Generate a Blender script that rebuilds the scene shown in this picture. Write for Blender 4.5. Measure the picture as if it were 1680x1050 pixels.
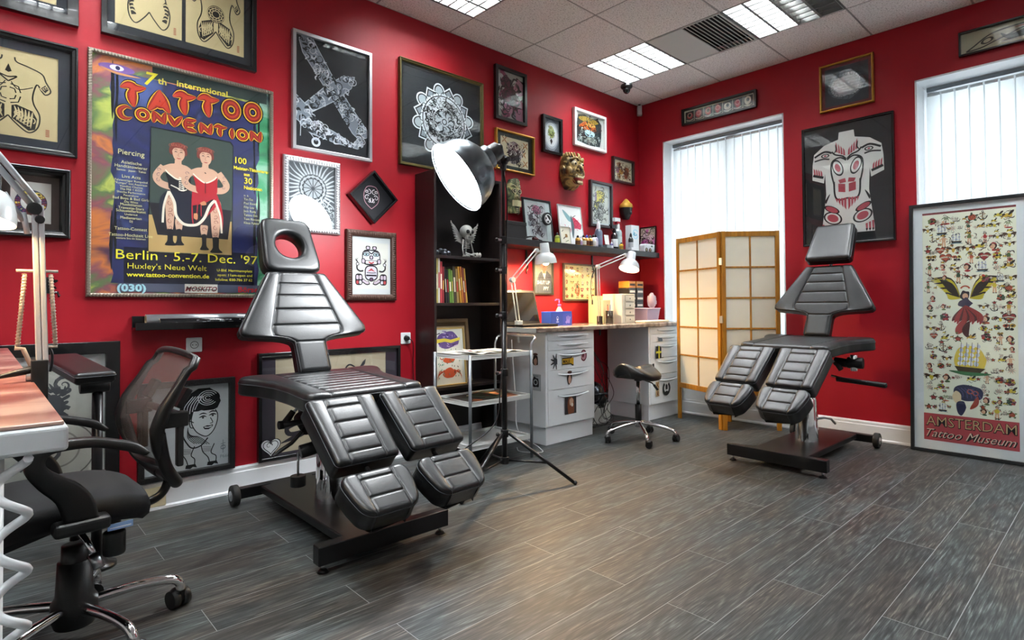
import bpy, bmesh, math, random
from mathutils import Vector, Matrix
pi = math.pi
for o in list(bpy.data.objects): bpy.data.objects.remove(o)
S = bpy.context.scene
COL = S.collection

# ------------------------------------------------------------------ camera
cam_d = bpy.data.cameras.new('camera'); cam = bpy.data.objects.new('camera', cam_d); COL.objects.link(cam)
CAM = Vector((-5.0944, -3.5221, 1.0576)); yaw, pitch, roll = 0.8235, 0.0184, -0.006
fw_ = Vector((math.cos(yaw)*math.cos(pitch), math.sin(yaw)*math.cos(pitch), math.sin(pitch)))
rt_ = Vector((math.sin(yaw), -math.cos(yaw), 0)); up_ = rt_.cross(fw_)
r2 = math.cos(roll)*rt_ + math.sin(roll)*up_; u2 = -math.sin(roll)*rt_ + math.cos(roll)*up_
cam.matrix_world = Matrix(((r2.x, u2.x, -fw_.x, CAM.x), (r2.y, u2.y, -fw_.y, CAM.y), (r2.z, u2.z, -fw_.z, CAM.z), (0, 0, 0, 1)))
cam_d.sensor_width = 36; cam_d.lens = 946.39/1680*36; cam_d.shift_y = -0.02435; cam_d.clip_start = 0.02
S.camera = cam
# ------------------------------------------------------------------ world, exposure
W = bpy.data.worlds.new('sky'); S.world = W; W.use_nodes = True
W.node_tree.nodes['Background'].inputs[0].default_value = (0.88, 0.94, 1.0, 1)
W.node_tree.nodes['Background'].inputs[1].default_value = 1.1
S.view_settings.view_transform = 'Standard'; S.view_settings.look = 'None'; S.view_settings.gamma = 1
S.view_settings.use_curve_mapping = False
S.view_settings.exposure = 1.98
CEIL_E = 16.0       # ceiling tubes
FLOOD_E = 24.0      # flood lamp diffuser

# ------------------------------------------------------------------ colour and materials
def lin(h):
    if isinstance(h, str):
        h = h.lstrip('#'); c = [int(h[i:i+2], 16)/255 for i in (0, 2, 4)]
        return tuple(x/12.92 if x <= .04045 else ((x+.055)/1.055)**2.4 for x in c)
    return tuple(h)
MC = {}
def nt(m): return m.node_tree
def mat(key, col=(.5, .5, .5), rough=.5, metal=0, spec=.5, coat=0, bump=None, emit=None, est=0, coatr=.05, sheen=0, alpha=1, trans=0):
    if key in MC: return MC[key]
    m = bpy.data.materials.new(key); m.use_nodes = True
    b = nt(m).nodes['Principled BSDF']
    b.inputs['Base Color'].default_value = (*lin(col), 1)
    b.inputs['Roughness'].default_value = rough; b.inputs['Metallic'].default_value = metal
    b.inputs['Specular IOR Level'].default_value = spec
    b.inputs['Coat Weight'].default_value = coat; b.inputs['Coat Roughness'].default_value = coatr
    if trans: b.inputs['Transmission Weight'].default_value = trans
    if alpha < 1: b.inputs['Alpha'].default_value = alpha
    if emit: b.inputs['Emission Color'].default_value = (*lin(emit), 1); b.inputs['Emission Strength'].default_value = est
    if bump:
        sc, st = bump
        tc = nt(m).nodes.new('ShaderNodeTexCoord'); n = nt(m).nodes.new('ShaderNodeTexNoise'); bp = nt(m).nodes.new('ShaderNodeBump')
        n.inputs['Scale'].default_value = sc; n.inputs['Detail'].default_value = 5
        nt(m).links.new(tc.outputs['Object'], n.inputs['Vector']); nt(m).links.new(n.outputs['Fac'], bp.inputs['Height'])
        bp.inputs['Strength'].default_value = st; bp.inputs['Distance'].default_value = .01
        nt(m).links.new(bp.outputs[0], b.inputs['Normal'])
    MC[key] = m; return m
def ramp_mat(key, build, rough=.5, **k):
    """build(nodes, links) returns a colour socket"""
    if key in MC: return MC[key]
    m = mat(key, (.5, .5, .5), rough, **k)
    out = build(nt(m).nodes, nt(m).links)
    nt(m).links.new(out, nt(m).nodes['Principled BSDF'].inputs['Base Color'])
    return m
def ramp(N, L, fac, stops):
    r = N.new('ShaderNodeValToRGB'); e = r.color_ramp.elements
    while len(e) < len(stops): e.new(.5)
    for i, (p, c) in enumerate(stops): e[i].position = p; e[i].color = (*lin(c), 1)
    L.new(fac, r.inputs[0]); return r.outputs[0]
def noise(N, L, scale, detail=4, stretch=(1, 1, 1), coord='Object', rough=.5, dist=0):
    tc = N.new('ShaderNodeTexCoord'); mp = N.new('ShaderNodeMapping'); n = N.new('ShaderNodeTexNoise')
    mp.inputs['Scale'].default_value = stretch; n.inputs['Scale'].default_value = scale; n.inputs['Detail'].default_value = detail
    n.inputs['Roughness'].default_value = rough; n.inputs['Distortion'].default_value = dist
    L.new(tc.outputs[coord], mp.inputs[0]); L.new(mp.outputs[0], n.inputs['Vector']); return n.outputs['Fac']
def ink(c, rough=.65):
    return mat('ink '+str(c)+('' if rough == .65 else str(rough)), c, rough, spec=.3)

M_RED = mat('red wall paint', (.345, .0068, .016), .45, spec=.35, bump=(60, .04))
M_WHITEW = mat('white wall paint', '#d8dad8', .5)
M_TRIM = mat('white gloss trim', '#eaedf0', .3, spec=.5)
M_BLACKM = mat('black powder coated steel', '#0b0b0d', .32, spec=.5)
M_BLACKP = mat('black plastic', '#111213', .42, spec=.45, bump=(300, .05))
M_RUBBER = mat('dark rubber', '#1b1b1b', .7)
M_CHROME = mat('chrome', '#e6e6e8', .07, 1)
M_STEEL = mat('brushed steel', '#b9bcc0', .28, 1)
M_GREYM = mat('grey painted steel', '#7f858b', .35, .6)
M_LEATHER = mat('black leather', '#0f1214', .37, spec=.55, bump=(190, .05), coat=.15, coatr=.4)
M_PIPING = mat('grey piping', '#3e4348', .4)  # seam piping; its grey puts the edge highlight into the colour
M_WHITEL = mat('white lacquer', '#e9eef2', .28, spec=.5)
M_WHITEP = mat('white plastic', '#dcdfe0', .4)
M_BULB = mat('warm bulb', '#fff1d0', .3, emit=(1, .78, .5), est=35)

# ------------------------------------------------------------------ mesh builder
class MB:
    def __init__(s): s.v = []; s.f = []; s.m = []; s.sm = []; s.mats = []
    def mi(s, m):
        if m not in s.mats: s.mats.append(m)
        return s.mats.index(m)
    def add(s, vs, fs, m, smooth=False):
        b = len(s.v); s.v += [tuple(v) for v in vs]; k = s.mi(m)
        for f in fs: s.f.append([b+i for i in f]); s.m.append(k); s.sm.append(smooth)
        return s
    def box(s, c, d, m, R=None):
        x, y, z = d[0]/2, d[1]/2, d[2]/2
        vs = [Vector((a, b, e)) for a in (-x, x) for b in (-y, y) for e in (-z, z)]
        if R is not None: vs = [R @ v for v in vs]
        vs = [v+Vector(c) for v in vs]
        return s.add(vs, [(0, 1, 3, 2), (4, 6, 7, 5), (0, 4, 5, 1), (2, 3, 7, 6), (0, 2, 6, 4), (1, 5, 7, 3)], m)
    def bx(s, x0, x1, y0, y1, z0, z1, m):
        return s.box(((x0+x1)/2, (y0+y1)/2, (z0+z1)/2), (abs(x1-x0), abs(y1-y0), abs(z1-z0)), m)
    def cyl(s, p0, p1, r0, m, r1=None, n=20, caps=True):
        p0, p1 = Vector(p0), Vector(p1); r1 = r0 if r1 is None else r1
        d = (p1-p0).normalized(); a = d.orthogonal().normalized(); b = d.cross(a)
        vs = [p+(a*math.cos(t)+b*math.sin(t))*r for p, r in ((p0, r0), (p1, r1)) for t in [2*pi*i/n for i in range(n)]]
        s.add(vs, [(i, (i+1) % n, n+(i+1) % n, n+i) for i in range(n)], m, True)
        if caps:
            s.add(vs[:n], [tuple(range(n))[::-1]], m); s.add(vs[n:], [tuple(range(n))], m)
        return s
    def lathe(s, prof, m, c=(0, 0, 0), R=None, n=28, caps=False):
        vs = []; R = R or Matrix.Identity(3)
        for r, z in prof:
            for i in range(n):
                t = 2*pi*i/n; vs.append(R @ Vector((r*math.cos(t), r*math.sin(t), z))+Vector(c))
        fs = [(k*n+i, k*n+(i+1) % n, (k+1)*n+(i+1) % n, (k+1)*n+i) for k in range(len(prof)-1) for i in range(n)]
        s.add(vs, fs, m, True)
        if caps: s.add(vs[:n], [tuple(range(n))[::-1]], m); s.add(vs[-n:], [tuple(range(n))], m)
        return s
    def tube(s, pts, r, m, n=10, closed=False, flat=None):
        P = [Vector(p) for p in pts]; K = len(P); vs = []; prev = None
        for i in range(K):
            if closed: t = P[(i+1) % K]-P[i-1]
            else: t = P[min(i+1, K-1)]-P[max(i-1, 0)]
            t = t.normalized()
            if prev is None: a = t.orthogonal().normalized()
            else:
                a = prev-t*prev.dot(t)
                a = a.normalized() if a.length > 1e-6 else t.orthogonal().normalized()
            prev = a; b = t.cross(a); rr = r[i] if isinstance(r, (list, tuple)) else r
            for k in range(n):
                th = 2*pi*k/n; vs.append(P[i]+(a*math.cos(th)+b*math.sin(th)*(flat or 1))*rr)
        R = K if closed else K-1
        fs = [(i*n+k, i*n+(k+1) % n, ((i+1) % K)*n+(k+1) % n, ((i+1) % K)*n+k) for i in range(R) for k in range(n)]
        s.add(vs, fs, m, True)
        if not closed: s.add(vs[:n], [tuple(range(n))[::-1]], m); s.add(vs[-n:], [tuple(range(n))], m)
        return s
    def sphere(s, c, r, m, n=16, k=10, R=None):
        r = (r, r, r) if not isinstance(r, (tuple, list)) else r; R = R or Matrix.Identity(3)
        vs = [R @ Vector((r[0]*math.sin(a)*math.cos(b), r[1]*math.sin(a)*math.sin(b), r[2]*math.cos(a)))+Vector(c)
              for a in [pi*i/k for i in range(k+1)] for b in [2*pi*j/n for j in range(n)]]
        return s.add(vs, [(i*n+j, i*n+(j+1) % n, (i+1)*n+(j+1) % n, (i+1)*n+j) for i in range(k) for j in range(n)], m, True)
    def prism(s, pts, h, m, f=None, smooth=False):
        """pts 2D outline; f maps (x, y, z) to 3D; z from 0 to h"""
        f = f or (lambda x, y, z: (x, y, z)); n = len(pts)
        vs = [f(x, y, 0) for x, y in pts]+[f(x, y, h) for x, y in pts]
        s.add(vs, [tuple(range(n))[::-1], tuple(range(n, 2*n))], m)
        return s.add(vs, [(i, (i+1) % n, n+(i+1) % n, n+i) for i in range(n)], m, smooth)
    def build(s, name, parent=None, M=None, bevel=0, seg=2, sub=0, smooth_all=False, solid=0):
        me = bpy.data.meshes.new(name); me.from_pydata(s.v, [], s.f)
        for m in s.mats: me.materials.append(m)
        me.polygons.foreach_set('material_index', s.m)
        me.polygons.foreach_set('use_smooth', [True]*len(s.f) if smooth_all else s.sm)
        me.validate(); me.update()
        bm = bmesh.new(); bm.from_mesh(me)
        if len(bm.verts) < 60000: bmesh.ops.remove_doubles(bm, verts=bm.verts, dist=1e-6)
        if not getattr(s, 'flatart', False): bmesh.ops.recalc_face_normals(bm, faces=bm.faces)
        bm.to_mesh(me); bm.free()
        o = bpy.data.objects.new(name, me); COL.objects.link(o)
        if parent is not None: o.parent = parent
        if M is not None: o.matrix_local = M
        if solid:
            md = o.modifiers.new('solid', 'SOLIDIFY'); md.thickness = solid; md.offset = 0
        if bevel:
            md = o.modifiers.new('bevel', 'BEVEL'); md.width = bevel; md.segments = seg; md.limit_method = 'ANGLE'; md.angle_limit = .6
            md.harden_normals = False
        if sub:
            md = o.modifiers.new('sub', 'SUBSURF'); md.levels = sub; md.render_levels = sub
        return o
def RX(a): return Matrix.Rotation(a, 3, 'X')
def RY(a): return Matrix.Rotation(a, 3, 'Y')
def RZ(a): return Matrix.Rotation(a, 3, 'Z')
def thing(name, label, cat, loc=(0, 0, 0), rz=0, group=None, kind=None):
    o = bpy.data.objects.new(name, None); COL.objects.link(o); o.empty_display_size = .05
    o.location = loc; o.rotation_euler = (0, 0, rz)
    if kind: o['kind'] = kind
    else: o['label'] = label; o['category'] = cat
    if group: o['group'] = group
    return o
def tag(o, label, cat, group=None, kind=None):
    o['label'] = label; o['category'] = cat
    if group: o['group'] = group
    if kind: o['kind'] = kind
    return o
def struct(o): o['kind'] = 'structure'; return o
def smooth_path(pts, n=6):
    P = [Vector(p) for p in pts]; out = []
    for i in range(len(P)-1):
        p0 = P[max(i-1, 0)]; p1 = P[i]; p2 = P[i+1]; p3 = P[min(i+2, len(P)-1)]
        for k in range(n):
            t = k/n
            out.append(.5*((2*p1)+(-p0+p2)*t+(2*p0-5*p1+4*p2-p3)*t*t+(-p0+3*p1-3*p2+p3)*t**3))
    out.append(P[-1]); return out
def copy_tree(o, parent=None):
    c = o.copy(); COL.objects.link(c); c.parent = parent
    for ch in list(o.children): copy_tree(ch, c)
    return c
# ================================================================== the room
H = 3.146; XW = -6.7; YB = -6.3
def floor_mat():
    m = mat('dark oak planks', '#444444', .33, spec=.45); N, L = nt(m).nodes, nt(m).links; b = N['Principled BSDF']
    tc = N.new('ShaderNodeTexCoord'); mp = N.new('ShaderNodeMapping'); L.new(tc.outputs['Object'], mp.inputs[0])
    mp.inputs['Location'].default_value = (.4, .01, 0)
    br = N.new('ShaderNodeTexBrick'); L.new(mp.outputs[0], br.inputs['Vector'])
    br.offset = .37; br.offset_frequency = 2
    br.inputs['Scale'].default_value = 1; br.inputs['Brick Width'].default_value = 1.22; br.inputs['Row Height'].default_value = .182
    br.inputs['Mortar Size'].default_value = .0011; br.inputs['Mortar Smooth'].default_value = .1; br.inputs['Bias'].default_value = 0
    br.inputs['Color1'].default_value = (0, 0, 0, 1); br.inputs['Color2'].default_value = (1, 1, 1, 1); br.inputs['Mortar'].default_value = (.5, .5, .5, 1)
    # grain: per plank shifted, contour rings of a stretched noise give the cathedral grain
    sx = N.new('ShaderNodeVectorMath'); sx.operation = 'SCALE'; L.new(br.outputs['Color'], sx.inputs[0]); sx.inputs['Scale'].default_value = 37
    ad = N.new('ShaderNodeVectorMath'); ad.operation = 'ADD'; L.new(mp.outputs[0], ad.inputs[0]); L.new(sx.outputs[0], ad.inputs[1])
    m2 = N.new('ShaderNodeMapping'); m2.inputs['Scale'].default_value = (.8, 5.5, 1); L.new(ad.outputs[0], m2.inputs[0])
    n1 = N.new('ShaderNodeTexNoise'); n1.inputs['Scale'].default_value = 1.6; n1.inputs['Detail'].default_value = 2.5; n1.inputs['Distortion'].default_value = .3; L.new(m2.outputs[0], n1.inputs['Vector'])
    mu = N.new('ShaderNodeMath'); mu.operation = 'MULTIPLY'; mu.inputs[1].default_value = 70; L.new(n1.outputs['Fac'], mu.inputs[0])
    sn = N.new('ShaderNodeMath'); sn.operation = 'SINE'; L.new(mu.outputs[0], sn.inputs[0])
    m3 = N.new('ShaderNodeMapping'); m3.inputs['Scale'].default_value = (8, 180, 1); L.new(ad.outputs[0], m3.inputs[0])
    n2 = N.new('ShaderNodeTexNoise'); n2.inputs['Scale'].default_value = 1; n2.inputs['Detail'].default_value = 5; n2.inputs['Roughness'].default_value = .65; L.new(m3.outputs[0], n2.inputs['Vector'])
    a1 = N.new('ShaderNodeMath'); a1.operation = 'MULTIPLY_ADD'; L.new(sn.outputs[0], a1.inputs[0]); a1.inputs[1].default_value = .05; L.new(n2.outputs['Fac'], a1.inputs[2])
    col = ramp(N, L, a1.outputs[0], [(.36, '#1b1c1d'), (.49, '#343737'), (.59, '#494c4c'), (.76, '#7b7e7e')])
    # warm and cold plank tints
    m4 = N.new('ShaderNodeMapping'); m4.inputs['Scale'].default_value = (1.5, 5, 1); L.new(ad.outputs[0], m4.inputs[0])
    n3 = N.new('ShaderNodeTexNoise'); n3.inputs['Scale'].default_value = 1.2; L.new(m4.outputs[0], n3.inputs['Vector'])
    tint = ramp(N, L, n3.outputs['Fac'], [(.42, '#f6ffff'), (.62, '#ffeadb')])
    mx = N.new('ShaderNodeMix'); mx.data_type = 'RGBA'; mx.blend_type = 'MULTIPLY'; mx.inputs[0].default_value = 1
    L.new(col, mx.inputs[6]); L.new(tint, mx.inputs[7])
    sp = N.new('ShaderNodeSeparateColor'); L.new(br.outputs['Color'], sp.inputs[0])
    vr = N.new('ShaderNodeMapRange'); L.new(sp.outputs[0], vr.inputs[0]); vr.inputs[3].default_value = .8; vr.inputs[4].default_value = 1.12
    mv = N.new('ShaderNodeVectorMath'); mv.operation = 'SCALE'; L.new(mx.outputs[2], mv.inputs[0]); L.new(vr.outputs[0], mv.inputs['Scale'])
    ms = N.new('ShaderNodeMix'); ms.data_type = 'RGBA'; L.new(br.outputs['Fac'], ms.inputs[0]); L.new(mv.outputs[0], ms.inputs[6]); ms.inputs[7].default_value = (*lin('#8b8e90'), 1)
    L.new(ms.outputs[2], b.inputs['Base Color'])
    rr = N.new('ShaderNodeMapRange'); L.new(n2.outputs['Fac'], rr.inputs[0]); rr.inputs[3].default_value = .38; rr.inputs[4].default_value = .6; L.new(rr.outputs[0], b.inputs['Roughness'])
    bp = N.new('ShaderNodeBump'); bp.inputs['Strength'].default_value = .12; bp.inputs['Distance'].default_value = .002; L.new(a1.outputs[0], bp.inputs['Height']); L.new(bp.outputs[0], b.inputs['Normal'])
    return m
struct(MB().bx(XW-.2, .6, YB-.2, .2, -.1, 0, floor_mat()).build('floor'))
# walls
struct(MB().bx(XW-.2, .0, 0, .2, -.1, H+.3, M_RED).build('wall_left'))
WIN = [(-.2915, -1.487, .55, 2.71, .22), (-2.439, -3.69, .55, 2.71, .30)]
wr = MB(); WT = .42
wr.bx(0, WT, -.2915, .2, -.1, H+.3, M_RED); wr.bx(0, WT, -2.439, -1.487, -.1, H+.3, M_RED)
wr.bx(0, WT, YB-.2, -3.69, -.1, H+.3, M_RED)
for y1, y0, z0, z1, dp in WIN: wr.bx(0, WT, y0, y1, z1, H+.3, M_RED); wr.bx(0, WT, y0, y1, -.1, z0-.02, M_WHITEW)
struct(wr.build('wall_right'))
struct(MB().bx(XW-.2, .0, YB-.2, YB, -.1, H+.3, M_WHITEW).build('wall_back'))
struct(MB().bx(XW-.2, XW, YB, 0, -.1, H+.3, M_WHITEW).build('wall_near'))
# baseboards: profiled
def base_prof(): return [(0, 0), (.026, 0), (.026, .012), (.018, .02), (.018, .112), (.014, .118), (.014, .134), (.009, .1448), (0, .1448)]
def baseboard(name, a, b, rot):
    n = len(base_prof()); mb = MB(); L = (Vector(b)-Vector(a)).length
    mb.prism(base_prof(), L, M_TRIM, lambda x, y, z: (z, -x, y))
    o = mb.build(name); o.location = a; o.rotation_euler = (0, 0, rot); return struct(o)
baseboard('baseboard_left', (XW, 0, 0), (0, 0, 0), 0)
baseboard('baseboard_right', (0, 0, 0), (0, YB, 0), -pi/2)
# windows
M_GLASS = mat('clear glass', (1, 1, 1), .0, trans=1)
def thin_glass():
    if 'thin glass' in MC: return MC['thin glass']
    m = bpy.data.materials.new('thin glass'); m.use_nodes = True; N, L = nt(m).nodes, nt(m).links; N.clear()
    o = N.new('ShaderNodeOutputMaterial'); t = N.new('ShaderNodeBsdfTransparent'); g = N.new('ShaderNodeBsdfGlossy'); f = N.new('ShaderNodeFresnel'); x = N.new('ShaderNodeMixShader')
    g.inputs['Roughness'].default_value = .0
    ge = N.new('ShaderNodeNewGeometry'); mr = N.new('ShaderNodeMapRange'); mr.inputs[3].default_value = 1.45; mr.inputs[4].default_value = 1/1.45   # same reflectance on both faces of the pane
    L.new(ge.outputs['Backfacing'], mr.inputs[0]); L.new(mr.outputs[0], f.inputs[0])
    t.inputs[0].default_value = (.97, .98, .98, 1)
    L.new(f.outputs[0], x.inputs[0]); L.new(t.outputs[0], x.inputs[1]); L.new(g.outputs[0], x.inputs[2]); L.new(x.outputs[0], o.inputs[0])
    MC['thin glass'] = m; return m
TG = thin_glass()
def blind_mat():
    m = bpy.data.materials.new('vertical blind fabric'); m.use_nodes = True; N, L = nt(m).nodes, nt(m).links
    b = N['Principled BSDF']; b.inputs['Base Color'].default_value = (*lin('#dfe6e6'), 1); b.inputs['Roughness'].default_value = .7
    t = N.new('ShaderNodeBsdfTranslucent'); t.inputs[0].default_value = (*lin('#eef4f6'), 1); x = N.new('ShaderNodeMixShader'); x.inputs[0].default_value = .45
    L.new(b.outputs[0], x.inputs[1]); L.new(t.outputs[0], x.inputs[2]); L.new(x.outputs[0], N['Material Output'].inputs[0]); return m
M_BLIND = blind_mat()
for i, (y1, y0, z0, z1, dp) in enumerate(WIN):
    w = thing('window_%d' % (i+1), None, None, (0, 0, 0), kind='structure')
    mb = MB(); t = .012
    mb.bx(-.001, dp+.1, y1-t, y1+.0, z0, z1, M_TRIM); mb.bx(-.001, dp+.1, y0, y0+t, z0, z1, M_TRIM); mb.bx(-.001, dp+.1, y0, y1, z1-t, z1, M_TRIM)
    mb.build('window_reveal', w)
    MB().bx(-.03, dp+.1, y0, y1, z0-.03, z0+.008, M_TRIM).build('window_sill', w, bevel=.005)
    fr = MB(); a = dp+.03; b2 = dp+.09
    for q0, q1 in ((y0, y0+.06), (y1-.06, y1), ((y0+y1)/2-.05, (y0+y1)/2+.05)): fr.bx(a, b2, q0, q1, z0, z1, M_WHITEP)
    fr.bx(a, b2, y0, y1, z0, z0+.07, M_WHITEP); fr.bx(a, b2, y0, y1, z1-.07, z1, M_WHITEP)
    fr.build('window_frame', w, bevel=.004)
    MB().bx(a+.025, a+.03, y0+.03, y1-.03, z0+.03, z1-.03, TG).build('window_glass', w)
    v = thing('vertical_blind', ['closed white vertical blind in the window behind the folding screen', 'closed white vertical blind in the window above the leaning flash poster'][i], 'blind', (dp-.07, (y0+y1)/2, z0), group=None)
    hw = (y1-y0)/2-.03; top = z1-z0-.045
    MB().bx(-.02, .02, -hw, hw, top, top+.032, M_GREYM).build('headrail', v, bevel=.003)
    sl = MB(); nS = 14 if i == 0 else 14; pit = 2*hw/nS
    cl = MB()
    for k in range(nS):
        yc = -hw+pit*(k+.5); hh = pit*.56
        P = []
        for j in range(7):
            u = -1+j/3; P.append((.008*(1-u*u)+(.004 if k % 2 else 0), yc+u*hh))
        sl.add([(x, y, .04) for x, y in P]+[(x, y, top-.03) for x, y in P], [(j, j+1, 8+j, 7+j) for j in range(6)], M_BLIND, True)
        cl.box((-.004, yc, top-.022), (.012, pit*.86, .018), M_WHITEP)
    sl.build('slats', v); cl.build('slat_carriers', v)
MB().bx(-.012, 0, -1.487, -.2915, .13, .53, M_WHITEL).build('trim_1')['kind'] = 'structure'
# ceiling: mineral tiles in a 0.625 m grid, cells with fixtures left open
TX, TY, T = -.5934, -.2924, .625
def ceil_mat():
    def f(N, L):
        a = noise(N, L, 95, 3, rough=.7); b = noise(N, L, 2.2, 2)
        c1 = ramp(N, L, a, [(.34, '#a8a4a0'), (.46, '#dedbd8'), (.62, '#ebe9e7')])
        return c1
    return ramp_mat('mineral ceiling tile', f, .85, bump=(120, .25))
M_CEIL = ceil_mat(); M_TBAR = mat('ceiling grid bar', '#8e8c89', .5)
xs = [TX+T*k for k in range(-10, 1)]; xs = [x for x in xs if x > XW]+[0.0]; xs = [XW]+xs
ys = [TY-T*k for k in range(0, 10)]; ys = [0.0]+[y for y in ys if y > YB]+[YB]
LIGHT_CELLS = [(0, 0), (0, 2), (3, 0), (0, 4), (0, 6), (1, 6), (6, 0), (6, 2), (8, 4), (8, 7)]   # (columns left of TX, rows below TY); most unseen ones are added for brightness
AC = (0, 1)
def cell(c, r): return (TX-T*(c+1), TX-T*c, TY-T*(r+1), TY-T*r)
cm = MB(); tb = MB()
opencells = [cell(*c) for c in LIGHT_CELLS+[AC]]
for i in range(len(xs)-1):
    for j in range(len(ys)-1):
        xc, yc = (xs[i]+xs[i+1])/2, (ys[j]+ys[j+1])/2
        if any(a < xc < b and c < yc < d for a, b, c, d in opencells): continue
        cm.bx(xs[i]+.006, xs[i+1]-.006, ys[j+1]+.006, ys[j]-.006, H+.0, H+.02, M_CEIL)
ceil_o = struct(cm.build('ceiling', bevel=.003, seg=1))
for x in xs[1:-1]: tb.bx(x-.0065, x+.0065, YB, 0, H+.003, H+.03, M_TBAR)
for y in ys[1:-1]: tb.bx(XW, 0, y-.0065, y+.0065, H+.0035, H+.0305, M_TBAR)
for a in ((XW, XW+.02, YB, 0), (-.02, 0, YB, 0)): tb.bx(*a, H+.001, H+.004, M_TBAR)
for a in ((XW, 0, -.02, 0), (XW, 0, YB, YB+.02)): tb.bx(*a, H+.001, H+.004, M_TBAR)
struct(tb.build('trim_2'))
struct(MB().bx(XW-.2, WT, YB-.2, .2, H+.3, H+.36, M_WHITEW).build('trim_3'))
# light fixtures
M_LOUV = mat('satin louvre', '#6f706e', .5, .2)
M_TUBE = mat('lit tube', '#ffffff', .4, emit=(.93, .97, 1.0), est=CEIL_E)
M_TUBE0 = mat('unlit tube', '#c9c7c0', .4)
def fixture(c, r, lab, lit=(1, 1, 1, 1)):
    x0, x1, y0, y1 = cell(c, r); t = thing('ceiling_light', lab, 'ceiling light', ((x0+x1)/2, (y0+y1)/2, H), group='fluorescent louvre lights in the ceiling grid')
    h = .305; MB().bx(-h, h, -h, h, .1, .105, M_WHITEP).bx(-h, -h+.004, -h, h, .0, .1, M_WHITEP).bx(h-.004, h, -h, h, 0, .1, M_WHITEP).bx(-h, h, -h, -h+.004, 0, .1, M_WHITEP).bx(-h, h, h-.004, h, 0, .1, M_WHITEP).build('housing', t)
    lv = MB()
    for k in range(5):
        y = -h+2*h*k/4; lv.bx(-h, h, y-.009, y+.009, .0, .052, M_LOUV)
    for k in range(9):
        x = -h+2*h*k/8; lv.bx(x-.006, x+.006, -h, h, .002, .045, M_LOUV)
    lv.build('louvre', t)
    for k in range(4):
        y = -h+2*h*(k+.5)/4
        MB().cyl((-h+.02, y, .068), (h-.02, y, .068), .015, M_TUBE if lit[k] else M_TUBE0, n=10).build('tube', t)
        MB().bx(-h+.005, h-.005, y-.055, y+.055, .0985, .0995, M_TUBE if lit[k] else M_TUBE0).build('reflector', t)  # strips above lit tubes emit light themselves, in place of reflecting it
    return t
for (c, r) in LIGHT_CELLS:
    lab = {(0, 0): 'lit square ceiling light nearest the corner of the red walls', (0, 2): 'square ceiling light beside the air vent, half of its tubes dark',
           (3, 0): 'lit square ceiling light at the top edge above the framed mandala', (0, 4): 'lit ceiling light above the window wall, out of the picture to the right'}.get((c, r), 'lit ceiling light out of view, most of these added to brighten the room')
    fixture(c, r, lab, (0, 0, 1, 1) if (c, r) == (0, 2) else (1, 1, 1, 1))
# air vent
x0, x1, y0, y1 = cell(*AC); t = thing('air_vent', 'grey square air conditioning vent with dark slats between two ceiling lights', 'air vent', ((x0+x1)/2, (y0+y1)/2, H))
M_ACW = mat('vent plate', '#b9bbb6', .45); M_DARK = mat('dark void', '#08080a', .8)
MB().bx(-.305, .305, -.305, .305, .05, .055, M_DARK).build('housing', t)
MB().bx(-.3, .285, .0, .3, -.004, .006, M_ACW).bx(-.305, -.29, -.305, .305, -.002, .006, M_ACW).bx(.293, .305, -.305, .305, -.002, .006, M_ACW).bx(-.305, .305, -.305, -.29, -.002, .006, M_ACW).bx(-.305, .305, .295, .305, -.002, .006, M_ACW).build('plate', t, bevel=.002)
sl = MB()
for k in range(9): sl.box((0, -.02-.031*k, .004), (.58, .015, .004), M_ACW, RX(.5))
for k in range(20): sl.box((.287, .012+.015*k, .002), (.008, .007, .006), M_ACW)
sl.build('slats', t)
# dome camera and motion sensor
t = thing('dome_camera', 'small black dome camera on the ceiling beside the corner light', 'security camera', (-.585, -.275, H))
MB().lathe([(0, -.0), (.055, -.0), (.055, -.022), (.042, -.034), (0, -.034)], M_BLACKP).build('base', t)
MB().sphere((0, 0, -.04), (.036, .036, .042), mat('dark dome', '#101214', .06, spec=.8)).build('dome', t)
t = thing('motion_sensor', 'small white motion sensor high in the corner where the red walls meet', 'sensor', (-.045, -.045, H-.115), pi/4*1)
MB().bx(-.03, .03, -.022, .022, 0, .1, M_WHITEP).build('sensor_body', t, bevel=.008)
MB().bx(-.02, .02, -.026, -.02, -.004, .03, mat('sensor lens', '#8a8580', .3)).build('lens', t, bevel=.003)
MB().bx(-.012, .012, -.01, .012, .095, .115, M_BLACKP).build('bracket', t)
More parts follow.
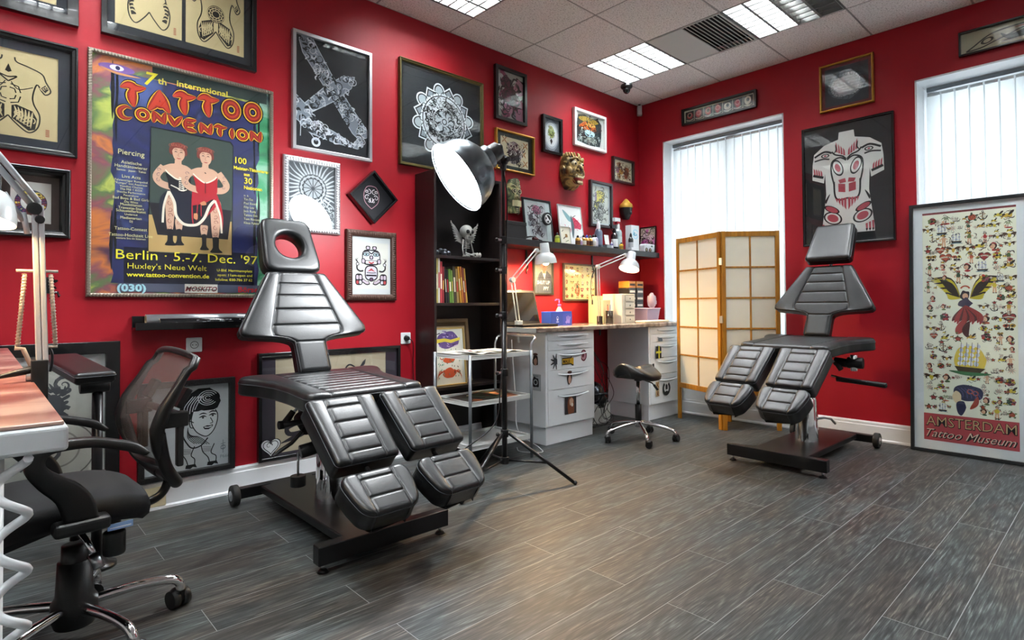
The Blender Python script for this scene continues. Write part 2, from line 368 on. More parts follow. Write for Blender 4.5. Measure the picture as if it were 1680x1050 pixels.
# ================================================================== flat artwork toolkit (all of it real pictures hanging in the room)
FONT_CACHE = {}
def text_mesh(s, size, off=0, shear=0, sx=1, bold=0):
    c = bpy.data.curves.new('lettering', 'FONT'); c.body = s; c.size = size; c.offset = off+bold; c.shear = shear; c.resolution_u = 2
    c.align_x = 'LEFT'; o = bpy.data.objects.new('lettering', c)
    me = bpy.data.meshes.new_from_object(o)
    vs = [(v.co.x*sx, v.co.y) for v in me.vertices]; fs = [list(p.vertices) for p in me.polygons]
    bpy.data.objects.remove(o); bpy.data.curves.remove(c); bpy.data.meshes.remove(me)
    return vs, fs
class Art:
    """2D drawing in metres, origin lower left; becomes one flat mesh just above its paper"""
    def __init__(s, w, h, paper, seed=1):
        s.w, s.h = w, h; s.mb = MB(); s.mb.flatart = True; s.z = 0.0; s.dz = 1.2e-5; s.r = random.Random(seed); s.tf = None
        s.poly([(0, 0), (w, 0), (w, h), (0, h)], paper)
    def P(s, x, y):
        if s.tf: x, y = s.tf(x, y)
        return (x-s.w/2, -s.z, y-s.h/2)
    def raw(s, pts, fs, c):
        s.z += s.dz; c = c if not isinstance(c, (str, tuple)) else ink(c)
        V = [s.P(x, y) for x, y in pts]; X, Z = s.w/2, s.h/2
        if all(-X <= v[0] <= X and -Z <= v[2] <= Z for v in V): s.mb.add(V, fs, c); return
        for f in fs:                     # trim to the sheet
            P = [V[i] for i in f]
            for ax, lim, sg in ((0, X, 1), (0, -X, -1), (2, Z, 1), (2, -Z, -1)):
                Q = []
                for i in range(len(P)):
                    a, b = P[i-1], P[i]; ia, ib = (lim-a[ax])*sg >= 0, (lim-b[ax])*sg >= 0
                    if ia != ib:
                        t = (lim-a[ax])/(b[ax]-a[ax]); Q.append(tuple(a[k]+(b[k]-a[k])*t for k in range(3)))
                    if ib: Q.append(b)
                P = Q
                if len(P) < 3: break
            if len(P) >= 3: s.mb.add(P, [tuple(range(len(P)))], c)
    def poly(s, pts, c): s.raw(pts, [tuple(range(len(pts)))], c)
    def ell(s, x, y, rx, ry, c, n=24, a=0, t0=0, t1=2*pi):
        P = []
        for i in range(n):
            t = t0+(t1-t0)*i/(n if t1-t0 > 6.28 else n-1); u, v = rx*math.cos(t), ry*math.sin(t)
            P.append((x+u*math.cos(a)-v*math.sin(a), y+u*math.sin(a)+v*math.cos(a)))
        s.poly(P, c)
    def ring(s, x, y, r0, r1, c, n=32, t0=0, t1=2*pi, sy=1):
        P = []
        for i in range(n+1):
            t = t0+(t1-t0)*i/n
            P += [(x+r0*math.cos(t), y+r0*sy*math.sin(t)), (x+r1*math.cos(t), y+r1*sy*math.sin(t))]
        s.raw(P, [(2*i, 2*i+1, 2*i+3, 2*i+2) for i in range(n)], c)
    def line(s, pts, w, c, smooth=True, taper=False, k=5, closed=False):
        if closed: pts = list(pts)+[pts[0]]
        if smooth and len(pts) > 2: pts = [(p.x, p.y) for p in smooth_path([(x, y, 0) for x, y in pts], k)]
        P = []; n = len(pts)
        for i in range(n):
            a = pts[max(i-1, 0)]; b = pts[min(i+1, n-1)]; dx, dy = b[0]-a[0], b[1]-a[1]; l = math.hypot(dx, dy) or 1
            ww = w/2
            if taper: ww *= max(.12, math.sin(pi*(i+.5)/n)) if taper == 2 else max(.1, 1-i/n)
            P += [(pts[i][0]-dy/l*ww, pts[i][1]+dx/l*ww), (pts[i][0]+dy/l*ww, pts[i][1]-dx/l*ww)]
        s.raw(P, [(2*i, 2*i+1, 2*i+3, 2*i+2) for i in range(n-1)], c)
    def spiral(s, x, y, r, turns, w, c, a=0, d=1):
        n = int(10*turns)+4
        s.line([(x+r*(1-i/n)*math.cos(a+d*2*pi*turns*i/n), y+r*(1-i/n)*math.sin(a+d*2*pi*turns*i/n)) for i in range(n)], w, c, False, 1)
    def blob(s, x, y, rx, ry, c, n=9, j=.25, a=0):
        P = [(rx*(1+s.r.uniform(-j, j))*math.cos(2*pi*i/n), ry*(1+s.r.uniform(-j, j))*math.sin(2*pi*i/n)) for i in range(n)]
        P = [(x+u*math.cos(a)-v*math.sin(a), y+u*math.sin(a)+v*math.cos(a)) for u, v in P]
        Q = [(p.x, p.y) for p in smooth_path([(u, v, 0) for u, v in P+[P[0]]], 4)][:-1]; s.poly(Q, c)
    def text(s, t, x, y, size, c, align='l', shear=0, sx=1, off=0, bold=0, rot=0):
        vs, fs = text_mesh(t, size, off, shear, sx, bold)
        if not vs: return
        xs_ = [v[0] for v in vs]; wd = max(xs_)-min(xs_)
        dx = {'l': 0, 'c': -wd/2-min(xs_), 'r': -max(xs_)}[align]
        cr, sr = math.cos(rot), math.sin(rot)
        s.raw([(x+(u+dx)*cr-v*sr, y+(u+dx)*sr+v*cr) for u, v in vs], fs, c)
    def mirror(s, fn, cx):
        fn(); z = s.z; old = s.tf; s.tf = (lambda x, y: (2*cx-x, y)) if old is None else (lambda x, y: old(2*cx-x, y)); fn(); s.tf = old

M_PAPER = {}
# frames ------------------------------------------------------------
M_FBLACK = mat('black frame lacquer', '#0e0f11', .25, spec=.5, coat=.3)
M_FGOLD = mat('gold leaf frame', '#b98d3d', .32, .8)
M_FSILV = mat('silver frame', '#c4c6ca', .3, .75)
M_FWHITE = mat('white frame', '#d9d9d6', .4)
M_FBROWN = mat('carved brown frame', '#4a3229', .45, .25)
M_FDKGOLD = mat('dark gold frame', '#5e5530', .35, .6)
M_FROPE = mat('tarnished rope frame', '#8e8578', .38, .6)
PROFS = {
 'flat': lambda w, d: [(0, 0), (0, d), (.002, d+.001), (w-.002, d+.001), (w, d), (w, .006)],
 'deep': lambda w, d: [(0, 0), (0, d*.8), (w*.12, d), (w*.45, d), (w*.52, d*.78), (w*.75, d*.7), (w, d*.35), (w, .006)],
 'step': lambda w, d: [(0, 0), (0, d), (w*.3, d), (w*.36, d*.8), (w*.8, d*.75), (w*.86, d*.55), (w, d*.5), (w, .006)],
 'round': lambda w, d: [(0, 0), (0, d*.6)]+[(w*(.5-.5*math.cos(pi*i/8)), d*(.6+.4*math.sin(pi*i/8))) for i in range(1, 8)]+[(w, d*.6), (w, .006)],
}
def rings(mb, w, h, prof, m, smooth=False):
    vs = []
    for t, z in prof:
        for sx, sz in ((-1, -1), (1, -1), (1, 1), (-1, 1)): vs.append((sx*(w/2-t), -z, sz*(h/2-t)))
    n = len(prof)
    mb.add(vs, [(4*k+i, 4*k+(i+1) % 4, 4*k+4+(i+1) % 4, 4*k+4+i) for k in range(n-1) for i in range(4)], m, smooth)
    mb.add(vs[:4], [(0, 1, 2, 3)], m)
def picture(label, wall, a0, a1, z0, z1, fw, d, fm, prof, mats, paper, draw, name='framed_picture', cat='picture', orn=None, glass=True, lean=0, off=.003, seed=1, rot=0, group=None, zfix=None):
    """a0,a1 = extent along the wall (x on the left wall, y on the right wall)"""
    w, h = abs(a1-a0), z1-z0; c = (a0+a1)/2
    t = thing(name, label, cat, group=group)
    if wall == 'L': t.location = (c, -off, (z0+z1)/2); t.rotation_euler = (0, rot, 0)
    else: t.location = (-off, c, (z0+z1)/2); t.rotation_euler = (0, 0, -pi/2)
    if lean:
        t.rotation_euler.x = -lean if wall == 'L' else t.rotation_euler.x
        if wall == 'R': t.rotation_euler = (Matrix.Rotation(-pi/2, 3, 'Z') @ Matrix.Rotation(-lean, 3, 'X')).to_euler()
        bot = math.cos(lean)*h/2; t.location.z = z0+bot+.0
        sft = math.sin(lean)*h/2
        if wall == 'L': t.location.y = -off-sft
        else: t.location.x = -off-sft
    mb = MB(); rings(mb, w, h, PROFS[prof](fw, d), fm); 
    f = mb.build('frame', t, bevel=.0012 if fw > .012 else 0, seg=1)
    if orn:
        om, pitch, size = orn; ob = MB(); rr = fw*.5
        def run(p, q):
            p, q = Vector(p), Vector(q); L = (q-p).length; n = int(L/pitch)
            for i in range(n):
                s_ = p+(q-p)*(i+.5)/n; dr = (q-p).normalized(); ang = math.atan2(dr.z, dr.x)
                if size[0] == 'rope': ob.box((s_.x, -d*1.0, s_.z), (pitch*.55, .006, fw*.75), om, Matrix.Rotation(-ang-.6, 3, 'Y'))
                else: ob.sphere((s_.x, -d*.97, s_.z), (pitch*.42, size[1], fw*size[2]) if abs(dr.x) > .5 else (fw*size[2], size[1], pitch*.42), om, 6, 4)
        X, Z = w/2-rr, h/2-rr
        for p, q in (((-X, 0, -Z), (X, 0, -Z)), ((X, 0, -Z), (X, 0, Z)), ((X, 0, Z), (-X, 0, Z)), ((-X, 0, Z), (-X, 0, -Z))): run(p, q)
        ob.build('ornament', t)
    t0 = fw; zz = .0085
    for i, (mw, mc) in enumerate(mats):
        mm = MB(); mw4 = mw if isinstance(mw, tuple) else (mw, mw, mw, mw)   # left, right, bottom, top
        # mats as four strips around the opening
        X0, X1, Z0, Z1 = -w/2+t0, w/2-t0, -h/2+t0, h/2-t0
        l, r, b, tp = mw4; mmat = ink(mc, .7); zf = -zz
        mm.bx(X0, X0+l, zf, zf+.0015, Z0, Z1, mmat); mm.bx(X1-r, X1, zf, zf+.0015, Z0, Z1, mmat)
        mm.bx(X0+l, X1-r, zf, zf+.0015, Z0, Z0+b, mmat); mm.bx(X0+l, X1-r, zf, zf+.0015, Z1-tp, Z1, mmat)
        mm.build('passe_partout', t)
        cx, cz = (l-r)/2, (b-tp)/2; pw, ph = w-2*t0-l-r, h-2*t0-b-tp
        zz -= .0018
    if not mats: cx = cz = 0; pw, ph = w-2*fw, h-2*fw
    art = Art(pw+.004, ph+.004, paper, seed); draw(art)
    a = art.mb.build('artwork', t, Matrix.Translation((cx, -zz+.002, cz)))
    if glass:
        MB().bx(-w/2+fw-.001, w/2-fw+.001, -.0135, -.0125, -h/2+fw-.001, h/2-fw+.001, TG).build('glass', t)
    return t

# ---- drawing routines
def swirls(a, x0, y0, x1, y1, n, c, w=.004, r=(.02, .05), inside=None):
    for i in range(n):
        for _ in range(30):
            x, y = a.r.uniform(x0, x1), a.r.uniform(y0, y1)
            if inside is None or inside(x, y): break
        rr = a.r.uniform(*r); k = a.r.random()
        if k < .55: a.spiral(x, y, rr, a.r.uniform(1, 1.8), w, c, a.r.uniform(0, 6), a.r.choice((-1, 1)))
        else:
            an = a.r.uniform(0, 6.28); b = an+a.r.uniform(-1.2, 1.2)
            a.line([(x, y), (x+rr*math.cos(an), y+rr*math.sin(an)), (x+rr*1.5*math.cos(b), y+rr*1.5*math.sin(b))], w*2, c, taper=2)
def inpoly(P):
    def f(x, y):
        s = False; n = len(P)
        for i in range(n):
            (x1, y1), (x2, y2) = P[i], P[i-1]
            if (y1 > y) != (y2 > y) and x < (x2-x1)*(y-y1)/(y2-y1)+x1: s = not s
        return s
    return f
TANC = '#bfae84'
def torso_pts(w, h, cx, kind='f'):
    R = [(.06, 1.0), (.08, .94), (.2, .9), (.33, .84), (.37, .74), (.42, .62), (.37, .56), (.33, .6), (.28, .68), (.24, .52), (.25, .4), (.31, .25), (.29, .08), (.2, 0), (.08, .1), (0, .2)]
    return [(cx+x*w, y*h) for x, y in R]
def draw_torso(kind):
    def f(a):
        w, h = a.w, a.h; cx = w/2; W, Hh = w*1.0, h*.84; y0 = h*.07
        ol = [(x, y+y0) for x, y in torso_pts(W, Hh, cx)]
        k = '#1d1a16'
        def half():
            a.line(ol, .006, k)
            if kind == 0:
                a.line([(cx+.01, y0+Hh*.66), (cx+W*.1, y0+Hh*.57), (cx+W*.24, y0+Hh*.63)], .004, k)
            if kind in (0, 2):
                P = [(cx+.012, y0+Hh*.34), (cx+W*.08, y0+Hh*.36), (cx+W*.24, y0+Hh*.30), (cx+W*.285, y0+Hh*.2), (cx+W*.265, y0+Hh*.05), (cx+W*.2, y0+Hh*.025), (cx+W*.07, y0+Hh*.14), (cx+.012, y0+Hh*.17)]
                a.poly(P, k); ip = inpoly([(cx+(x-cx)*.9, y) for x, y in P])
                for i in range(6):
                    t = i/5; a.line([(cx+W*(.05+.17*t), y0+Hh*(.17-.11*t)), (cx+W*(.08+.15*t), y0+Hh*(.25-.05*t)), (cx+W*(.06+.18*t), y0+Hh*(.34-.05*t))], .008, TANC, taper=2)
                    if i < 5: a.spiral(cx+W*(.09+.17*t), y0+Hh*(.24-.08*t), .017, 1.3, .005, TANC, i*1.3); a.spiral(cx+W*(.1+.13*t), y0+Hh*(.17-.06*t), .012, 1.2, .004, TANC, i)
                P2 = [(cx+W*.31, y0+Hh*.64), (cx+W*.365, y0+Hh*.70), (cx+W*.405, y0+Hh*.64), (cx+W*.365, y0+Hh*.58)]
                a.poly(P2, k); a.line(P2, .004, TANC, False, closed=True)
                for q in range(3): a.spiral(cx+W*(.335+.025*q), y0+Hh*(.64+.02*(q-1)), .008, 1.2, .003, TANC, q)
            if kind == 1:
                P = [(cx+W*.19, y0+Hh*.12), (cx+W*.26, y0+Hh*.1), (cx+W*.3, y0+Hh*.25), (cx+W*.25, y0+Hh*.42), (cx+W*.2, y0+Hh*.36), (cx+W*.24, y0+Hh*.26)]
                a.poly(P, k)
                for i in range(5): a.line([(cx+W*.19, y0+Hh*(.14+.05*i)), (cx+W*.24, y0+Hh*(.17+.05*i)), (cx+W*.29, y0+Hh*(.15+.05*i))], .008, TANC, taper=2)
                a.line([(cx+W*.02, y0+Hh*.6), (cx+W*.12, y0+Hh*.66), (cx+W*.2, y0+Hh*.74)], .012, k, taper=2); a.line([(cx+W*.01, y0+Hh*.58), (cx+W*.08, y0+Hh*.56), (cx+W*.14, y0+Hh*.6)], .008, k, taper=2)
        a.mirror(half, cx)
        if kind == 2:
            a.ell(cx, y0+Hh*.46, W*.15, W*.16, k, 30)
            for r_ in (.135, .1, .06): a.ring(cx, y0+Hh*.46, W*r_, W*r_+.0035, TANC)
            for q in range(10): t = q*.628; a.spiral(cx+W*.08*math.cos(t), y0+Hh*.46+W*.08*math.sin(t), .011, 1.2, .0035, TANC, t)
            for q in range(12): t = q*.5236; a.line([(cx+W*.108*math.cos(t), y0+Hh*.46+W*.108*math.sin(t)), (cx+W*.13*math.cos(t+.1), y0+Hh*.46+W*.13*math.sin(t+.1))], .004, TANC, False)
        if kind == 0:
            for q in range(4):
                for s2 in (.02, .032): 
                    an = q*pi/2+pi/4
                    a.line([(cx+s2*1.4*math.cos(an-.6), y0+Hh*.5+s2*1.4*math.sin(an-.6)), (cx+s2*1.6*math.cos(an), y0+Hh*.5+s2*1.6*math.sin(an)), (cx+s2*1.4*math.cos(an+.6), y0+Hh*.5+s2*1.4*math.sin(an+.6))], .005, k, False)
            a.poly([(cx, y0+Hh*.9), (cx+.012, y0+Hh*.8), (cx, y0+Hh*.78), (cx-.012, y0+Hh*.8)], k)
            a.line([(cx, y0+Hh*.66), (cx+.03, y0+Hh*.74), (cx, y0+Hh*.72), (cx-.03, y0+Hh*.74), (cx, y0+Hh*.66)], .006, k)
        for i in range(5): a.poly([(w*.87, h*(.05+.018*i)), (w*.91, h*(.05+.018*i)), (w*.91, h*(.062+.018*i)), (w*.87, h*(.062+.018*i))], '#a05a40')
    return f
def draw_ring(a):
    cx, cy, R = a.w/2, a.h/2, a.w*.38; cols = ['#5c3a72', '#7a2d50', '#e0c04e', '#8c3a3a', '#4b3c80', '#3d5a78']
    a.ring(cx, cy, R*.66, R*1.03, '#2c2434')
    for i in range(28):
        t = 2*pi*i/28; a.ring(cx, cy, R*.7, R*.99, cols[i % 6], 4, t+.03, t+.19)
        a.ring(cx, cy, R*.8, R*.88, cols[(i+3) % 6], 4, t+.06, t+.15)
    for s in (-1, 1):
        a.ell(cx+s*R*.5, cy+R*.68, R*.24, R*.13, '#e6cd62', a=-s*.6); a.ell(cx+s*R*.5, cy+R*.68, R*.1, R*.07, '#15100c')
def draw_airplane(a):
    c = '#cfd6df'; d = '#1c2127'; w, h = a.w, a.h
    def shape(P, n, seed_w=.004):
        a.poly(P, '#8f99a6'); a.line(P, .005, c, False, closed=True); ip = inpoly(P); xs_ = [p[0] for p in P]; ys_ = [p[1] for p in P]
        swirls(a, min(xs_), min(ys_), max(xs_), max(ys_), n, d, .008, (.015, .035), ip); swirls(a, min(xs_), min(ys_), max(xs_), max(ys_), n, '#e4e9ef', .005, (.012, .03), ip)
    def rot(P, x, y, an): return [(x+u*math.cos(an)-v*math.sin(an), y+u*math.sin(an)+v*math.cos(an)) for u, v in P]
    cx, cy = w*.52, h*.58
    wing = [(-.36, -.025), (-.37, .03), (-.33, .06), (-.1, .045), (0, .05), (.1, .045), (.31, .06), (.35, .03), (.34, -.03), (.28, -.05), (0, -.05), (-.28, -.055)]
    shape(rot(wing, cx, cy, -.93), 60)
    body = [(-.32, -.02), (-.3, .03), (-.05, .05), (.12, .045), (.19, 0), (.12, -.045), (-.05, -.05)]
    shape(rot(body, cx, cy, .72), 26)
    tail = [(-.02, -.12), (.05, -.13), (.07, 0), (.05, .12), (-.02, .13), (-.05, 0)]
    shape(rot(tail, cx-.22, cy-.2, .72), 18)
    sx = [(.08*w, .2*h), (.14*w, .245*h), (.3*w, .26*h), (.36*w, .23*h), (.5*w, .2*h), (.78*w, .12*h), (.86*w, .19*h), (.93*w, .19*h), (.92*w, .11*h), (.84*w, .08*h), (.5*w, .1*h), (.2*w, .14*h)]
    shape(sx, 44)
    a.ring(.27*w, .07*h, .016, .03, c); a.line([(.07*w, .1*h), (.08*w, .3*h)], .005, c, False); a.line([(.2*w, .14*h), (.27*w, .08*h), (.34*w, .14*h)], .005, c, False)
    for i in range(14): a.line([(w*(.55+.02*i), h*(.5+.01*i)), (w*(.66+.015*i), h*(.72))], .0012, '#4b535e', False)
def draw_mandala(a):
    cx, cy = a.w*.52, a.h*.5; R = a.w*.38; c = '#d5dbdf'; d = '#1b2024'
    for i in range(8):
        t = 2*pi*i/8+.2; x, y = cx+R*.86*math.cos(t), cy+R*.86*math.sin(t)
        for rr, cc in ((1.0, c), (.82, d), (.66, '#aab3b9')): a.ell(x, y, R*.2*rr, R*.24*rr, cc, 20, t-pi/2)
        t += pi/8; x, y = cx+R*.8*math.cos(t), cy+R*.8*math.sin(t)
        for rr, cc in ((1.0, c), (.8, d), (.6, '#8c969e')): a.poly([(x+R*.26*rr*math.cos(t+q), y+R*.26*rr*math.sin(t+q)) for q in (0, 1.6, 3.14, 4.7)], cc)
    a.ell(cx, cy, R*.8, R*.8, c, 40); a.ring(cx, cy, R*.72, R*.75, d, 40)
    for k in range(16):
        t = 2*pi*k/16; a.ring(cx+R*.74*math.cos(t), cy+R*.74*math.sin(t), R*.1, R*.12, d, 12, t-1.6, t+1.6)
    ip = lambda x, y: math.hypot(x-cx, y-cy) < R*.66
    swirls(a, cx-R*.7, cy-R*.7, cx+R*.7, cy+R*.7, 260, d, .005, (.012, .03), ip)
    a.ring(cx, cy, R*.38, R*.4, c, 40); a.ell(cx, cy, R*.3, R*.3, '#aeb7bd', 30)
    for k in range(6):
        t = 2*pi*k/6
        a.line([(cx+R*.12*math.cos(t), cy+R*.12*math.sin(t)), (cx+R*.26*math.cos(t+.35), cy+R*.26*math.sin(t+.35)), (cx+R*.36*math.cos(t), cy+R*.36*math.sin(t))], .012, d, taper=2)
        a.spiral(cx+R*.22*math.cos(t+.5), cy+R*.22*math.sin(t+.5), R*.08, 1.5, .007, d)
    a.ring(cx, cy, R*.06, R*.09, d)
def draw_blobs(cols, n, lines='#1c1a1e', nl=30, big=(.05, .12), marg=.12):
    def f(a):
        w, h = a.w, a.h; m = marg
        for i in range(n): a.blob(a.r.uniform(w*m, w*(1-m)), a.r.uniform(h*m, h*(1-m)), a.r.uniform(*big)*w*2, a.r.uniform(*big)*w*2, a.r.choice(cols), a=a.r.uniform(0, 3))
        swirls(a, w*m, h*m, w*(1-m), h*(1-m), nl, lines, .008*w/.3, (.03*w/.3, .06*w/.3))
    return f
def draw_owl(a):
    w, h = a.w, a.h; a.poly([(w*.12, h*.12), (w*.88, h*.12), (w*.88, h*.88), (w*.12, h*.88)], '#d9cfae')
    for x, y in ((.2, .2), (.8, .75), (.22, .8), (.8, .25), (.75, .5)):
        for q in range(8):
            t = q*pi/4; a.line([(w*x, h*y), (w*x+.035*math.cos(t), h*y+.035*math.sin(t))], .012, '#a5612f' if q % 2 else '#e3d7b0', False, 1)
    a.blob(w*.5, h*.42, w*.2, h*.26, '#4a4044'); a.blob(w*.46, h*.66, w*.16, h*.13, '#8c6f72')
    for s in (-1, 1): a.ring(w*.48+s*w*.08, h*.66, .014, .022, '#e8dcc8'); 
    swirls(a, w*.3, h*.2, w*.7, h*.75, 50, '#17131a', .006, (.012, .03)); swirls(a, w*.3, h*.2, w*.7, h*.75, 26, '#d8cfc8', .004, (.01, .02))
def draw_oval(a):
    w, h = a.w, a.h; a.ell(w/2, h*.5, w*.46, h*.47, '#8d959d', 32); a.ell(w/2, h*.5, w*.4, h*.4, '#c3cad0', 32); a.ell(w/2, h*.5, w*.33, h*.33, '#e9ecee', 32)
    a.blob(w*.5, h*.6, w*.2, h*.17, '#a9b66a'); a.blob(w*.48, h*.72, w*.12, h*.07, '#c5cb8a')
    for s in (-1, 1): a.spiral(w*.5+s*w*.17, h*.55, w*.1, 1.3, .009, '#8d9c4e', 1, s)
    a.poly([(w*.5, h*.22), (w*.58, h*.34), (w*.5, h*.42), (w*.42, h*.34)], '#262a2c'); swirls(a, w*.35, h*.45, w*.65, h*.75, 14, '#33391f', .004, (.01, .02))
def draw_orange(a):
    w, h = a.w, a.h; P = [(.08, .1), (.05, .5), (.12, .92), (.35, .97), (.55, .9), (.8, .97), (.94, .8), (.93, .4), (.88, .08), (.5, .03)]
    a.poly([(x*w, y*h) for x, y in P], '#2f3a3c')
    a.blob(w*.5, h*.82, w*.34, h*.1, '#b99a3b'); a.blob(w*.5, h*.62, w*.3, h*.14, '#d96a25'); a.blob(w*.55, h*.7, w*.16, h*.07, '#ecb25a')
    a.blob(w*.52, h*.42, w*.22, h*.1, '#b9dcea'); a.blob(w*.5, h*.22, w*.32, h*.09, '#8a8f86')
    swirls(a, w*.1, h*.08, w*.9, h*.92, 60, '#14181a', .007, (.02, .04)); swirls(a, w*.1, h*.08, w*.9, h*.5, 30, '#c9d2cf', .004, (.01, .03))
def draw_pair(a):
    w, h = a.w, a.h
    for x, y, c in ((.3, .78, '#9a6a3a'), (.25, .5, '#8c3c5a'), (.42, .45, '#c79a3f'), (.3, .25, '#a9823a'), (.72, .45, '#b0622c'), (.68, .3, '#8f4a2a'), (.75, .6, '#a8612e')): a.blob(w*x, h*y, w*.11, h*.13, c)
    swirls(a, w*.15, h*.12, w*.88, h*.85, 50, '#42261c', .006, (.015, .04))
    for q in range(14):
        t = q*2*pi/14; a.line([(w*.72, h*.45), (w*.72+.07*math.cos(t), h*.45+.09*math.sin(t))], .008, '#5d3a22', False, 1)
def draw_yellow(a):
    w, h = a.w, a.h; a.blob(w*.52, h*.72, w*.3, h*.17, '#d9cc52'); a.blob(w*.3, h*.5, w*.13, h*.12, '#d2c95a'); a.blob(w*.5, h*.3, w*.22, h*.17, '#b9bdb8')
    a.blob(w*.25, h*.7, w*.06, h*.14, '#9a86a5'); swirls(a, w*.15, h*.1, w*.85, h*.9, 60, '#46463a', .005, (.02, .045)); swirls(a, w*.2, h*.1, w*.8, h*.5, 20, '#2a2a2a', .008, (.02, .05))
def draw_sun(a):
    w, h = a.w, a.h; cx, cy = w*.52, h*.62; c = '#bfc4c8'; d = '#3a3f44'
    for i in range(34):
        t = 2*pi*i/34; r1 = w*.3; r2 = w*.72
        a.line([(cx+r1*math.cos(t), cy+r1*math.sin(t)), (cx+(r1+r2)/2*math.cos(t+.07), cy+(r1+r2)/2*math.sin(t+.07)), (cx+r2*math.cos(t+.02), cy+r2*math.sin(t+.02))], .014, c, taper=1)
    a.ell(cx, cy, w*.27, w*.27, d, 30); a.ring(cx, cy, w*.24, w*.265, c); a.ell(cx, cy, w*.2, w*.2, '#a9afb4', 30)
    for i in range(12): a.line([(cx, cy), (cx+w*.2*math.cos(i*pi/6), cy+w*.2*math.sin(i*pi/6))], .005, d, False)
    for i in range(16): a.ring(cx+w*.25*math.cos(i*pi/8), cy+w*.25*math.sin(i*pi/8), w*.02, w*.032, c, 10)
    a.poly([(0, 0), (w, 0), (w, h*.2), (w*.6, h*.3), (w*.25, h*.42), (0, h*.4)], '#6c7277'); swirls(a, 0.02, 0.02, w-.02, h*.4, 60, c, .006, (.02, .05)); swirls(a, 0.02, 0.02, w-.02, h*.4, 30, d, .006, (.02, .05))
def draw_mask(a):
    w, h = a.w, a.h; cx = w/2; 
    def half():
        for (x, y, r, d) in ((.07, .66, .05, 1), (.12, .5, .05, -1), (.06, .40, .035, 1), (.13, .66, .03, -1)): a.spiral(cx+x*w*1.2, y*h, r*w*1.6, 1.4, .006, '#cfc9cf', x*20, d)
        a.line([(cx, h*.84), (cx+w*.15, h*.8), (cx+w*.24, h*.6), (cx+w*.2, h*.36), (cx, h*.18)], .004, '#b58a97')
        a.line([(cx, h*.36), (cx+w*.05, h*.42), (cx+w*.02, h*.5)], .007, '#cfc9cf', taper=2)
    old = a.tf; a.tf = lambda x, y: (a.w/2+(x-a.w/2)*math.cos(.785)-(y-a.h/2)*math.sin(.785), a.h/2+(x-a.w/2)*math.sin(.785)+(y-a.h/2)*math.cos(.785))
    a.mirror(half, cx); a.tf = old
def totem(a, x0, x1, y0, y1, red='#b8454a', k='#1a1c24', pale='#c9b6c4'):
    W, Hh = x1-x0, y1-y0
    def X(u): return x0+u*W
    def Y(v): return y0+v*Hh
    def box(u, v, du, dv, c, j=None): 
        r = min(du*W, dv*Hh)*.35; P = []
        for cx_, cy_, t0 in ((X(u+du)-r, Y(v+dv)-r, 0), (X(u)+r, Y(v+dv)-r, pi/2), (X(u)+r, Y(v)+r, pi), (X(u+du)-r, Y(v)+r, 1.5*pi)):
            for q in range(4): P.append((cx_+r*math.cos(t0+q*pi/6), cy_+r*math.sin(t0+q*pi/6)))
        a.poly(P, c)
    def half():
        box(.53, .9, .14, .09, k); box(.56, .91, .08, .06, pale)
        box(.68, .55, .12, .13, k); box(.7, .57, .08, .09, pale)
        box(.86, .5, .1, .08, k); box(.88, .515, .06, .05, '#d9d4da')
        a.line([(X(.93), Y(.5)), (X(.92), Y(.42)), (X(.84), Y(.37)), (X(.74), Y(.38))], W*.045, k)
        for q in range(3): a.line([(X(.9), Y(.58)), (X(.93+.02*q), Y(.64)), (X(.86+.04*q), Y(.7))], W*.025, k, taper=1)
        box(.76, .03, .22, .28, k); box(.79, .17, .07, .1, pale); box(.88, .17, .07, .1, pale); box(.79, .06, .07, .08, '#d9d4da'); box(.88, .06, .07, .08, red)
        old = a.tf
        a.line([(X(.56), Y(.1)), (X(.64), Y(.08)), (X(.78), Y(.16))], W*.1, k); a.line([(X(.58), Y(.1)), (X(.64), Y(.09)), (X(.76), Y(.15))], W*.06, pale)
    box(.22, .52, .56, .38, k); box(.25, .55, .5, .32, '#d9dbe0')
    a.mirror(half, (x0+x1)/2)
    for s in (-1, 1):
        u = .5+s*.15; a.ell(X(u), Y(.78), W*.1, Hh*.045, k); a.ell(X(u), Y(.78), W*.075, Hh*.03, '#a9c0c8'); a.ell(X(u), Y(.78), W*.03, Hh*.018, k)
    a.line([(X(.28), Y(.84)), (X(.4), Y(.86)), (X(.5), Y(.8)), (X(.6), Y(.86)), (X(.72), Y(.84))], W*.035, k)
    box(.44, .66, .12, .1, k); box(.47, .68, .06, .06, pale)
    box(.3, .54, .4, .1, k); box(.33, .555, .34, .07, '#e3dde2'); a.line([(X(.42), Y(.6)), (X(.5), Y(.57)), (X(.58), Y(.6))], W*.04, red)
    box(.3, .14, .4, .38, k); box(.33, .17, .34, .32, '#cdc6d2')
    a.poly([(X(.38), Y(.36)), (X(.5), Y(.45)), (X(.62), Y(.36)), (X(.5), Y(.39))], red); box(.34, .25, .32, .04, k); box(.44, .12, .12, .1, k); box(.47, .14, .06, .06, '#6a4a68')
    a.line([(X(.36), Y(.34)), (X(.5), Y(.33)), (X(.64), Y(.34))], W*.02, k)
def draw_bear(a):
    w, h = a.w, a.h; a.poly([(w*.06, h*.1), (w*.94, h*.1), (w*.94, h*.9), (w*.06, h*.9)], '#d8d7cf'); totem(a, w*.08, w*.92, h*.14, h*.85)
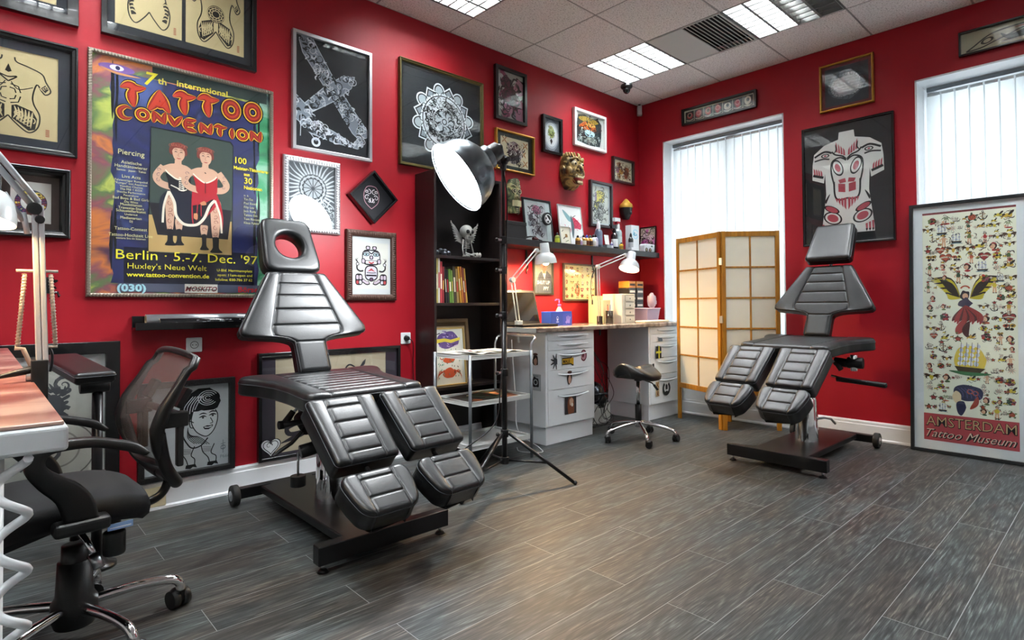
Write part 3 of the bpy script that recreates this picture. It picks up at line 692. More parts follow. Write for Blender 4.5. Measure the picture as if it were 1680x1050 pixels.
def draw_dragon(a):
    w, h = a.w, a.h; a.poly([(0, 0), (w*.8, 0), (w*.8, h*.95), (0, h*.95)], '#bdbcb4'); g = '#4c4d52'
    a.line([(w*.2, h*.1), (w*.45, h*.3), (w*.3, h*.5), (w*.5, h*.62), (w*.4, h*.75), (w*.25, h*.72)], .06, g, taper=2, k=8)
    a.line([(w*.1, h*.3), (w*.4, h*.42), (w*.6, h*.6), (w*.55, h*.7), (w*.45, h*.66)], .05, g, taper=2, k=8)
    for q in range(7):
        a.line([(w*(.2+.06*q), h*(.78+.01*q)), (w*(.24+.07*q), h*(.84-.02*q)), (w*(.32+.06*q), h*.8)], .018, g, taper=2)
    for q in range(10): a.spiral(a.r.uniform(w*.1, w*.75), a.r.uniform(h*.1, h*.85), a.r.uniform(.03, .07), 1.5, .018, g, a.r.uniform(0, 6), a.r.choice((-1, 1)))
    for q in range(6): a.line([(w*.55, h*(.45+.05*q)), (w*(.62+.02*q), h*(.5+.05*q)), (w*.72, h*(.48+.06*q))], .016, g, taper=2)
    a.ring(w*.6, h*.25, .08, .088, '#8c8a84'); a.ring(w*.64, h*.23, .13, .136, '#6c6a66')
def draw_pinup(a):
    w, h = a.w, a.h; k = '#15161a'; W = lambda x, y: (x*w, y*h)
    # pompadour hair
    a.poly([W(*p) for p in [(.45, .6), (.4, .7), (.42, .8), (.5, .88), (.62, .95), (.76, .95), (.86, .88), (.9, .78), (.86, .7), (.76, .66), (.66, .69), (.56, .66), (.52, .56)]], k)
    a.ell(w*.74, h*.83, w*.15, h*.095, k, 24)
    for r in (.115, .085, .055, .028): a.ring(w*.74, h*.83, w*r, w*r+.004, '#e4e7ea', 20, .5, 5.6, .8)
    for q in range(5): a.line([W(.46+.03*q, .62+.02*q), W(.46+.04*q, .74+.01*q), W(.56+.03*q, .86)], .004, '#e4e7ea')
    # face
    face = [(.56, .68), (.54, .58), (.56, .5), (.62, .42), (.72, .37), (.8, .42), (.85, .52), (.86, .62), (.83, .68), (.72, .68)]
    a.poly([W(*p) for p in face], '#dfe3e6'); a.line([W(*p) for p in face[:9]], .005, k)
    for x, y in ((.68, .6), (.8, .615)):
        a.line([W(x-.05, y), W(x, y+.016), W(x+.045, y+.004)], .008, k, taper=2); a.ell(w*x, h*(y-.004), w*.014, h*.01, k); a.line([W(x-.05, y+.035), W(x, y+.05), W(x+.05, y+.035)], .007, k, taper=2)
    a.line([W(.77, .59), W(.8, .53), W(.765, .52)], .004, k)
    a.poly([W(*p) for p in [(.68, .485), (.73, .5), (.76, .495), (.8, .505), (.8, .48), (.75, .45), (.7, .455)]], k); a.line([W(.7, .48), W(.75, .475), W(.79, .487)], .006, '#dfe3e6')
    a.line([W(.57, .55), W(.52, .57), W(.53, .5), (w*.57, h*.49)], .005, k)
    # scarf / neck and hoofed arms
    for q in range(7): a.line([W(.5-.0*q, .5-.02*q), W(.5+.02*q, .38), W(.58+.03*q, .3-.005*q)], .0035, k)
    a.line([W(.46, .56), W(.44, .42), W(.5, .3), W(.56, .25), W(.66, .27), W(.74, .35)], .007, k)
    for sx_, ex in ((.42, .52), (.66, .78)):
        a.line([W(sx_, .27), W(sx_+.02, .19), W(ex-.04, .12), W(ex-.02, .06)], .005, k); a.line([W(sx_+.16, .27), W(sx_+.12, .17), W(ex+.06, .12), W(ex+.06, .06)], .005, k)
        for q in range(4): a.line([W(sx_+.02, .25-.018*q), W(sx_+.12, .235-.016*q)], .002, k, False)
        a.poly([W(ex-.04, .06), W(ex+.07, .06), W(ex+.09, .015), W(ex+.04, .03), W(ex+.01, .01), W(ex-.05, .02)], k)
    for y in (.25, .22, .19): a.line([W(.9, y), W(.96, y+.01)], .003, '#7d8790', False)
    a.line([W(.93, .3), W(.93, .14)], .003, '#7d8790', False); a.ring(w*.93, h*.21, .01, .013, '#7d8790')
    a.text('P666', w*.89, h*.08, .026, '#8a929a')
def draw_branch(a):
    w, h = a.w, a.h; k = '#26222a'
    a.line([(w*.1, h*.35), (w*.3, h*.3), (w*.5, h*.55), (w*.62, h*.86), (w*.72, h*.83), (w*.78, h*.9)], .012, k, taper=2, k=8)
    a.poly([(w*.74, h*.84), (w*.77, h*.9), (w*.8, h*.93), (w*.79, h*.87), (w*.76, h*.83)], k)
    a.line([(w*.05, h*.1), (w*.25, h*.2), (w*.3, h*.4), (w*.2, h*.5)], .05, k, taper=2, k=8); a.line([(w*.2, h*.28), (w*.1, h*.25), (w*.13, h*.18), (w*.3, h*.22)], .03, k, taper=2)
    for q in range(5): a.spiral(w*(.2+.12*q), h*(.3+.05*q), .05, 1.2, .018, k, q, 1)
def heart(a, x, y, s, c, c2):
    P = [(x+s*.05*16*math.sin(t)**3, y+s*.05*(13*math.cos(t)-5*math.cos(2*t)-2*math.cos(3*t)-math.cos(4*t))) for t in [2*pi*i/30 for i in range(30)]]
    a.poly(P, c); a.line([(x+(px-x)*.8, y+(py-y)*.8) for px, py in P], s*.07, c2, False, closed=True); a.spiral(x-s*.15, y+s*.1, s*.3, 1.2, s*.08, c2)
def draw_totembar(a):
    w, h = a.w, a.h; n = 7; k = '#1a1a1e'; red = '#a83238'
    for i in range(n):
        x0 = w*(.02+i*.96/n); x1 = x0+w*.9/n; a.poly([(x0, h*.1), (x1, h*.12), (x1, h*.9), (x0, h*.88)], k)
        a.blob((x0+x1)/2, h*.55, (x1-x0)*.34, h*.28, a.r.choice(('#d9d4c4', red)), 7, .2); a.ell((x0+x1)/2, h*.6, (x1-x0)*.16, h*.13, red if i % 2 else k); a.ring((x0+x1)/2, h*.6, (x1-x0)*.2, (x1-x0)*.24, '#d9d4c4', 16)
        a.line([(x0+.008, h*.24), ((x0+x1)/2, h*.18), (x1-.008, h*.26)], .008, '#d9d4c4')
def draw_cloud(a):
    w, h = a.w, a.h; a.blob(w*.5, h*.5, w*.4, h*.36, '#6f7782', 13, .12); a.blob(w*.5, h*.48, w*.33, h*.29, '#c9cdd3', 13, .15); a.blob(w*.5, h*.55, w*.2, h*.16, '#e6e8ec', 11, .15)
    for i in range(16):
        t = 2*pi*i/16; a.spiral(w*.5+w*.34*math.cos(t), h*.48+h*.3*math.sin(t), .022, 1.2, .005, '#31363c', t)
def draw_creature(a):
    w, h = a.w, a.h; k = '#2b211c'
    P = [(.04, .12), (.1, .3), (.2, .62), (.3, .75), (.5, .8), (.7, .88), (.6, .7), (.45, .6), (.36, .45), (.25, .3), (.15, .15)]
    a.line([(x*w, y*h) for x, y in P], .009, k, closed=True); a.ell(w*.2, h*.42, w*.05, h*.13, k, a=.3); a.ell(w*.2, h*.42, w*.03, h*.08, '#bdb295', a=.3)
    a.line([(w*.3, h*.6), (w*.36, h*.35), (w*.5, h*.5), (w*.62, h*.8)], .03, k, taper=2); a.line([(w*.4, h*.7), (w*.6, h*.75), (w*.75, h*.95)], .02, '#8c4034', taper=2)
    a.line([(w*.3, h*.2), (w*.45, h*.28), (w*.6, h*.2), (w*.9, h*.3)], .022, k, taper=2); a.line([(w*.6, h*.75), (w*.8, h*.7), (w*.98, h*.9)], .04, k, taper=2)
def draw_haida(a):
    w, h = a.w, a.h; cx = w*.5; k = '#17181c'; r = '#b04a55'; pale = '#d9d8d4'
    R = [(.075, .93), (.09, .87), (.23, .84), (.36, .78), (.385, .7), (.4, .55), (.39, .52), (.24, .47), (.25, .55), (.25, .42), (.245, .3), (.285, .14), (.285, .07), (0, .07)]
    R = [(.085, .935), (.095, .875), (.26, .845), (.385, .78), (.405, .69), (.41, .56), (.27, .52), (.255, .6), (.245, .42), (.27, .28), (.3, .12), (.3, .075)]
    P = [(cx+x*w, y*h) for x, y in R]; Q = [(2*cx-x, y) for x, y in P][::-1]
    a.poly(P+Q, pale)
    def half():
        X = lambda x, y: (cx+x*w, y*h)
        for q in range(4): a.poly([X(.015+.028*q, .73+.012*q), X(.038+.028*q, .735+.012*q), X(.04+.028*q, .8+.02*q), X(.02+.03*q, .775+.02*q)], r)
        a.line([X(.005, .7), X(.05, .73), X(.13, .75), X(.17, .78)], .012, k); a.line([X(.13, .84), X(.12, .79), X(.15, .76)], .01, k, taper=2)
        # shoulder eye
        a.line([X(.17, .77), X(.26, .79), X(.38, .755)], .016, k); a.line([X(.2, .72), X(.28, .73), X(.38, .72)], .012, k); a.ell(cx+.25*w, .755*h, w*.05, h*.018, k); a.ell(cx+.25*w, .755*h, w*.034, h*.011, pale); a.ell(cx+.25*w, .755*h, w*.015, h*.007, r)
        for q in range(4): a.poly([X(.285+.028*q, .585+.006*q), X(.305+.028*q, .585+.006*q), X(.31+.028*q, .64+.008*q), X(.29+.028*q, .62+.008*q)], r)
        a.line([X(.275, .57), X(.34, .585), X(.4, .6)], .02, k)
        # chest feather
        for s_, c_ in ((1, k), (.8, pale), (.5, r)): a.ell(cx+.105*w, .635*h, w*.06*s_, h*.075*s_, c_, a=-.35)
        a.line([X(.005, .69), X(.08, .72), X(.17, .69), X(.18, .6), (cx+.15*w, .5*h)], .012, k)
        a.line([X(.15, .52), X(.14, .4), X(.09, .36), X(.0, .37)], .013, k)
        a.poly([X(.02, .54), X(.1, .53), X(.08, .5), X(.01, .505)], r); a.poly([X(.02, .49), X(.1, .5), X(.1, .43), X(.02, .42)], r)
        for q in range(4): a.poly([X(.008+.034*q, .37), X(.036+.034*q, .375), X(.036+.032*q, .3+.022*q), X(.012+.034*q, .27+.022*q)], r)
        a.line([X(.2, .42), X(.24, .37), X(.25, .34)], .016, k, taper=2)
        # hip feathers
        for s_, c_ in ((1, k), (.82, pale), (.6, r)): a.ell(cx+.17*w, .21*h, w*.115*s_, h*.052*s_, c_, a=.45)
        for s_, c_ in ((1, k), (.8, r)): a.ell(cx+.18*w, .285*h, w*.1*s_, h*.026*s_, c_, a=.5)
        for q in range(3): a.poly([X(.2+.035*q, .14+.01*q), X(.225+.035*q, .145+.01*q), X(.225+.035*q, .085), X(.205+.035*q, .1)], r); a.poly([X(.2+.035*q, .1), X(.225+.035*q, .1), X(.212+.035*q, .075)], k)
    a.mirror(half, cx)
def draw_suit(a):
    w, h = a.w, a.h; a.poly([(0, 0), (w, 0), (w, h*.42), (0, h*.42)], '#8d8c86')
    a.poly([(w*.1, h*.2), (w*.28, h*.42), (w*.46, h*.5), (w*.72, h*.5), (w*.95, h*.4), (w, h*.2), (w, 0), (0, 0)], '#4d5664')
    a.poly([(w*.42, h*.5), (w*.7, h*.5), (w*.6, h*.3)], '#dcdcd6'); a.ell(w*.56, h*.67, w*.2, h*.18, '#c59a7c', 24); a.poly([(w*.48, h*.44), (w*.66, h*.44), (w*.66, h*.56), (w*.46, h*.56)], '#b88c70')
    a.ell(w*.56, h*.81, w*.2, h*.09, '#7a6a5c', 20); a.ell(w*.49, h*.69, w*.02, h*.01, '#2b2320'); a.ell(w*.63, h*.69, w*.02, h*.01, '#2b2320'); a.line([(w*.5, h*.58), (w*.62, h*.58)], .004, '#7c4638', False)
    a.text('SHUT UP', w*.53, h*.2, .042, '#e9e6df', 'c', .12, .95, bold=.0012); a.text('PPY', w*.68, h*.07, .042, '#e9e6df', 'c', .12, .95, bold=.0012)
MOT = ['rose', 'bird', 'girl', 'ship', 'butterfly', 'head', 'star', 'skull', 'eagle', 'flower', 'palm', 'rose', 'girl', 'head', 'eagle', 'bird', 'flower', 'heart', 'anchor']
def motif(a, x, y, s, kind):
    R = a.r; z = a.z; k = '#2a1d18'; red = R.choice(('#b23a2c', '#a62f2f', '#c05a3a')); gr = R.choice(('#4e6a3a', '#37573e', '#6a8048')); ye = R.choice(('#d4c03a', '#c9a53a')); sk = '#d9ae8c'
    b = lambda dx, dy, rx, ry, c, n=8: a.blob(x+dx*s, y+dy*s, rx*s, ry*s, c, n, .2)
    if kind == 'rose':
        for q in range(5): t = q*1.256+.4; a.line([(x, y), (x+s*.6*math.cos(t), y+s*.6*math.sin(t)), (x+s*.95*math.cos(t), y+s*.8*math.sin(t))], s*.3, gr, taper=2)
        b(0, 0, .55, .5, k, 10); b(0, 0, .48, .43, red, 10); a.spiral(x, y, s*.38, 1.8, s*.1, k)
    elif kind == 'bird':
        b(0, 0, .7, .35, ye); a.line([(x+s*.1, y), (x+s*.5, y+s*.5), (x+s*.8, y+s*.8)], s*.4, k, taper=2); a.line([(x-s*.5, y), (x-s*.8, y-s*.5)], s*.3, ye, False, 1); b(-.5, .15, .2, .18, k); a.line([(x-s*.1, y-s*.2), (x+s*.6, y-s*.45), (x+s*.9, y-s*.2)], s*.16, k, taper=2)
    elif kind == 'girl':
        b(0, .62, .2, .22, k); b(0, .58, .14, .17, sk); b(0, .1, .24, .35, R.choice((red, sk, ye, gr))); a.line([(x-s*.1, y-s*.1), (x-s*.16, y-s*.9)], s*.17, sk, False); a.line([(x+s*.1, y-s*.1), (x+s*.14, y-s*.9)], s*.17, sk, False)
        a.line([(x-s*.2, y+s*.3), (x-s*.45, y), (x-s*.3, y-s*.1)], s*.1, sk); a.line([(x+s*.2, y+s*.3), (x+s*.42, y+s*.1)], s*.1, sk, False); a.ell(x-s*.13, y-s*.92, s*.12, s*.06, k); a.ell(x+s*.15, y-s*.92, s*.12, s*.06, k)
    elif kind == 'ship':
        a.poly([(x-s*.7, y-s*.45), (x+s*.7, y-s*.45), (x+s*.5, y-s*.75), (x-s*.5, y-s*.75)], R.choice(('#6b4a2a', k)))
        for q in range(3):
            for r_ in range(3): b(-.4+.38*q, -.2+.36*r_, .2-.03*r_, .15, '#b9c6d6' if (q+r_) % 2 else '#dfe5ea', 6)
        a.line([(x-s*.8, y-s*.8), (x, y-s*.72), (x+s*.8, y-s*.82)], s*.18, '#5d7f8a', taper=2)
        for q in range(3): a.line([(x+s*(-.4+.38*q), y-s*.45), (x+s*(-.4+.38*q), y+s*.75)], s*.04, k, False)
    elif kind == 'heart':
        heart(a, x, y, s*1.1, k, k); heart(a, x, y, s*.95, red, '#7c2622'); a.line([(x-s*.8, y-s*.1), (x, y+s*.1), (x+s*.8, y-s*.1)], s*.22, '#e3dcc0'); a.line([(x-s*.7, y-s*.1), (x, y+s*.08), (x+s*.7, y-s*.1)], s*.05, k)
    elif kind == 'butterfly':
        for q in (-1, 1): b(q*.4, .25, .38, .3, R.choice((ye, red))); b(q*.32, -.3, .26, .22, k); b(q*.4, .25, .2, .14, k)
        b(0, 0, .08, .45, k)
    elif kind == 'head':
        b(0, .1, .5, .5, k); b(-.1, 0, .3, .4, sk); a.line([(x-s*.3, y+s*.45), (x, y+s*.6), (x+s*.4, y+s*.3)], s*.2, red, taper=2); b(-.2, .08, .05, .03, k, 5); b(-.2, -.18, .1, .04, red, 5); b(.1, -.6, .4, .18, R.choice((gr, red)))
    elif kind == 'star':
        for q in range(10): t = q*pi/5; a.poly([(x, y), (x+s*.8*math.cos(t), y+s*.8*math.sin(t)), (x+s*.3*math.cos(t+.31), y+s*.3*math.sin(t+.31))], k if q % 2 else red)
    elif kind == 'anchor':
        a.line([(x, y+s*.7), (x, y-s*.7)], s*.14, k, False); a.ring(x, y-s*.1, s*.5, s*.66, k, 16, pi, 2*pi); a.ring(x, y+s*.75, s*.1, s*.18, k, 12); a.line([(x-s*.4, y+s*.5), (x+s*.4, y+s*.3), (x-s*.3, y-s*.1), (x+s*.3, y-s*.4)], s*.1, '#9a7a3a')
    elif kind == 'skull':
        b(0, .15, .45, .42, k); b(0, .15, .38, .36, '#d9d6c4'); a.ell(x-s*.15, y+s*.1, s*.1, s*.11, k); a.ell(x+s*.15, y+s*.1, s*.1, s*.11, k); b(0, -.35, .22, .2, '#cfcab4'); a.line([(x-s*.7, y-s*.6), (x+s*.7, y-s*.3)], s*.1, k, False); a.line([(x+s*.7, y-s*.6), (x-s*.7, y-s*.3)], s*.1, k, False)
    elif kind == 'eagle':
        for q in (-1, 1):
            for r_ in range(4): a.line([(x, y), (x+q*s*.5, y+s*(.35-.08*r_)), (x+q*s*(1.1-.14*r_), y+s*(.35-.22*r_))], s*.16, k if r_ % 2 else '#6b4a2c', taper=2)
        b(0, -.05, .22, .35, ye); b(.02, .3, .12, .12, '#e3e0d0')
    elif kind == 'flower':
        for q in range(7): t = q*.9; b(.42*math.cos(t), .42*math.sin(t), .26, .22, R.choice((red, '#8a4a5a', ye, gr)))
        b(0, 0, .2, .2, k); swirls(a, x-s*.6, y-s*.6, x+s*.6, y+s*.6, 6, k, s*.07, (s*.1, s*.25))
    elif kind == 'palm':
        a.line([(x, y-s*.7), (x+s*.1, y)], s*.1, '#6b4a2a', False)
        for q in range(6): t = q*1.05; a.line([(x+s*.1, y), (x+s*.1+s*.4*math.cos(t), y+s*.3+s*.2*math.sin(t)), (x+s*.1+s*.65*math.cos(t), y+s*.35*math.sin(t))], s*.12, gr, taper=2)
        b(.1, -.75, .6, .16, red); b(-.35, -.45, .2, .25, sk)
    # shading strokes in black ink keep the old school look
    for q in range(5): t = R.uniform(0, 6.28); rr = s*R.uniform(.3, .75); a.line([(x+rr*math.cos(t), y+rr*math.sin(t)), (x+rr*1.2*math.cos(t+.4), y+rr*1.2*math.sin(t+.4)), (x+rr*math.cos(t+.8), y+rr*math.sin(t+.8))], s*.09, k, taper=2)
    a.z = z
def draw_flash(a):
    w, h = a.w, a.h; bh = h*.117
    a.poly([(0, h-.016), (w, h-.016), (w, h), (0, h)], '#8e4046')
    cx, cy = w*.47, h*.60; z0 = a.z
    # centre: winged woman
    for s in (-1, 1):
        for q in range(12):
            t = .25+q*.07; r1 = w*.33-q*.008
            a.line([(cx+s*w*.05, cy+.03), (cx+s*w*.16, cy+.02+.012*(12-q)), (cx+s*(w*.08+r1*math.cos(t*.9)), cy+.13*(1-q/12)+.04)], .02, '#c9bb2e' if q % 3 else '#2a211a', taper=2)
            a.line([(cx+s*w*.06, cy+.04), (cx+s*w*.15, cy+.07+.006*(12-q)), (cx+s*(w*.2+.004*(12-q)), cy+.1+.006*(12-q))], .016, '#2e2018', taper=2)
    a.blob(cx, cy+.05, .03, .035, '#2c2734'); a.ell(cx, cy+.045, .016, .02, '#d9ae8c'); a.blob(cx, cy-.005, .035, .035, '#3c3550'); a.ring(cx, cy+.09, .02, .03, '#c05a3a', 14, .3, 2.8)
    for q in range(12): a.line([(cx, cy-.02), (cx-.05+.012*q, cy-.09), (cx-.075+.014*q, cy-.13-.01*(q % 3))], .025, '#9c2f2c' if q % 3 else '#5c1c1c', taper=2)
    a.line([(cx-.01, cy-.12), (cx-.03, cy-.18), (cx-.05, cy-.22)], .05, '#a83a34', taper=2); a.line([(cx+.02, cy-.13), (cx, cy-.19), (cx+.01, cy-.24)], .04, '#4a1a1c', taper=2)
    # big clipper
    X, Y = w*.5, h*.36
    a.blob(X, Y, w*.17, .1, '#e0c94e', 9, .12); 
    for q in range(4):
        for r_ in range(5): a.blob(X-.05+.03*q+.004*r_, Y-.03+.03*r_, .016-.0015*r_, .014, '#c4cede' if (q+r_) % 2 else '#e3e8ef', 6)
    for q in range(4): a.line([(X-.05+.03*q, Y-.05), (X-.04+.03*q, Y+.115)], .003, '#2e2a4a', False)
    a.poly([(X-.08, Y-.05), (X+.09, Y-.06), (X+.06, Y-.09), (X-.06, Y-.085)], '#4a3a22'); a.line([(X-.11, Y-.085), (X, Y-.1), (X+.12, Y-.095)], .025, '#3f7a4c', taper=2)
    # blue haired head
    X, Y = w*.47, h*.2
    a.blob(X+.01, Y+.03, .08, .055, '#2a2c4e', 10, .12); a.blob(X-.05, Y-.01, .025, .045, '#e3cfa8'); a.blob(X-.03, Y-.07, .025, .05, '#2a2c4e'); a.line([(X+.06, Y+.01), (X+.05, Y-.04), (X+.02, Y-.08)], .03, '#a5442e', taper=2)
    for dx in (.02, .05): a.ring(X+dx, Y+.045-.3*dx, .01, .018, '#b4553c', 14)
    for q in range(5): a.line([(X-.05+.02*q, Y+.06), (X-.02+.02*q, Y+.03), (X-.02+.025*q, Y-.005)], .004, '#55588a')
    a.z = z0+a.dz*30
    used = [(cx, cy+.07, .20, .11), (cx, cy+.0, .09, .1), (cx, cy-.12, .1, .12), (w*.5, h*.36, .12, .13), (w*.47, h*.19, .1, .11)]
    z = a.z; R = a.r; i = 0; cell_ = .07; ny = int((h-bh-.03)/cell_); nx = int(w/cell_)
    for jy in range(ny):
        for jx in range(nx):
            x = (jx+.5+(.25 if jy % 2 else -.0))*w/nx+R.uniform(-.01, .01); y = bh+.02+(jy+.5)*(h-bh-.045)/ny+R.uniform(-.01, .01)
            s = R.choice((.03, .034, .038, .042, .046)); x = min(max(x, s), w-s)
            if any(abs(x-ux) < uw*.72 and abs(y-uy) < uh*.75 for ux, uy, uw, uh in used): continue
            kk = R.choice(MOT); s2 = s*(1.12 if kk in ('girl', 'ship', 'eagle') else .9); x = min(max(x, s2*.9), w-s2*.9)
            a.z = z; motif(a, x, y, s2, kk)
            for dx_, dy_ in ((.5, 0), (0, .5)):
                if R.random() > .7: continue
                a.z = z+a.dz*40; x2 = x+dx_*w/nx+R.uniform(-.008, .008); y2 = y+dy_*cell_+R.uniform(-.008, .008)
                if .02 < x2 < w-.02 and y2 < h-.04 and not any(abs(x2-ux) < uw*.75 and abs(y2-uy) < uh*.75 for ux, uy, uw, uh in used): motif(a, x2, y2, R.choice((.013, .016, .02)), R.choice(('flower', 'star', 'rose', 'skull', 'bird', 'butterfly')))
    a.z = z+a.dz*110
    a.poly([(0, 0), (w, 0), (w, bh), (0, bh)], '#b2434b')
    a.text('AMSTERDAM', w/2, bh*.55, bh*.50, '#1a1214', 'c', 0, w*1.72, bold=.003); a.text('AMSTERDAM', w/2, bh*.56, bh*.50, '#c9a97a', 'c', 0, w*1.72, off=-.001)
    a.text('Tattoo Museum', w/2+.002, bh*.13, bh*.42, '#1a1214', 'c', .45, w*1.85, bold=.002); a.text('Tattoo Museum', w/2-.002, bh*.145, bh*.42, '#e0c9b4', 'c', .45, w*1.85, off=-.0006)
def draw_sheet(a):
    w, h = a.w, a.h; z = a.z
    for j in range(5):
        for i in range(6):
            a.z = z; motif(a, w*(i+.5)/6+a.r.uniform(-.006, .006), h*(j+.5)/5+a.r.uniform(-.006, .006), .026, a.r.choice(MOT))
    a.z = z+a.dz*40; a.blob(w*.42, h*.28, .035, .06, '#a66a44'); motif(a, w*.42, h*.35, .055, 'girl')
def women(a, x0, x1, y0, y1):
    """two tattooed ladies, drawn in a 345 x 525 grid"""
    X = lambda pts: [(x0+(x1-x0)*(px-245)/345, y0+(y1-y0)*(870-py)/525) for px, py in pts]
    u = (x1-x0)/345; sk, k, lace = '#cfa58c', '#14131a', '#e3dac8'
    def P(c, *pts): q = [(p.x, p.y) for p in smooth_path([(x, y, 0) for x, y in X(list(pts)+[pts[0]])], 3)][:-1]; a.poly(q, c)
    def Ln(c, w, *pts, **kw): a.line(X(pts), w*u, c, **kw)
    for dx, skirt, bod in ((0, '#1d2130', '#15151f'), (113, '#b02431', '#b3242f')):
        g = lambda *pts: [(x+dx, y) for x, y in pts]
        # legs, boots
        for (lx, top, bt, w) in ((328, 610, 778, 17), (364, 720, 775, 14)) if dx == 0 else ((355, 740, 790, 14), (405, 625, 800, 20)):
            P(sk, *g((lx-w, top), (lx+w, top), (lx+w+2, top+(bt-top)*.35), (lx+w*.6, bt), (lx-w*.6, bt), (lx-w-2, top+(bt-top)*.35)))
            for q in range(int((bt-top)/28)): a.spiral(X([(lx+dx, top+20+26*q)])[0][0], X([(lx, top+20+26*q)])[0][1], 11*u, 1.3, 3.2*u, '#8c5044', q*2, 1)
            P(k, *g((lx-w*.7, bt-8), (lx+w*.7, bt-8), (lx+w*.75, bt+40), (lx+w*1.6, bt+58), (lx+w*.4, bt+62), (lx-w*1.2, bt+60), (lx-w*.6, bt+38)))
        # skirt opening over the legs
        if dx == 0:
            P(skirt, (330, 590), (405, 590), (425, 660), (428, 745), (400, 748), (352, 715), (346, 650), (322, 602), (306, 655), (298, 738), (286, 700), (290, 630)); Ln(lace, 9, (322, 603), (304, 665), (299, 742)); Ln(lace, 12, (322, 603), (345, 650), (352, 705), (378, 738), (405, 745))
        else:
            P(skirt, (418, 585), (512, 585), (532, 625), (520, 650), (480, 700), (452, 742), (420, 738), (415, 650)); P('#1c1820', (420, 655), (470, 640), (500, 620), (515, 625), (488, 680), (452, 742), (425, 740)); P(skirt, (520, 615), (535, 620), (552, 700), (546, 770), (536, 720))
            Ln(lace, 12, (405, 745), (440, 738), (470, 705), (492, 650), (515, 622)); Ln(lace, 9, (515, 622), (538, 690), (545, 770)); Ln(skirt, 4, (440, 650), (436, 720)); Ln(skirt, 4, (455, 645), (456, 700)); P('#c98a60', (425, 690), (440, 690), (440, 715), (425, 712)); P('#c98a60', (450, 640), (470, 630), (478, 645), (458, 650))
        # arms, bust, bodice
        Ln(sk, 30, *g((302, 498), (274, 542), (290, 572), (336, 584)), k=5); 
        if dx: Ln(sk, 30, (530, 495), (565, 545), (550, 572), (515, 578), k=5)
        for q in range(3): a.spiral(X([(282+dx, 520)])[0][0], X([(0, 515+22*q)])[0][1], 9*u, 1.2, 2.6*u, '#6c5560', q); dx and a.spiral(X([(555, 0)])[0][0], X([(0, 515+22*q)])[0][1], 9*u, 1.2, 2.6*u, '#6c5560', q)
        P(sk, *g((292, 500), (325, 483), (345, 478), (347, 462), (372, 462), (374, 478), (395, 483), (416, 500), (412, 530), (362, 552), (312, 528)))
        P(bod, *g((306, 512), (325, 528), (360, 548), (396, 528), (412, 508), (412, 550), (404, 598), (330, 598), (318, 556)))
        Ln(lace, 6, *g((308, 512), (328, 530), (360, 547), (394, 530), (410, 512)))
        if dx == 0:
            for q in range(7): Ln(lace, 3, (362, 540+9*q), (386, 536+9*q), smooth=False); Ln(lace, 3, (364, 536+9*q), (384, 542+9*q), smooth=False)
            Ln(lace, 5, (330, 575), (355, 585), (375, 595), (395, 588))
        else: Ln('#5c1218', 4, (473, 545), (473, 595)); Ln(k, 4, (470, 500), (476, 505))
        P('#7c3830', *g((323, 415), (335, 392), (360, 384), (386, 392), (396, 418), (390, 440), (330, 440))); P(sk, *g((335, 425), (345, 410), (374, 410), (386, 425), (382, 452), (362, 470), (342, 454)))
        for q in range(7): a.spiral(*X([(328+10*q+dx, 402-8*math.sin(q*.5))])[0], 9*u, 1.3, 3*u, '#a85848', q)
        for e in (350, 372): Ln(k, 3.5, *g((e-6, 428), (e, 425), (e+6, 428)), taper=2); Ln('#5c3428', 2.5, *g((e-8, 418), (e, 415), (e+8, 418)), taper=2)
        Ln('#a83c3c', 4.5, *g((353, 453), (362, 455), (371, 453)), taper=2); Ln('#a87864', 2, *g((362, 430), (359, 443), (365, 444)))
LET = {'T': [[(-.12, .8), (.25, .98), (.6, .9), (1.08, 1.0)], [(.5, .95), (.42, .5), (.52, 0)]], 'A': [[(-.08, -.05), (.3, .45), (.5, 1.05)], [(.46, 1.0), (.66, .5), (.98, 0)], [(.12, .34), (.5, .36), (.9, .3)]],
       'O': 1, 'C': [[(.95, .85), (.5, 1.0), (.08, .6), (.2, .1), (.6, -.02), (1.0, .18)]], 'N': [[(.05, -.05), (.1, .5), (.02, 1.0)], [(.0, 1.0), (.45, .5), (.95, 0)], [(.92, -.02), (.86, .5), (.98, 1.08)]],
       'V': [[(-.08, 1.0), (.2, .5), (.46, -.05)], [(.42, 0), (.65, .5), (1.05, 1.05)]], 'E': [[(.1, 1.0), (.04, .5), (.1, 0)], [(.02, .96), (.4, .9), (.95, 1.02)], [(.05, .5), (.4, .5), (.8, .52)], [(.05, .02), (.45, .05), (1.0, -.05)]], 'I': [[(.5, 1.05), (.42, .5), (.52, -.05)]]}
def jag(a, word, x0, x1, yf, hf, wt):
    n = len(word); z = a.z
    ws = [.55 if c == 'I' else 1 for c in word]; tot = sum(ws); 
    for col, ex in (('#0c0b16', .026), ('#e3b32a', .013), ('#4a1012', .003), ('#8f1c18', -.001), ('#b8341f', -.018)):
        x = x0
        for i, c in enumerate(word):
            w_ = (x1-x0)*ws[i]/tot; u = (x+w_/2-x0)/(x1-x0); hh = hf(u); yb = yf(u); gw = w_*.8
            if LET[c] == 1: a.ring(x+gw/2, yb+hh/2, max(gw*.5-wt*.62-ex/2, .002), gw*.5+ex/2, col, 24, sy=hh/gw)
            else:
                for st in LET[c]: a.line([(x+gw*p, yb+hh*q) for p, q in st], max(wt+ex, .004), col, taper=2)
            x += w_
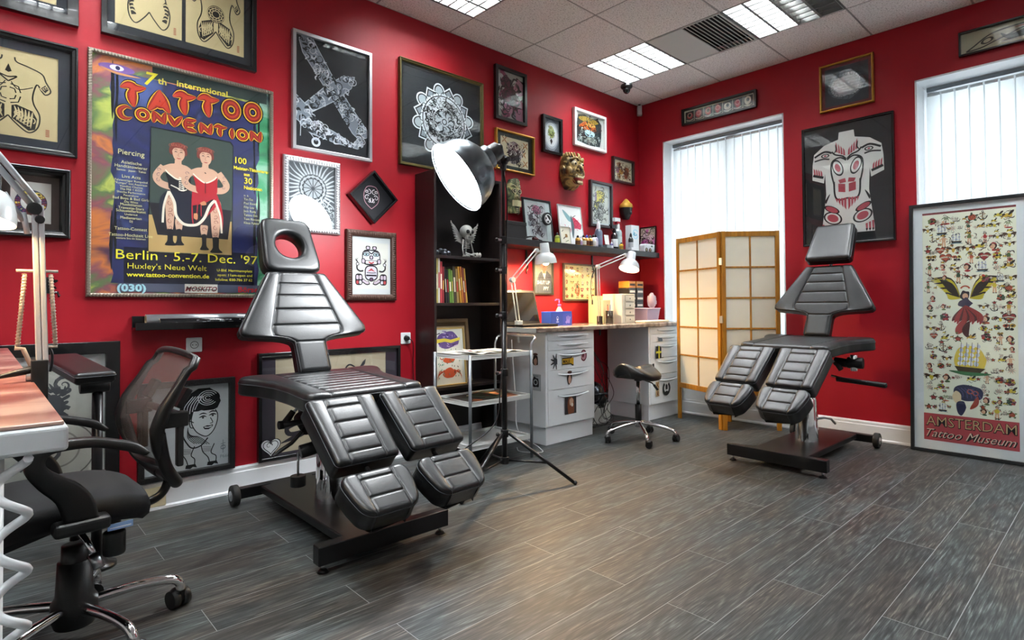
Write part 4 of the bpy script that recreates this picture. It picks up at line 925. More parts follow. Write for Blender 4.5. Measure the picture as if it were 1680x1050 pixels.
def draw_poster(a):
    w, h = a.w, a.h
    def bgm(N, L):
        n = noise(N, L, 3.2, 5, coord='Object', dist=.6); return ramp(N, L, n, [(.3, '#11132b'), (.45, '#232a63'), (.55, '#1b1e45'), (.68, '#4f63a5')])
    bm_ = ramp_mat('poster blue print', bgm, .5)
    def sidm(key, st):
        def g(N, L): return ramp(N, L, noise(N, L, 3.0, 6, stretch=(1, 1, 1.6), dist=.8), st)
        return ramp_mat(key, g, .5)
    sl_ = sidm('poster left print', [(.3, '#4a2a4a'), (.4, '#d07a3a'), (.47, '#8a4a5c'), (.54, '#5d7a48'), (.6, '#b9c25a'), (.7, '#1c2420')])
    sr_ = sidm('poster right print', [(.3, '#1d2a2c'), (.42, '#2f8a5a'), (.5, '#3d9c6a'), (.6, '#9cc7b0'), (.7, '#24304a')])
    a.poly([(0, 0), (w, 0), (w, h), (0, h)], sl_); a.poly([(w*.86, 0), (w, 0), (w, h), (w*.86, h)], sr_)
    P = [(w*.1, h*.045)]
    for i in range(24): P.append((w*(.92+a.r.uniform(-.012, .012)), h*(.045+.89*i/23)))
    for i in range(24): P.append((w*(.1+a.r.uniform(-.015, .015)), h*(.945-.9*i/23)))
    a.poly(P[1:], bm_)
    a.poly([(w*.16, h*.045), (w*.9, h*.045), (w*.9, h*.2), (w*.16, h*.2)], '#10122a')
    # dark brush edges
    for s_, xx in ((1, .1), (1, .12), (-1, .9), (-1, .925)): 
        for q in range(5): y0 = a.r.uniform(.1, .8); a.line([(w*xx, h*y0), (w*(xx+a.r.uniform(-.006, .006)), h*(y0+.1)), (w*xx, h*(y0+.2))], w*.014, '#0d0e14', taper=2)
    # eye at the top left
    a.ell(w*.12, h*.955, w*.09, h*.018, '#7a5aa0'); a.ell(w*.12, h*.957, w*.035, h*.012, '#e6e0f0'); a.ell(w*.125, h*.957, w*.012, h*.009, '#2a2c60'); a.line([(w*.04, h*.95), (w*.12, h*.935), (w*.24, h*.935)], .012, '#c98a5a', taper=2)
    a.poly([(w*.3, h*.945), (w*.98, h*.945), (w*.98, h), (w*.3, h)], '#2c3a38')
    a.text('7', w*.25, h*.915, h*.08, '#d9cc2a', 'l', .2, 1.1, bold=.002); a.text('th', w*.33, h*.93, h*.038, '#c9b83c', 'l', 0, 1.1, bold=.001)
    a.text('international', w*.43, h*.938, h*.038, '#d9c640', 'l', 0, 1.12, bold=.001)
    jag(a, 'TATTOO', w*.15, w*.97, lambda u: h*(.805+.035*u-.008*math.sin(u*5)), lambda u: h*.092, .042)
    jag(a, 'CONVENTION', w*.13, w*.96, lambda u: h*(.748+.006*math.sin(u*7)), lambda u: h*.05, .021)
    # photograph of the two women
    px0, px1, py0, py1 = w*.285, w*.755, h*.185, h*.722
    P = [(px0, py0), (px0+w*.1, py0-.004), (px1, py0+.003), (px1+.004, py1-.02), (px1-.01, py1), (px0+.01, py1+.008)]
    a.poly([(x+(x-w*.52)*.02, y+(y-h*.45)*.02) for x, y in P], '#0f1018'); a.poly(P, '#3d4a44')
    a.poly([(px0, py0), (px1, py0+.003), (px1, py0+(py1-py0)*.3), (px0, py0+(py1-py0)*.3)], '#b99a62'); a.poly([(px0+.04, py0+(py1-py0)*.14), (px1-.02, py0+(py1-py0)*.14), (px1, py0+(py1-py0)*.4), (px0, py0+(py1-py0)*.4)], '#1c1a22')
    women(a, px0, px1, py0, py1)
    # left column
    t = '#e3dc9a'; xl = w*.205
    rows = [('Piercing', .53, .03), ('Asiatische', .487, .018), ('Handtätowierer', .468, .018), ('Samoa · Japan · Tahiti', .452, .012), ('Live Acts', .42, .018), ('Fahnenträger Rumpelnd', .403, .012), ('"Kumpo" von Asperaux', .389, .012), ('Voodoo Charms', .375, .012), ('The Mill + KOX', .361, .012),
            ('Shochu Performance', .347, .012), ('Feuershow', .333, .012), ('Bad Boys & Bad Girls', .317, .015), ('Die Witte', .302, .012), ('Musiktitanen', .288, .015), ('Travestie-Stars', .272, .015), ('Schaustellerkunst', .258, .015), ('Undercut', .243, .012), ('Medienarten', .225, .015), ('DJ', .21, .012), ('Tattoo-Contest', .172, .018), ('Tattoo-Hochzeit Live', .142, .018), ('weitere live im Internet', .129, .011)]
    y_sh = .055
    for s_, y, z_ in rows: a.text(s_, xl-w*.01, h*(.593-(.53-y)*.9), h*z_*1.05, t, 'c', 0, .98)
    rows = [('100', .53, .042, 'b'), ('Meister-Tätowierer', .5, .022, 'b'), ('aus', .475, .022, 'b'), ('30', .437, .042, 'b'), ('Nationen', .41, .024, 'b')]
    for s_, y, z_, _ in rows: a.text(s_, w*(.765 if s_ in ('100', 'Meister-Tätowierer') else .83), h*(y+.10), h*z_, '#f0d83a', 'l', 0, .95, bold=.0008)
    for i, s_ in enumerate(('u. a.', 'Tin-Tin', 'Paul Booth', 'Filip Leu', 'Jack Rudy', 'Tattoo Eve', 'Tom Riesway', 'Klaus Fuhrmann')): a.text(s_, w*.83, h*(.475-.019*i), h*.016, '#c9c893', 'l', 0, .9)
    a.text('Berlin · 5.-7. Dec. \'97', w*.52, h*.148, h*.058, '#efe33a', 'c', 0, 1.17); a.text('Huxley\'s Neue Welt', w*.175, h*.108, h*.034, '#efe33a', 'l', 0, 1.1)
    a.text('www.tattoo-convention.de', w*.175, h*.074, h*.026, '#efe33a', 'l', 0, 1.13, bold=.0008)
    for i, s_ in enumerate(('U-Bhf. Herrmannplatz', 'open: 11am-open end', 'Infoline: 030-786 37 62')): a.text(s_, w*.885, h*(.108-.022*i), h*.017, '#efe33a', 'r', 0, 1.05)
    a.poly([(w*.13, h*.008), (w*.98, h*.008), (w*.98, h*.045), (w*.13, h*.045)], '#54586c')
    a.text('(030)', w*.2, h*.011, h*.042, '#a8d6e0', 'c', 0, 1.2, bold=.002); a.poly([(w*.48, h*.006), (w*.67, h*.006), (w*.67, h*.046), (w*.48, h*.046)], '#e3ded4')
    a.text('MOSKITO', w*.575, h*.014, h*.03, '#7a1c22', 'c', .3, 1, bold=.001); a.line([(w*.49, h*.03), (w*.57, h*.022), (w*.665, h*.02)], .004, '#14141a')
    a.text('Börse', w*.86, h*.012, h*.036, '#c02a30', 'c', 0, 1.1, bold=.0015)
# ================================================================== upholstered pads
def rows_for(L, grooves, ends, n=26):
    r = {round(L*i/n, 5) for i in range(n+1)}
    for g in grooves:
        for d in (-.012, -.007, -.003, 0, .003, .007, .012): r.add(round(min(max(g+d, 0), L), 5))
    for e in ends:
        for d in (0, .002, .005, .009, .014, .02, .03): r.add(round(d, 5)); r.add(round(L-d, 5))
    return sorted(r)
def pad(name, parent, M, L, T, Wf, S=None, ch=(), rc=.03, extra=(), edge=.022, thick_f=None, tuck=.004, cen=None):
    """cushion: v along +Y (0..L), lateral X, surface towards +Z at z=0; body hangs to z=-T. Wf(v) half width, S(v) half width of the quilted centre"""
    rows = rows_for(L, list(ch), (1,), 26); rows = sorted(set(rows) | set(round(e, 5) for e in extra))
    def W(v):
        w = Wf(v)
        for d in (v, L-v):
            if d < rc: w -= rc-math.sqrt(max(rc*rc-(rc-d)**2, 0))
        return w
    if S: cols = [0, .12, .25, .37, .44, .472, .488, .5, .512, .528, .56, .63, .72, .8, .87, .92, .96, .985, 1]
    else: cols = [0, .15, .3, .45, .6, .72, .82, .89, .94, .975, 1]
    cols = [-c for c in cols[:0:-1]]+cols
    vs = []; nc = len(cols)
    for v in rows:
        w = W(v); s_ = S(v) if S else None; c0 = cen(v) if cen else 0
        for c in cols:
            a = abs(c)
            if S: x = s_*a/.5 if a < .5 else s_+(w-s_)*(a-.5)/.5
            else: x = w*a
            d = min(w-x, v, L-v) if True else w-x
            e = max(0, 1-d/edge); z = -edge*.75*(1-math.sqrt(max(0, 1-e*e)))
            if S:
                z -= .0045*math.exp(-((x-s_)/.0045)**2)
                if x < s_ and ch:
                    for g in ch: z -= .0058*math.exp(-((v-g)/.0042)**2)
                    gs = [g for g in ch]
                    lo = max([g for g in gs if g <= v], default=None); hi = min([g for g in gs if g > v], default=None)
                    if lo is not None and hi is not None: z += .0012*math.sin(pi*(v-lo)/(hi-lo))
                if x > s_: z += .004*math.sin(pi*min(1, (x-s_)/max(w-s_, .01)))
            vs.append(((c0+(x if c >= 0 else -x)), v, z))
    nr = len(rows); fs = [(i*nc+j, i*nc+j+1, (i+1)*nc+j+1, (i+1)*nc+j) for i in range(nr-1) for j in range(nc-1)]
    loop = [j for j in range(nc)]+[i*nc+nc-1 for i in range(1, nr)]+[(nr-1)*nc+j for j in range(nc-2, -1, -1)]+[i*nc for i in range(nr-2, 0, -1)]
    B = [vs[i] for i in loop]; n = len(B); cx = sum(b[0] for b in B)/n; cy = sum(b[1] for b in B)/n
    base = len(vs); levels = [(-.004+B[0][2], 1.0), (-T*.5, 1.0), (-T+.008, .995), (-T, .975)]
    # outward normals of the loop, for a constant tuck
    nrm = []
    for i in range(n):
        a, b = B[i-1], B[(i+1) % n]; dx, dy = b[0]-a[0], b[1]-a[1]; l = math.hypot(dx, dy) or 1; nrm.append((dy/l, -dx/l))
    prev = loop
    for k, (z, q) in enumerate([(-edge-.003, 0), (-T*.45, tuck*.5), (-T+.01, 0), (-T, .008)]):
        cur = list(range(len(vs), len(vs)+n))
        for i in range(n): vs.append((B[i][0]-nrm[i][0]*q, B[i][1]-nrm[i][1]*q, z))
        fs += [(prev[i], cur[i], cur[(i+1) % n], prev[(i+1) % n]) for i in range(n)]; prev = cur
    # flat back as strips between matching rows
    off = prev[0]-0
    mb = MB(); mb.add(vs, fs, M_LEATHER, True); mb.add([vs[i] for i in prev], [tuple(range(n))], M_LEATHER)
    o = mb.build(name, parent, M)
    pb = MB(); pts = [(b[0]+nr_[0]*.001, b[1]+nr_[1]*.001, -edge*.75-.0035) for b, nr_ in zip(B, nrm)]
    pb.tube(pts, .0016, M_PIPING, 5, closed=True)
    pb.build('piping', o)
    if S:
        sb = MB()
        for sg in (-1, 1):
            v0, v1 = edge*.5, L-edge*.5; K = 14
            for dx in (.006,):
                sb.tube([((cen(v) if cen else 0)+sg*(S(v)+dx), v, .0004) for v in [v0+(v1-v0)*i/K for i in range(K+1)]], .0007, M_PIPING, 4)
        sb.build('stitching', o)
    return o
def head_hole(name, parent, M, wb, wt, L, T, hc, hr):
    """headrest with an oval face hole"""
    n = 56; edge = .024; rc = .035
    def outer(t):
        # ray from the hole centre to the rounded trapezoid
        dx, dy = math.cos(t), math.sin(t); best = 9
        for y_, s_ in ((0, -1), (L, 1)):
            if dy*s_ > 1e-6: best = min(best, (y_-hc)/dy)
        for sg in (-1, 1):
            # side line x = sg*(wb+(wt-wb)*y/L)
            k = (wt-wb)/L; den = dx-sg*k*dy
            if den*sg > 1e-6: best = min(best, sg*(wb+k*hc)/den)
        return best
    ts = [2*pi*i/n+.001 for i in range(n)]; cor = [math.atan2(y-hc, x) for x, y in ((wb, 0), (-wb, 0), (wt, L), (-wt, L))]
    ro = [outer(t) for t in ts]
    for _ in range(2): ro = [min(ro[i], (ro[i-1]+ro[(i+1) % n])/2*1.0+.002) for i in range(n)]
    vs = []; fs = []; lv = [0, .08, .2, .35, .5, .65, .8, .9, .96, 1]
    for q in lv:
        for t, r in zip(ts, ro):
            ri = hr; rr = ri+(r-ri)*q; d = min(rr-ri, (r-rr)); e = max(0, 1-d/edge); z = -edge*.8*(1-math.sqrt(max(0, 1-e*e)))
            vs.append((rr*math.cos(t), hc+rr*math.sin(t), z))
    K = len(lv); fs = [(k*n+i, k*n+(i+1) % n, (k+1)*n+(i+1) % n, (k+1)*n+i) for k in range(K-1) for i in range(n)]
    b = len(vs)
    for z in (-T*.5, -T): vs += [(x, y, z) for x, y, _ in vs[(K-1)*n:K*n]]
    fs += [((K-1)*n+i, (K-1)*n+(i+1) % n, b+(i+1) % n, b+i) for i in range(n)]+[(b+i, b+(i+1) % n, b+n+(i+1) % n, b+n+i) for i in range(n)]
    c = len(vs)
    for z in (-T*.5, -T): vs += [(x, y, z) for x, y, _ in vs[:n]]
    fs += [(i, (i+1) % n, c+(i+1) % n, c+i) for i in range(n)]+[(c+i, c+(i+1) % n, c+n+(i+1) % n, c+n+i) for i in range(n)]
    fs += [(b+n+i, b+n+(i+1) % n, c+n+(i+1) % n, c+n+i) for i in range(n)]
    mb = MB(); mb.add(vs, fs, M_LEATHER, True); o = mb.build(name, parent, M)
    B = vs[(K-1)*n:K*n]; MB().tube([(x*1.003, y, -edge*.8-.003) for x, y, z in B], .0016, M_PIPING, 5, closed=True).build('piping', o)
    return o
def lerp(a, b, t): return a+(b-a)*t
def tabf(tab):
    def f(v):
        for (v0, a), (v1, b) in zip(tab, tab[1:]):
            if v <= v1: return lerp(a, b, (v-v0)/(v1-v0) if v1 > v0 else 0)
        return tab[-1][1]
    return f
def pose(F, X, Z, tilt, yaw=0, flip=False):
    """matrix for a pad: local +Y runs forward (-Y of the chair) and down by tilt, +Z is the upholstered side. F forward distance"""
    # chair frame: forward is -Y. pad +Y -> (0,-cos,-sin); pad +Z -> (0,-sin,cos); pad +X -> (-1,0,0)x? keep right handed
    y = Vector((0, -math.cos(tilt), -math.sin(tilt))); z = Vector((0, -math.sin(tilt), math.cos(tilt))); x = y.cross(z)
    R = Matrix((x, y, z)).transposed()
    if yaw: R = Matrix.Rotation(yaw, 3, 'Z') @ R
    return Matrix.Translation((X, -F, Z)) @ R.to_4x4()
def tattoo_chair(label, loc, rz, yaw, zl, tl, tf, zb, bt, ht, hole, hgf, hgu, fgd, group, foot_yaw=(0, 0), seat_tilt=0):
    t = thing('tattoo_chair', label, 'tattoo chair', loc, rz, group)
    # base, in the frame of the floor plate
    b = MB(); b.bx(-.175, .175, -.49, .50, .055, .095, M_BLACKM); b.build('base_plate', t, bevel=.006)
    b = MB(); b.bx(-.315, .315, -.53, -.475, .035, .11, M_BLACKM); b.build('front_bar', t, bevel=.004)
    b = MB(); b.bx(-.27, .27, .53, .58, .035, .09, M_BLACKM); b.bx(-.12, .12, .49, .56, .055, .09, M_BLACKM); b.build('rear_bar', t, bevel=.004)
    for s in (-1, 1):
        w = MB(); c = (s*.292, .555, .055); w.cyl((c[0]-.018, c[1], c[2]), (c[0]+.018, c[1], c[2]), .055, M_RUBBER, n=28)
        wo = w.build('wheel', t, bevel=.006)
        MB().cyl((c[0]-.021, c[1], c[2]), (c[0]+.021, c[1], c[2]), .026, M_STEEL, n=20).cyl((c[0]-.026, c[1], c[2]), (c[0]+.026, c[1], c[2]), .007, M_STEEL, n=8).build('hub', wo)
        MB().cyl((s*.285, -.502, .0), (s*.285, -.502, .012), .024, M_BLACKP, r1=.014).cyl((s*.285, -.502, .01), (s*.285, -.502, .036), .007, M_STEEL).build('levelling_foot', t)
    q = MB()
    q.cyl((-.0, .0, .095), (0, 0, zl-.16), .048, M_CHROME, n=32); q.build('lift_column', t)
    q = MB(); q.lathe([(.078, .095), (.074, .15), (.066, zl*.5), (.06, zl*.5+.02), (.0, zl*.5+.02)], M_CHROME, (0, .03, 0), n=32); q.build('column_cover', t)
    # upper frame turns on the column
    def PZ(m): return Matrix.Rotation(yaw, 4, 'Z') @ m
    zs = zl+.012
    fr = MB(); fr.bx(-.09, .09, -.2, .2, zl-.16, zl-.105, M_BLACKM); fr.bx(-.025, .025, -.36, -.1, zl-.13, zl-.09, M_BLACKM)
    fr.bx(-.2, .2, -.33, -.29, zl-.115, zl-.085, M_BLACKM)
    for s in (-1, 1):
        y0, z0 = .36, zl; k = math.cos(tl), math.sin(tl)
        fr.tube([(s*.17, -.33, zl-.1), (s*.17, -.4-.1*k[0], zl-.1-.1*k[1]), (s*.17, -.4-.34*k[0], zl-.085-.34*k[1])], .011, M_BLACKM, 8)
        fr.tube([(s*.17, -.4-.3*k[0], zl-.09-.3*k[1]), (s*.17, -.42-.40*k[0], zl-.10-.42*k[1])], .009, M_STEEL, 8)
        fr.tube([(s*.06, .12, zl-.13), (s*.06, .27, zb-.08), (s*.05, .30, zb+.03)], .011, M_BLACKM, 8)
        fr.tube([(s*.05, .30, zb+.02), (s*.04, .29+.45*math.cos(bt), zb+.45*math.sin(bt)-.02)], .009, M_BLACKM, 8)
    fr.build('support_frame', t, Matrix.Rotation(yaw, 4, 'Z'))
    g = MB(); g.cyl((-.05, -.05, zl-.2), (-.04, -.24, zl-.2), .018, M_STEEL); g.cyl((.05, .05, zl-.2), (.05, .2, zb-.05), .014, M_BLACKP); g.cyl((-.1, .06, zl-.22), (-.1, .15, zl-.17), .035, M_BLACKP); g.cyl((-.15, -.1, zl-.21), (-.06, -.1, zl-.21), .022, M_BLACKP)
    g.build('gas_strut', t, Matrix.Rotation(yaw, 4, 'Z'))
    for s in (-1, 1):
        h = MB(); h.cyl((s*.17, .02, zl-.1), (s*.19, .03, zl-.12), .007, M_STEEL, n=8); h.cyl((s*.19, .03, zl-.115), (s*.225, .045, zl-.17), .014, M_BLACKP, r1=.018, n=12); h.build('lever', t, Matrix.Rotation(yaw, 4, 'Z'), bevel=.003)
    # seat: front narrower, wings at the rear, quilted across
    Ls = .60
    sW = tabf([(0, .30), (.1, .295), (.22, .29), (.34, .30), (.45, .335), (.52, .375), (.56, .385), (.6, .37)])
    # v=0 at the front edge and running backwards: build with +Y towards the back
    y = Vector((0, math.cos(seat_tilt), math.sin(seat_tilt))); z = Vector((0, -math.sin(seat_tilt), math.cos(seat_tilt))); x = y.cross(z)
    Mseat = Matrix.Translation((0, -.355, zs)) @ Matrix((x, y, z)).transposed().to_4x4()
    pad('seat', t, PZ(Mseat), Ls, .082, sW, lambda v: .19+.02*v, [.07, .13, .19, .25, .31, .37, .43, .49], rc=.045, edge=.03)
    # leg rests and foot rests
    for i, s in enumerate((-1, 1)):
        M = pose(.398, s*(.0265+.1485), zl, tl)
        Wl = tabf([(0, .156), (.33, .143)])
        lr = pad('leg_rest', t, PZ(M), .33, .10, Wl, lambda v: .078, [.05, .13, .21, .28], rc=.02, edge=.02)
        fF = .398+math.cos(tl)*.323+.022; fZ = zl-math.sin(tl)*.323-fgd
        M = pose(fF, s*(.0265+.1485), fZ, tf)
        Wf = tabf([(0, .152), (.06, .15), (.11, .142), (.2, .118)])
        pad('foot_rest', t, PZ(M @ Matrix.Rotation(foot_yaw[i], 4, 'Z')), .2, .105, Wf, lambda v: .074, [.04, .125], rc=.045, edge=.022)
    # backrest
    Wb = tabf([(0, .088), (.15, .086), (.17, .095), (.185, .13), (.193, .18), (.20, .26), (.206, .325), (.222, .345), (.245, .345), (.571, .162)])
    up = Vector((0, math.cos(bt), math.sin(bt))); nz = Vector((0, -math.sin(bt), math.cos(bt)))
    xx = up.cross(nz); Mb = Matrix.Translation((0, .176, zb)) @ Matrix((xx, up, nz)).transposed().to_4x4()
    Sb = tabf([(0, .078), (.17, .08), (.19, .11), (.205, .185), (.235, .19), (.571, .095)])
    pad('backrest', t, PZ(Mb), .571, .075, Wb, Sb, [.165, .26, .35, .43, .50], rc=.012, edge=.02, extra=[.16, .175, .18, .187, .193, .197, .203, .209, .214, .22, .23])
    hb = Vector((0, .176+math.cos(bt)*.571-hgf*1.0, zb+math.sin(bt)*.571+hgu))
    up = Vector((0, math.cos(ht), math.sin(ht))); nz = Vector((0, -math.sin(ht), math.cos(ht))); xx = up.cross(nz)
    Mh = Matrix.Translation(hb) @ Matrix((xx, up, nz)).transposed().to_4x4()
    if hole: head_hole('headrest', t, PZ(Mh), .163, .137, .334, .085, .165, .078)
    else: pad('headrest', t, PZ(Mh), .334, .085, tabf([(0, .163), (.334, .137)]), None, (), rc=.03, edge=.026)
    MB().tube([tuple(hb-nz*.10-up*.12), tuple(hb-nz*.105+up*.02), tuple(hb-nz*.093+up*.12)], .011, M_STEEL, 8).build('headrest_bracket', t, Matrix.Rotation(yaw, 4, 'Z'))
    return t
c1 = tattoo_chair('black leather tattoo chair with a round face hole in the headrest', (-3.79, -.80, 0), 0, .035, .675, .732, .617, .727, 1.158, 1.146, True, -.021, .01, .04, 'tattoo chairs', (.0, -.0), .06)
c2 = tattoo_chair('black leather tattoo chair with a plain headrest, by the folding screen', (-.81, -1.93, 0), -pi/2, -.056, .777, .719, .653, .832, 1.13, .989, False, .039, .049, .014, 'tattoo chairs', (0, 0), .06)
# the far chair shows its side bar, adjuster and pump lever
e = MB(); e.tube([(.16, .05, .56), (.24, .03, .55), (.30, .02, .545)], .009, M_CHROME, 8); e.build('bar_mount', c2)
e = MB(); e.cyl((.20, .02, .545), (.50, .0, .53), .017, M_BLACKP, n=14); e.build('side_bar', c2, bevel=.004)
e = MB(); e.cyl((.29, .08, .60), (.29, .08, .71), .022, M_CHROME, n=16); e.cyl((.25, .08, .655), (.345, .09, .655), .038, M_BLACKP, n=16); e.cyl((.17, .08, .66), (.25, .08, .65), .03, M_BLACKP, n=14); e.build('adjuster', c2, bevel=.004)
e = MB(); e.tube([(.06, .04, .25), (.10, .07, .26), (.13, .11, .25), (.15, .14, .215)], .008, M_STEEL, 8); e.build('pump_pedal', c2)
# the near chair: levers seen under its left side
e = MB(); e.cyl((-.24, .02, .50), (-.14, .0, .51), .014, M_BLACKP, n=12); e.cyl((-.26, .03, .50), (-.23, .03, .50), .02, M_BLACKP, n=12); e.cyl((-.16, .02, .36), (-.05, .0, .38), .032, M_BLACKP, n=14); e.tube([(-.16, 0, .46), (-.2, .02, .41), (-.25, .03, .38), (-.28, .03, .36)], .01, M_BLACKP, 8); e.cyl((-.17, .02, .36), (-.17, .02, .25), .006, M_STEEL, n=8); e.cyl((-.17, .02, .20), (-.17, .02, .25), .036, M_BLACKP, n=16)
e.build('adjuster', c1, bevel=.003)

# ================================================================== office chair
def caster(mb, x, y, ang, m=None, r=.031, w=.024):
    m = m or M_BLACKP; d = Vector((math.cos(ang), math.sin(ang), 0)); n = Vector((-d.y, d.x, 0)); c = Vector((x, y, r))+d*.012
    for s in (-1, 1): mb.cyl(c+n*s*.006, c+n*s*(.006+w), r, m, n=18)
    mb.box(c+Vector((0, 0, .012)), (.05, .014, .036), m, Matrix.Rotation(ang, 3, 'Z')); mb.sphere(c+Vector((0, 0, .02)), (.03, .024, .02), m, 10, 6)
t = thing('office_chair', 'black office chair with a grey mesh back at the left desk', 'office chair', (-4.86, -1.21, 0), math.radians(4))
# forward is -X
leg_a = [math.radians(a) for a in (-4, -72, -139, 148, 68)]
for k, a in enumerate(leg_a):
    d = Vector((math.cos(a), math.sin(a), 0)); m = MB()
    m.tube(smooth_path([d*.045+Vector((0, 0, .115)), d*.17+Vector((0, 0, .118)), d*.265+Vector((0, 0, .108)), d*.296+Vector((0, 0, .088)), d*.3+Vector((0, 0, .062))], 5), .0155, M_CHROME, 12)
    lg = m.build('base_leg', t); c = MB(); caster(c, d.x*.3, d.y*.3, a+1.9); c.build('caster', lg)
MB().lathe([(.054, .055), (.064, .09), (.062, .13), (.051, .15), (.046, .255), (.0, .255)], M_BLACKP, n=32).lathe([(.037, .25), (.036, .305), (.0, .305)], M_BLACKP, n=28).lathe([(0, .055), (.052, .055)], M_BLACKP, n=32).build('column_cover', t)
MB().cyl((0, 0, .32), (0, 0, .40), .0155, M_CHROME).build('gas_lift', t)
MB().bx(-.09, .1, -.06, .06, .39, .425, M_BLACKP).build('mechanism', t, bevel=.008)
# seat cushion, waterfall front
st = MB(); nx, ny = 22, 16; vs = []; fab = mat('black woven fabric', '#131315', .85, bump=(500, .15), sheen=.3)
for i in range(nx+1):
    u = -1+2*i/nx
    for j in range(ny+1):
        v = -1+2*j/ny; X = u*.215-.055; wy = .225*(1-.16*abs(u)**4) ; Y = v*wy*(1-.05*(u > 0)*u)
        r = (abs(u)**4+abs(v)**4)**.25; z = .5-.028*max(0, r-.55)**2/.2-(.035*max(0, -u-.5)**2/.25)+.008*abs(v)**2
        vs.append((X, Y, z))
fs = [(i*(ny+1)+j, i*(ny+1)+j+1, (i+1)*(ny+1)+j+1, (i+1)*(ny+1)+j) for i in range(nx) for j in range(ny)]
st.add(vs, fs, fab, True)
loop = [j for j in range(ny+1)]+[i*(ny+1)+ny for i in range(1, nx+1)]+[nx*(ny+1)+j for j in range(ny-1, -1, -1)]+[i*(ny+1) for i in range(nx-1, 0, -1)]
Bl = [vs[i] for i in loop]; n = len(Bl)
lv = []
for q, dz in ((1.015, -.02), (1.0, -.045), (.93, -.062)): lv.append([((x+.055)*q-.055, y*q, z+dz) for x, y, z in Bl])
al = [Bl]+lv
for a_, b_ in zip(al, al[1:]): st.add(a_+b_, [(i, (i+1) % n, n+(i+1) % n, n+i) for i in range(n)], fab, True)
st.add(lv[-1], [tuple(range(n))], fab); st.build('seat', t)
for s in (-1, 1):
    a = MB(); Y = s*.25
    # loop arm: a flat blade rises from the bracket, curls over at the front and runs back as a slim pad
    out = [(.138, .618), (.106, .648), (.052, .668), (-.007, .684), (-.076, .687), (-.123, .673), (-.152, .64), (-.155, .607), (-.128, .562), (-.089, .514), (-.070, .455)]
    inn = [(.012, .45), (-.003, .511), (-.034, .557), (-.076, .588), (-.102, .61), (-.114, .632), (-.105, .651), (-.076, .658), (-.006, .656), (.068, .634), (.125, .608)]
    O_ = [(p.x, p.y) for p in smooth_path([(x, z, 0) for x, z in out], 4)]; I_ = [(p.x, p.y) for p in smooth_path([(x, z, 0) for x, z in inn], 4)][::-1]
    n = len(O_); th = [.03 if i < n*.55 else .03-.012*(i-n*.55)/(n*.45) for i in range(n)]
    vs = []
    for (x0, z0), (x1, z1), h_ in zip(O_, I_, th):
        for q, w_ in ((.0, .55), (.12, .9), (.5, 1), (.88, .9), (1, .55)): vs.append((x0+(x1-x0)*q, Y+s*h_*w_*.5+s*.01, z0+(z1-z0)*q))
        for q, w_ in ((1, .55), (.88, .9), (.5, 1), (.12, .9), (0, .55)): vs.append((x0+(x1-x0)*q, Y-s*h_*w_*.5-s*.005, z0+(z1-z0)*q))
    a.add(vs, [(i*10+j, i*10+(j+1) % 10, (i+1)*10+(j+1) % 10, (i+1)*10+j) for i in range(n-1) for j in range(10)]+[tuple(range(10)), tuple(range(10*n-10, 10*n))], M_BLACKP, True)
    ao = a.build('armrest', t)
    MB().bx(-.095, .04, min(Y*.82, Y*1.1), max(Y*.82, Y*1.1), .415, .455, M_BLACKP).build('arm_bracket', ao, bevel=.012, seg=3)
# back: curved frame with mesh
def bk(u, v):   # u -1..1 across (y), v 0..1 up
    prof = tabf([(0, .178), (.15, .155), (.32, .147), (.5, .168), (.7, .21), (.88, .25), (1, .27)])
    hw = tabf([(0, .15), (.08, .185), (.25, .205), (.6, .21), (.9, .205), (1, .195)])(v)
    return Vector((prof(v)+.018*u*u, u*hw, .55+v*.36-.02*u*u*(v > .9)))
nu, nv = 16, 22
vs = [bk(-1+2*i/nu, j/nv) for j in range(nv+1) for i in range(nu+1)]
fs = [(j*(nu+1)+i, j*(nu+1)+i+1, (j+1)*(nu+1)+i+1, (j+1)*(nu+1)+i) for j in range(nv) for i in range(nu)]
def mesh_mat():
    m = bpy.data.materials.new('brown grey mesh fabric'); m.use_nodes = True; N, L = nt(m).nodes, nt(m).links; b = N['Principled BSDF']
    b.inputs['Base Color'].default_value = (*lin('#544c49'), 1); b.inputs['Roughness'].default_value = .7
    tr = N.new('ShaderNodeBsdfTransparent'); x = N.new('ShaderNodeMixShader'); x.inputs[0].default_value = .36
    L.new(b.outputs[0], x.inputs[1]); L.new(tr.outputs[0], x.inputs[2]); L.new(x.outputs[0], N['Material Output'].inputs[0]); return m
M_MESH = mesh_mat()
bo = MB().add(vs, fs, M_MESH, True).build('back_mesh', t)
fr = MB(); rim = [bk(-1+2*i/10, 0) for i in range(11)]+[bk(1, j/12) for j in range(1, 13)]+[bk(1-2*i/10, 1) for i in range(1, 11)]+[bk(-1, 1-j/12) for j in range(1, 12)]
fr.tube(rim, .011, M_BLACKP, 10, closed=True)
for s in (-1, 1): fr.tube([bk(s, j/12)+Vector((.006, s*.003, 0)) for j in range(0, 13)], [.013+.012*math.sin(pi*min(1, j/9)) for j in range(13)], M_BLACKP, 10, flat=.8)
fr.build('back_frame', t)
lu = MB()
for s in (-1, 1):
    lu.tube(smooth_path([bk(s, .3)+Vector((.012, 0, 0)), bk(s, .1)+Vector((.015, 0, -.01)), (.21, s*.185, .53), (.245, s*.15, .48), (.262, s*.08, .462)], 5), .02, M_BLACKP, 10)
    lu.box(bk(s*.95, .4)+Vector((.05, 0, 0)), (.085, .03, .05), M_BLACKP)
    lu.box(bk(s*.95, .25)+Vector((.075, 0, -.02)), (.02, .028, .16), M_BLACKP)
    lu.box(bk(s*.8, .58)+Vector((.06, 0, 0)), (.02, .07, .07), M_BLACKP, RY(.5))
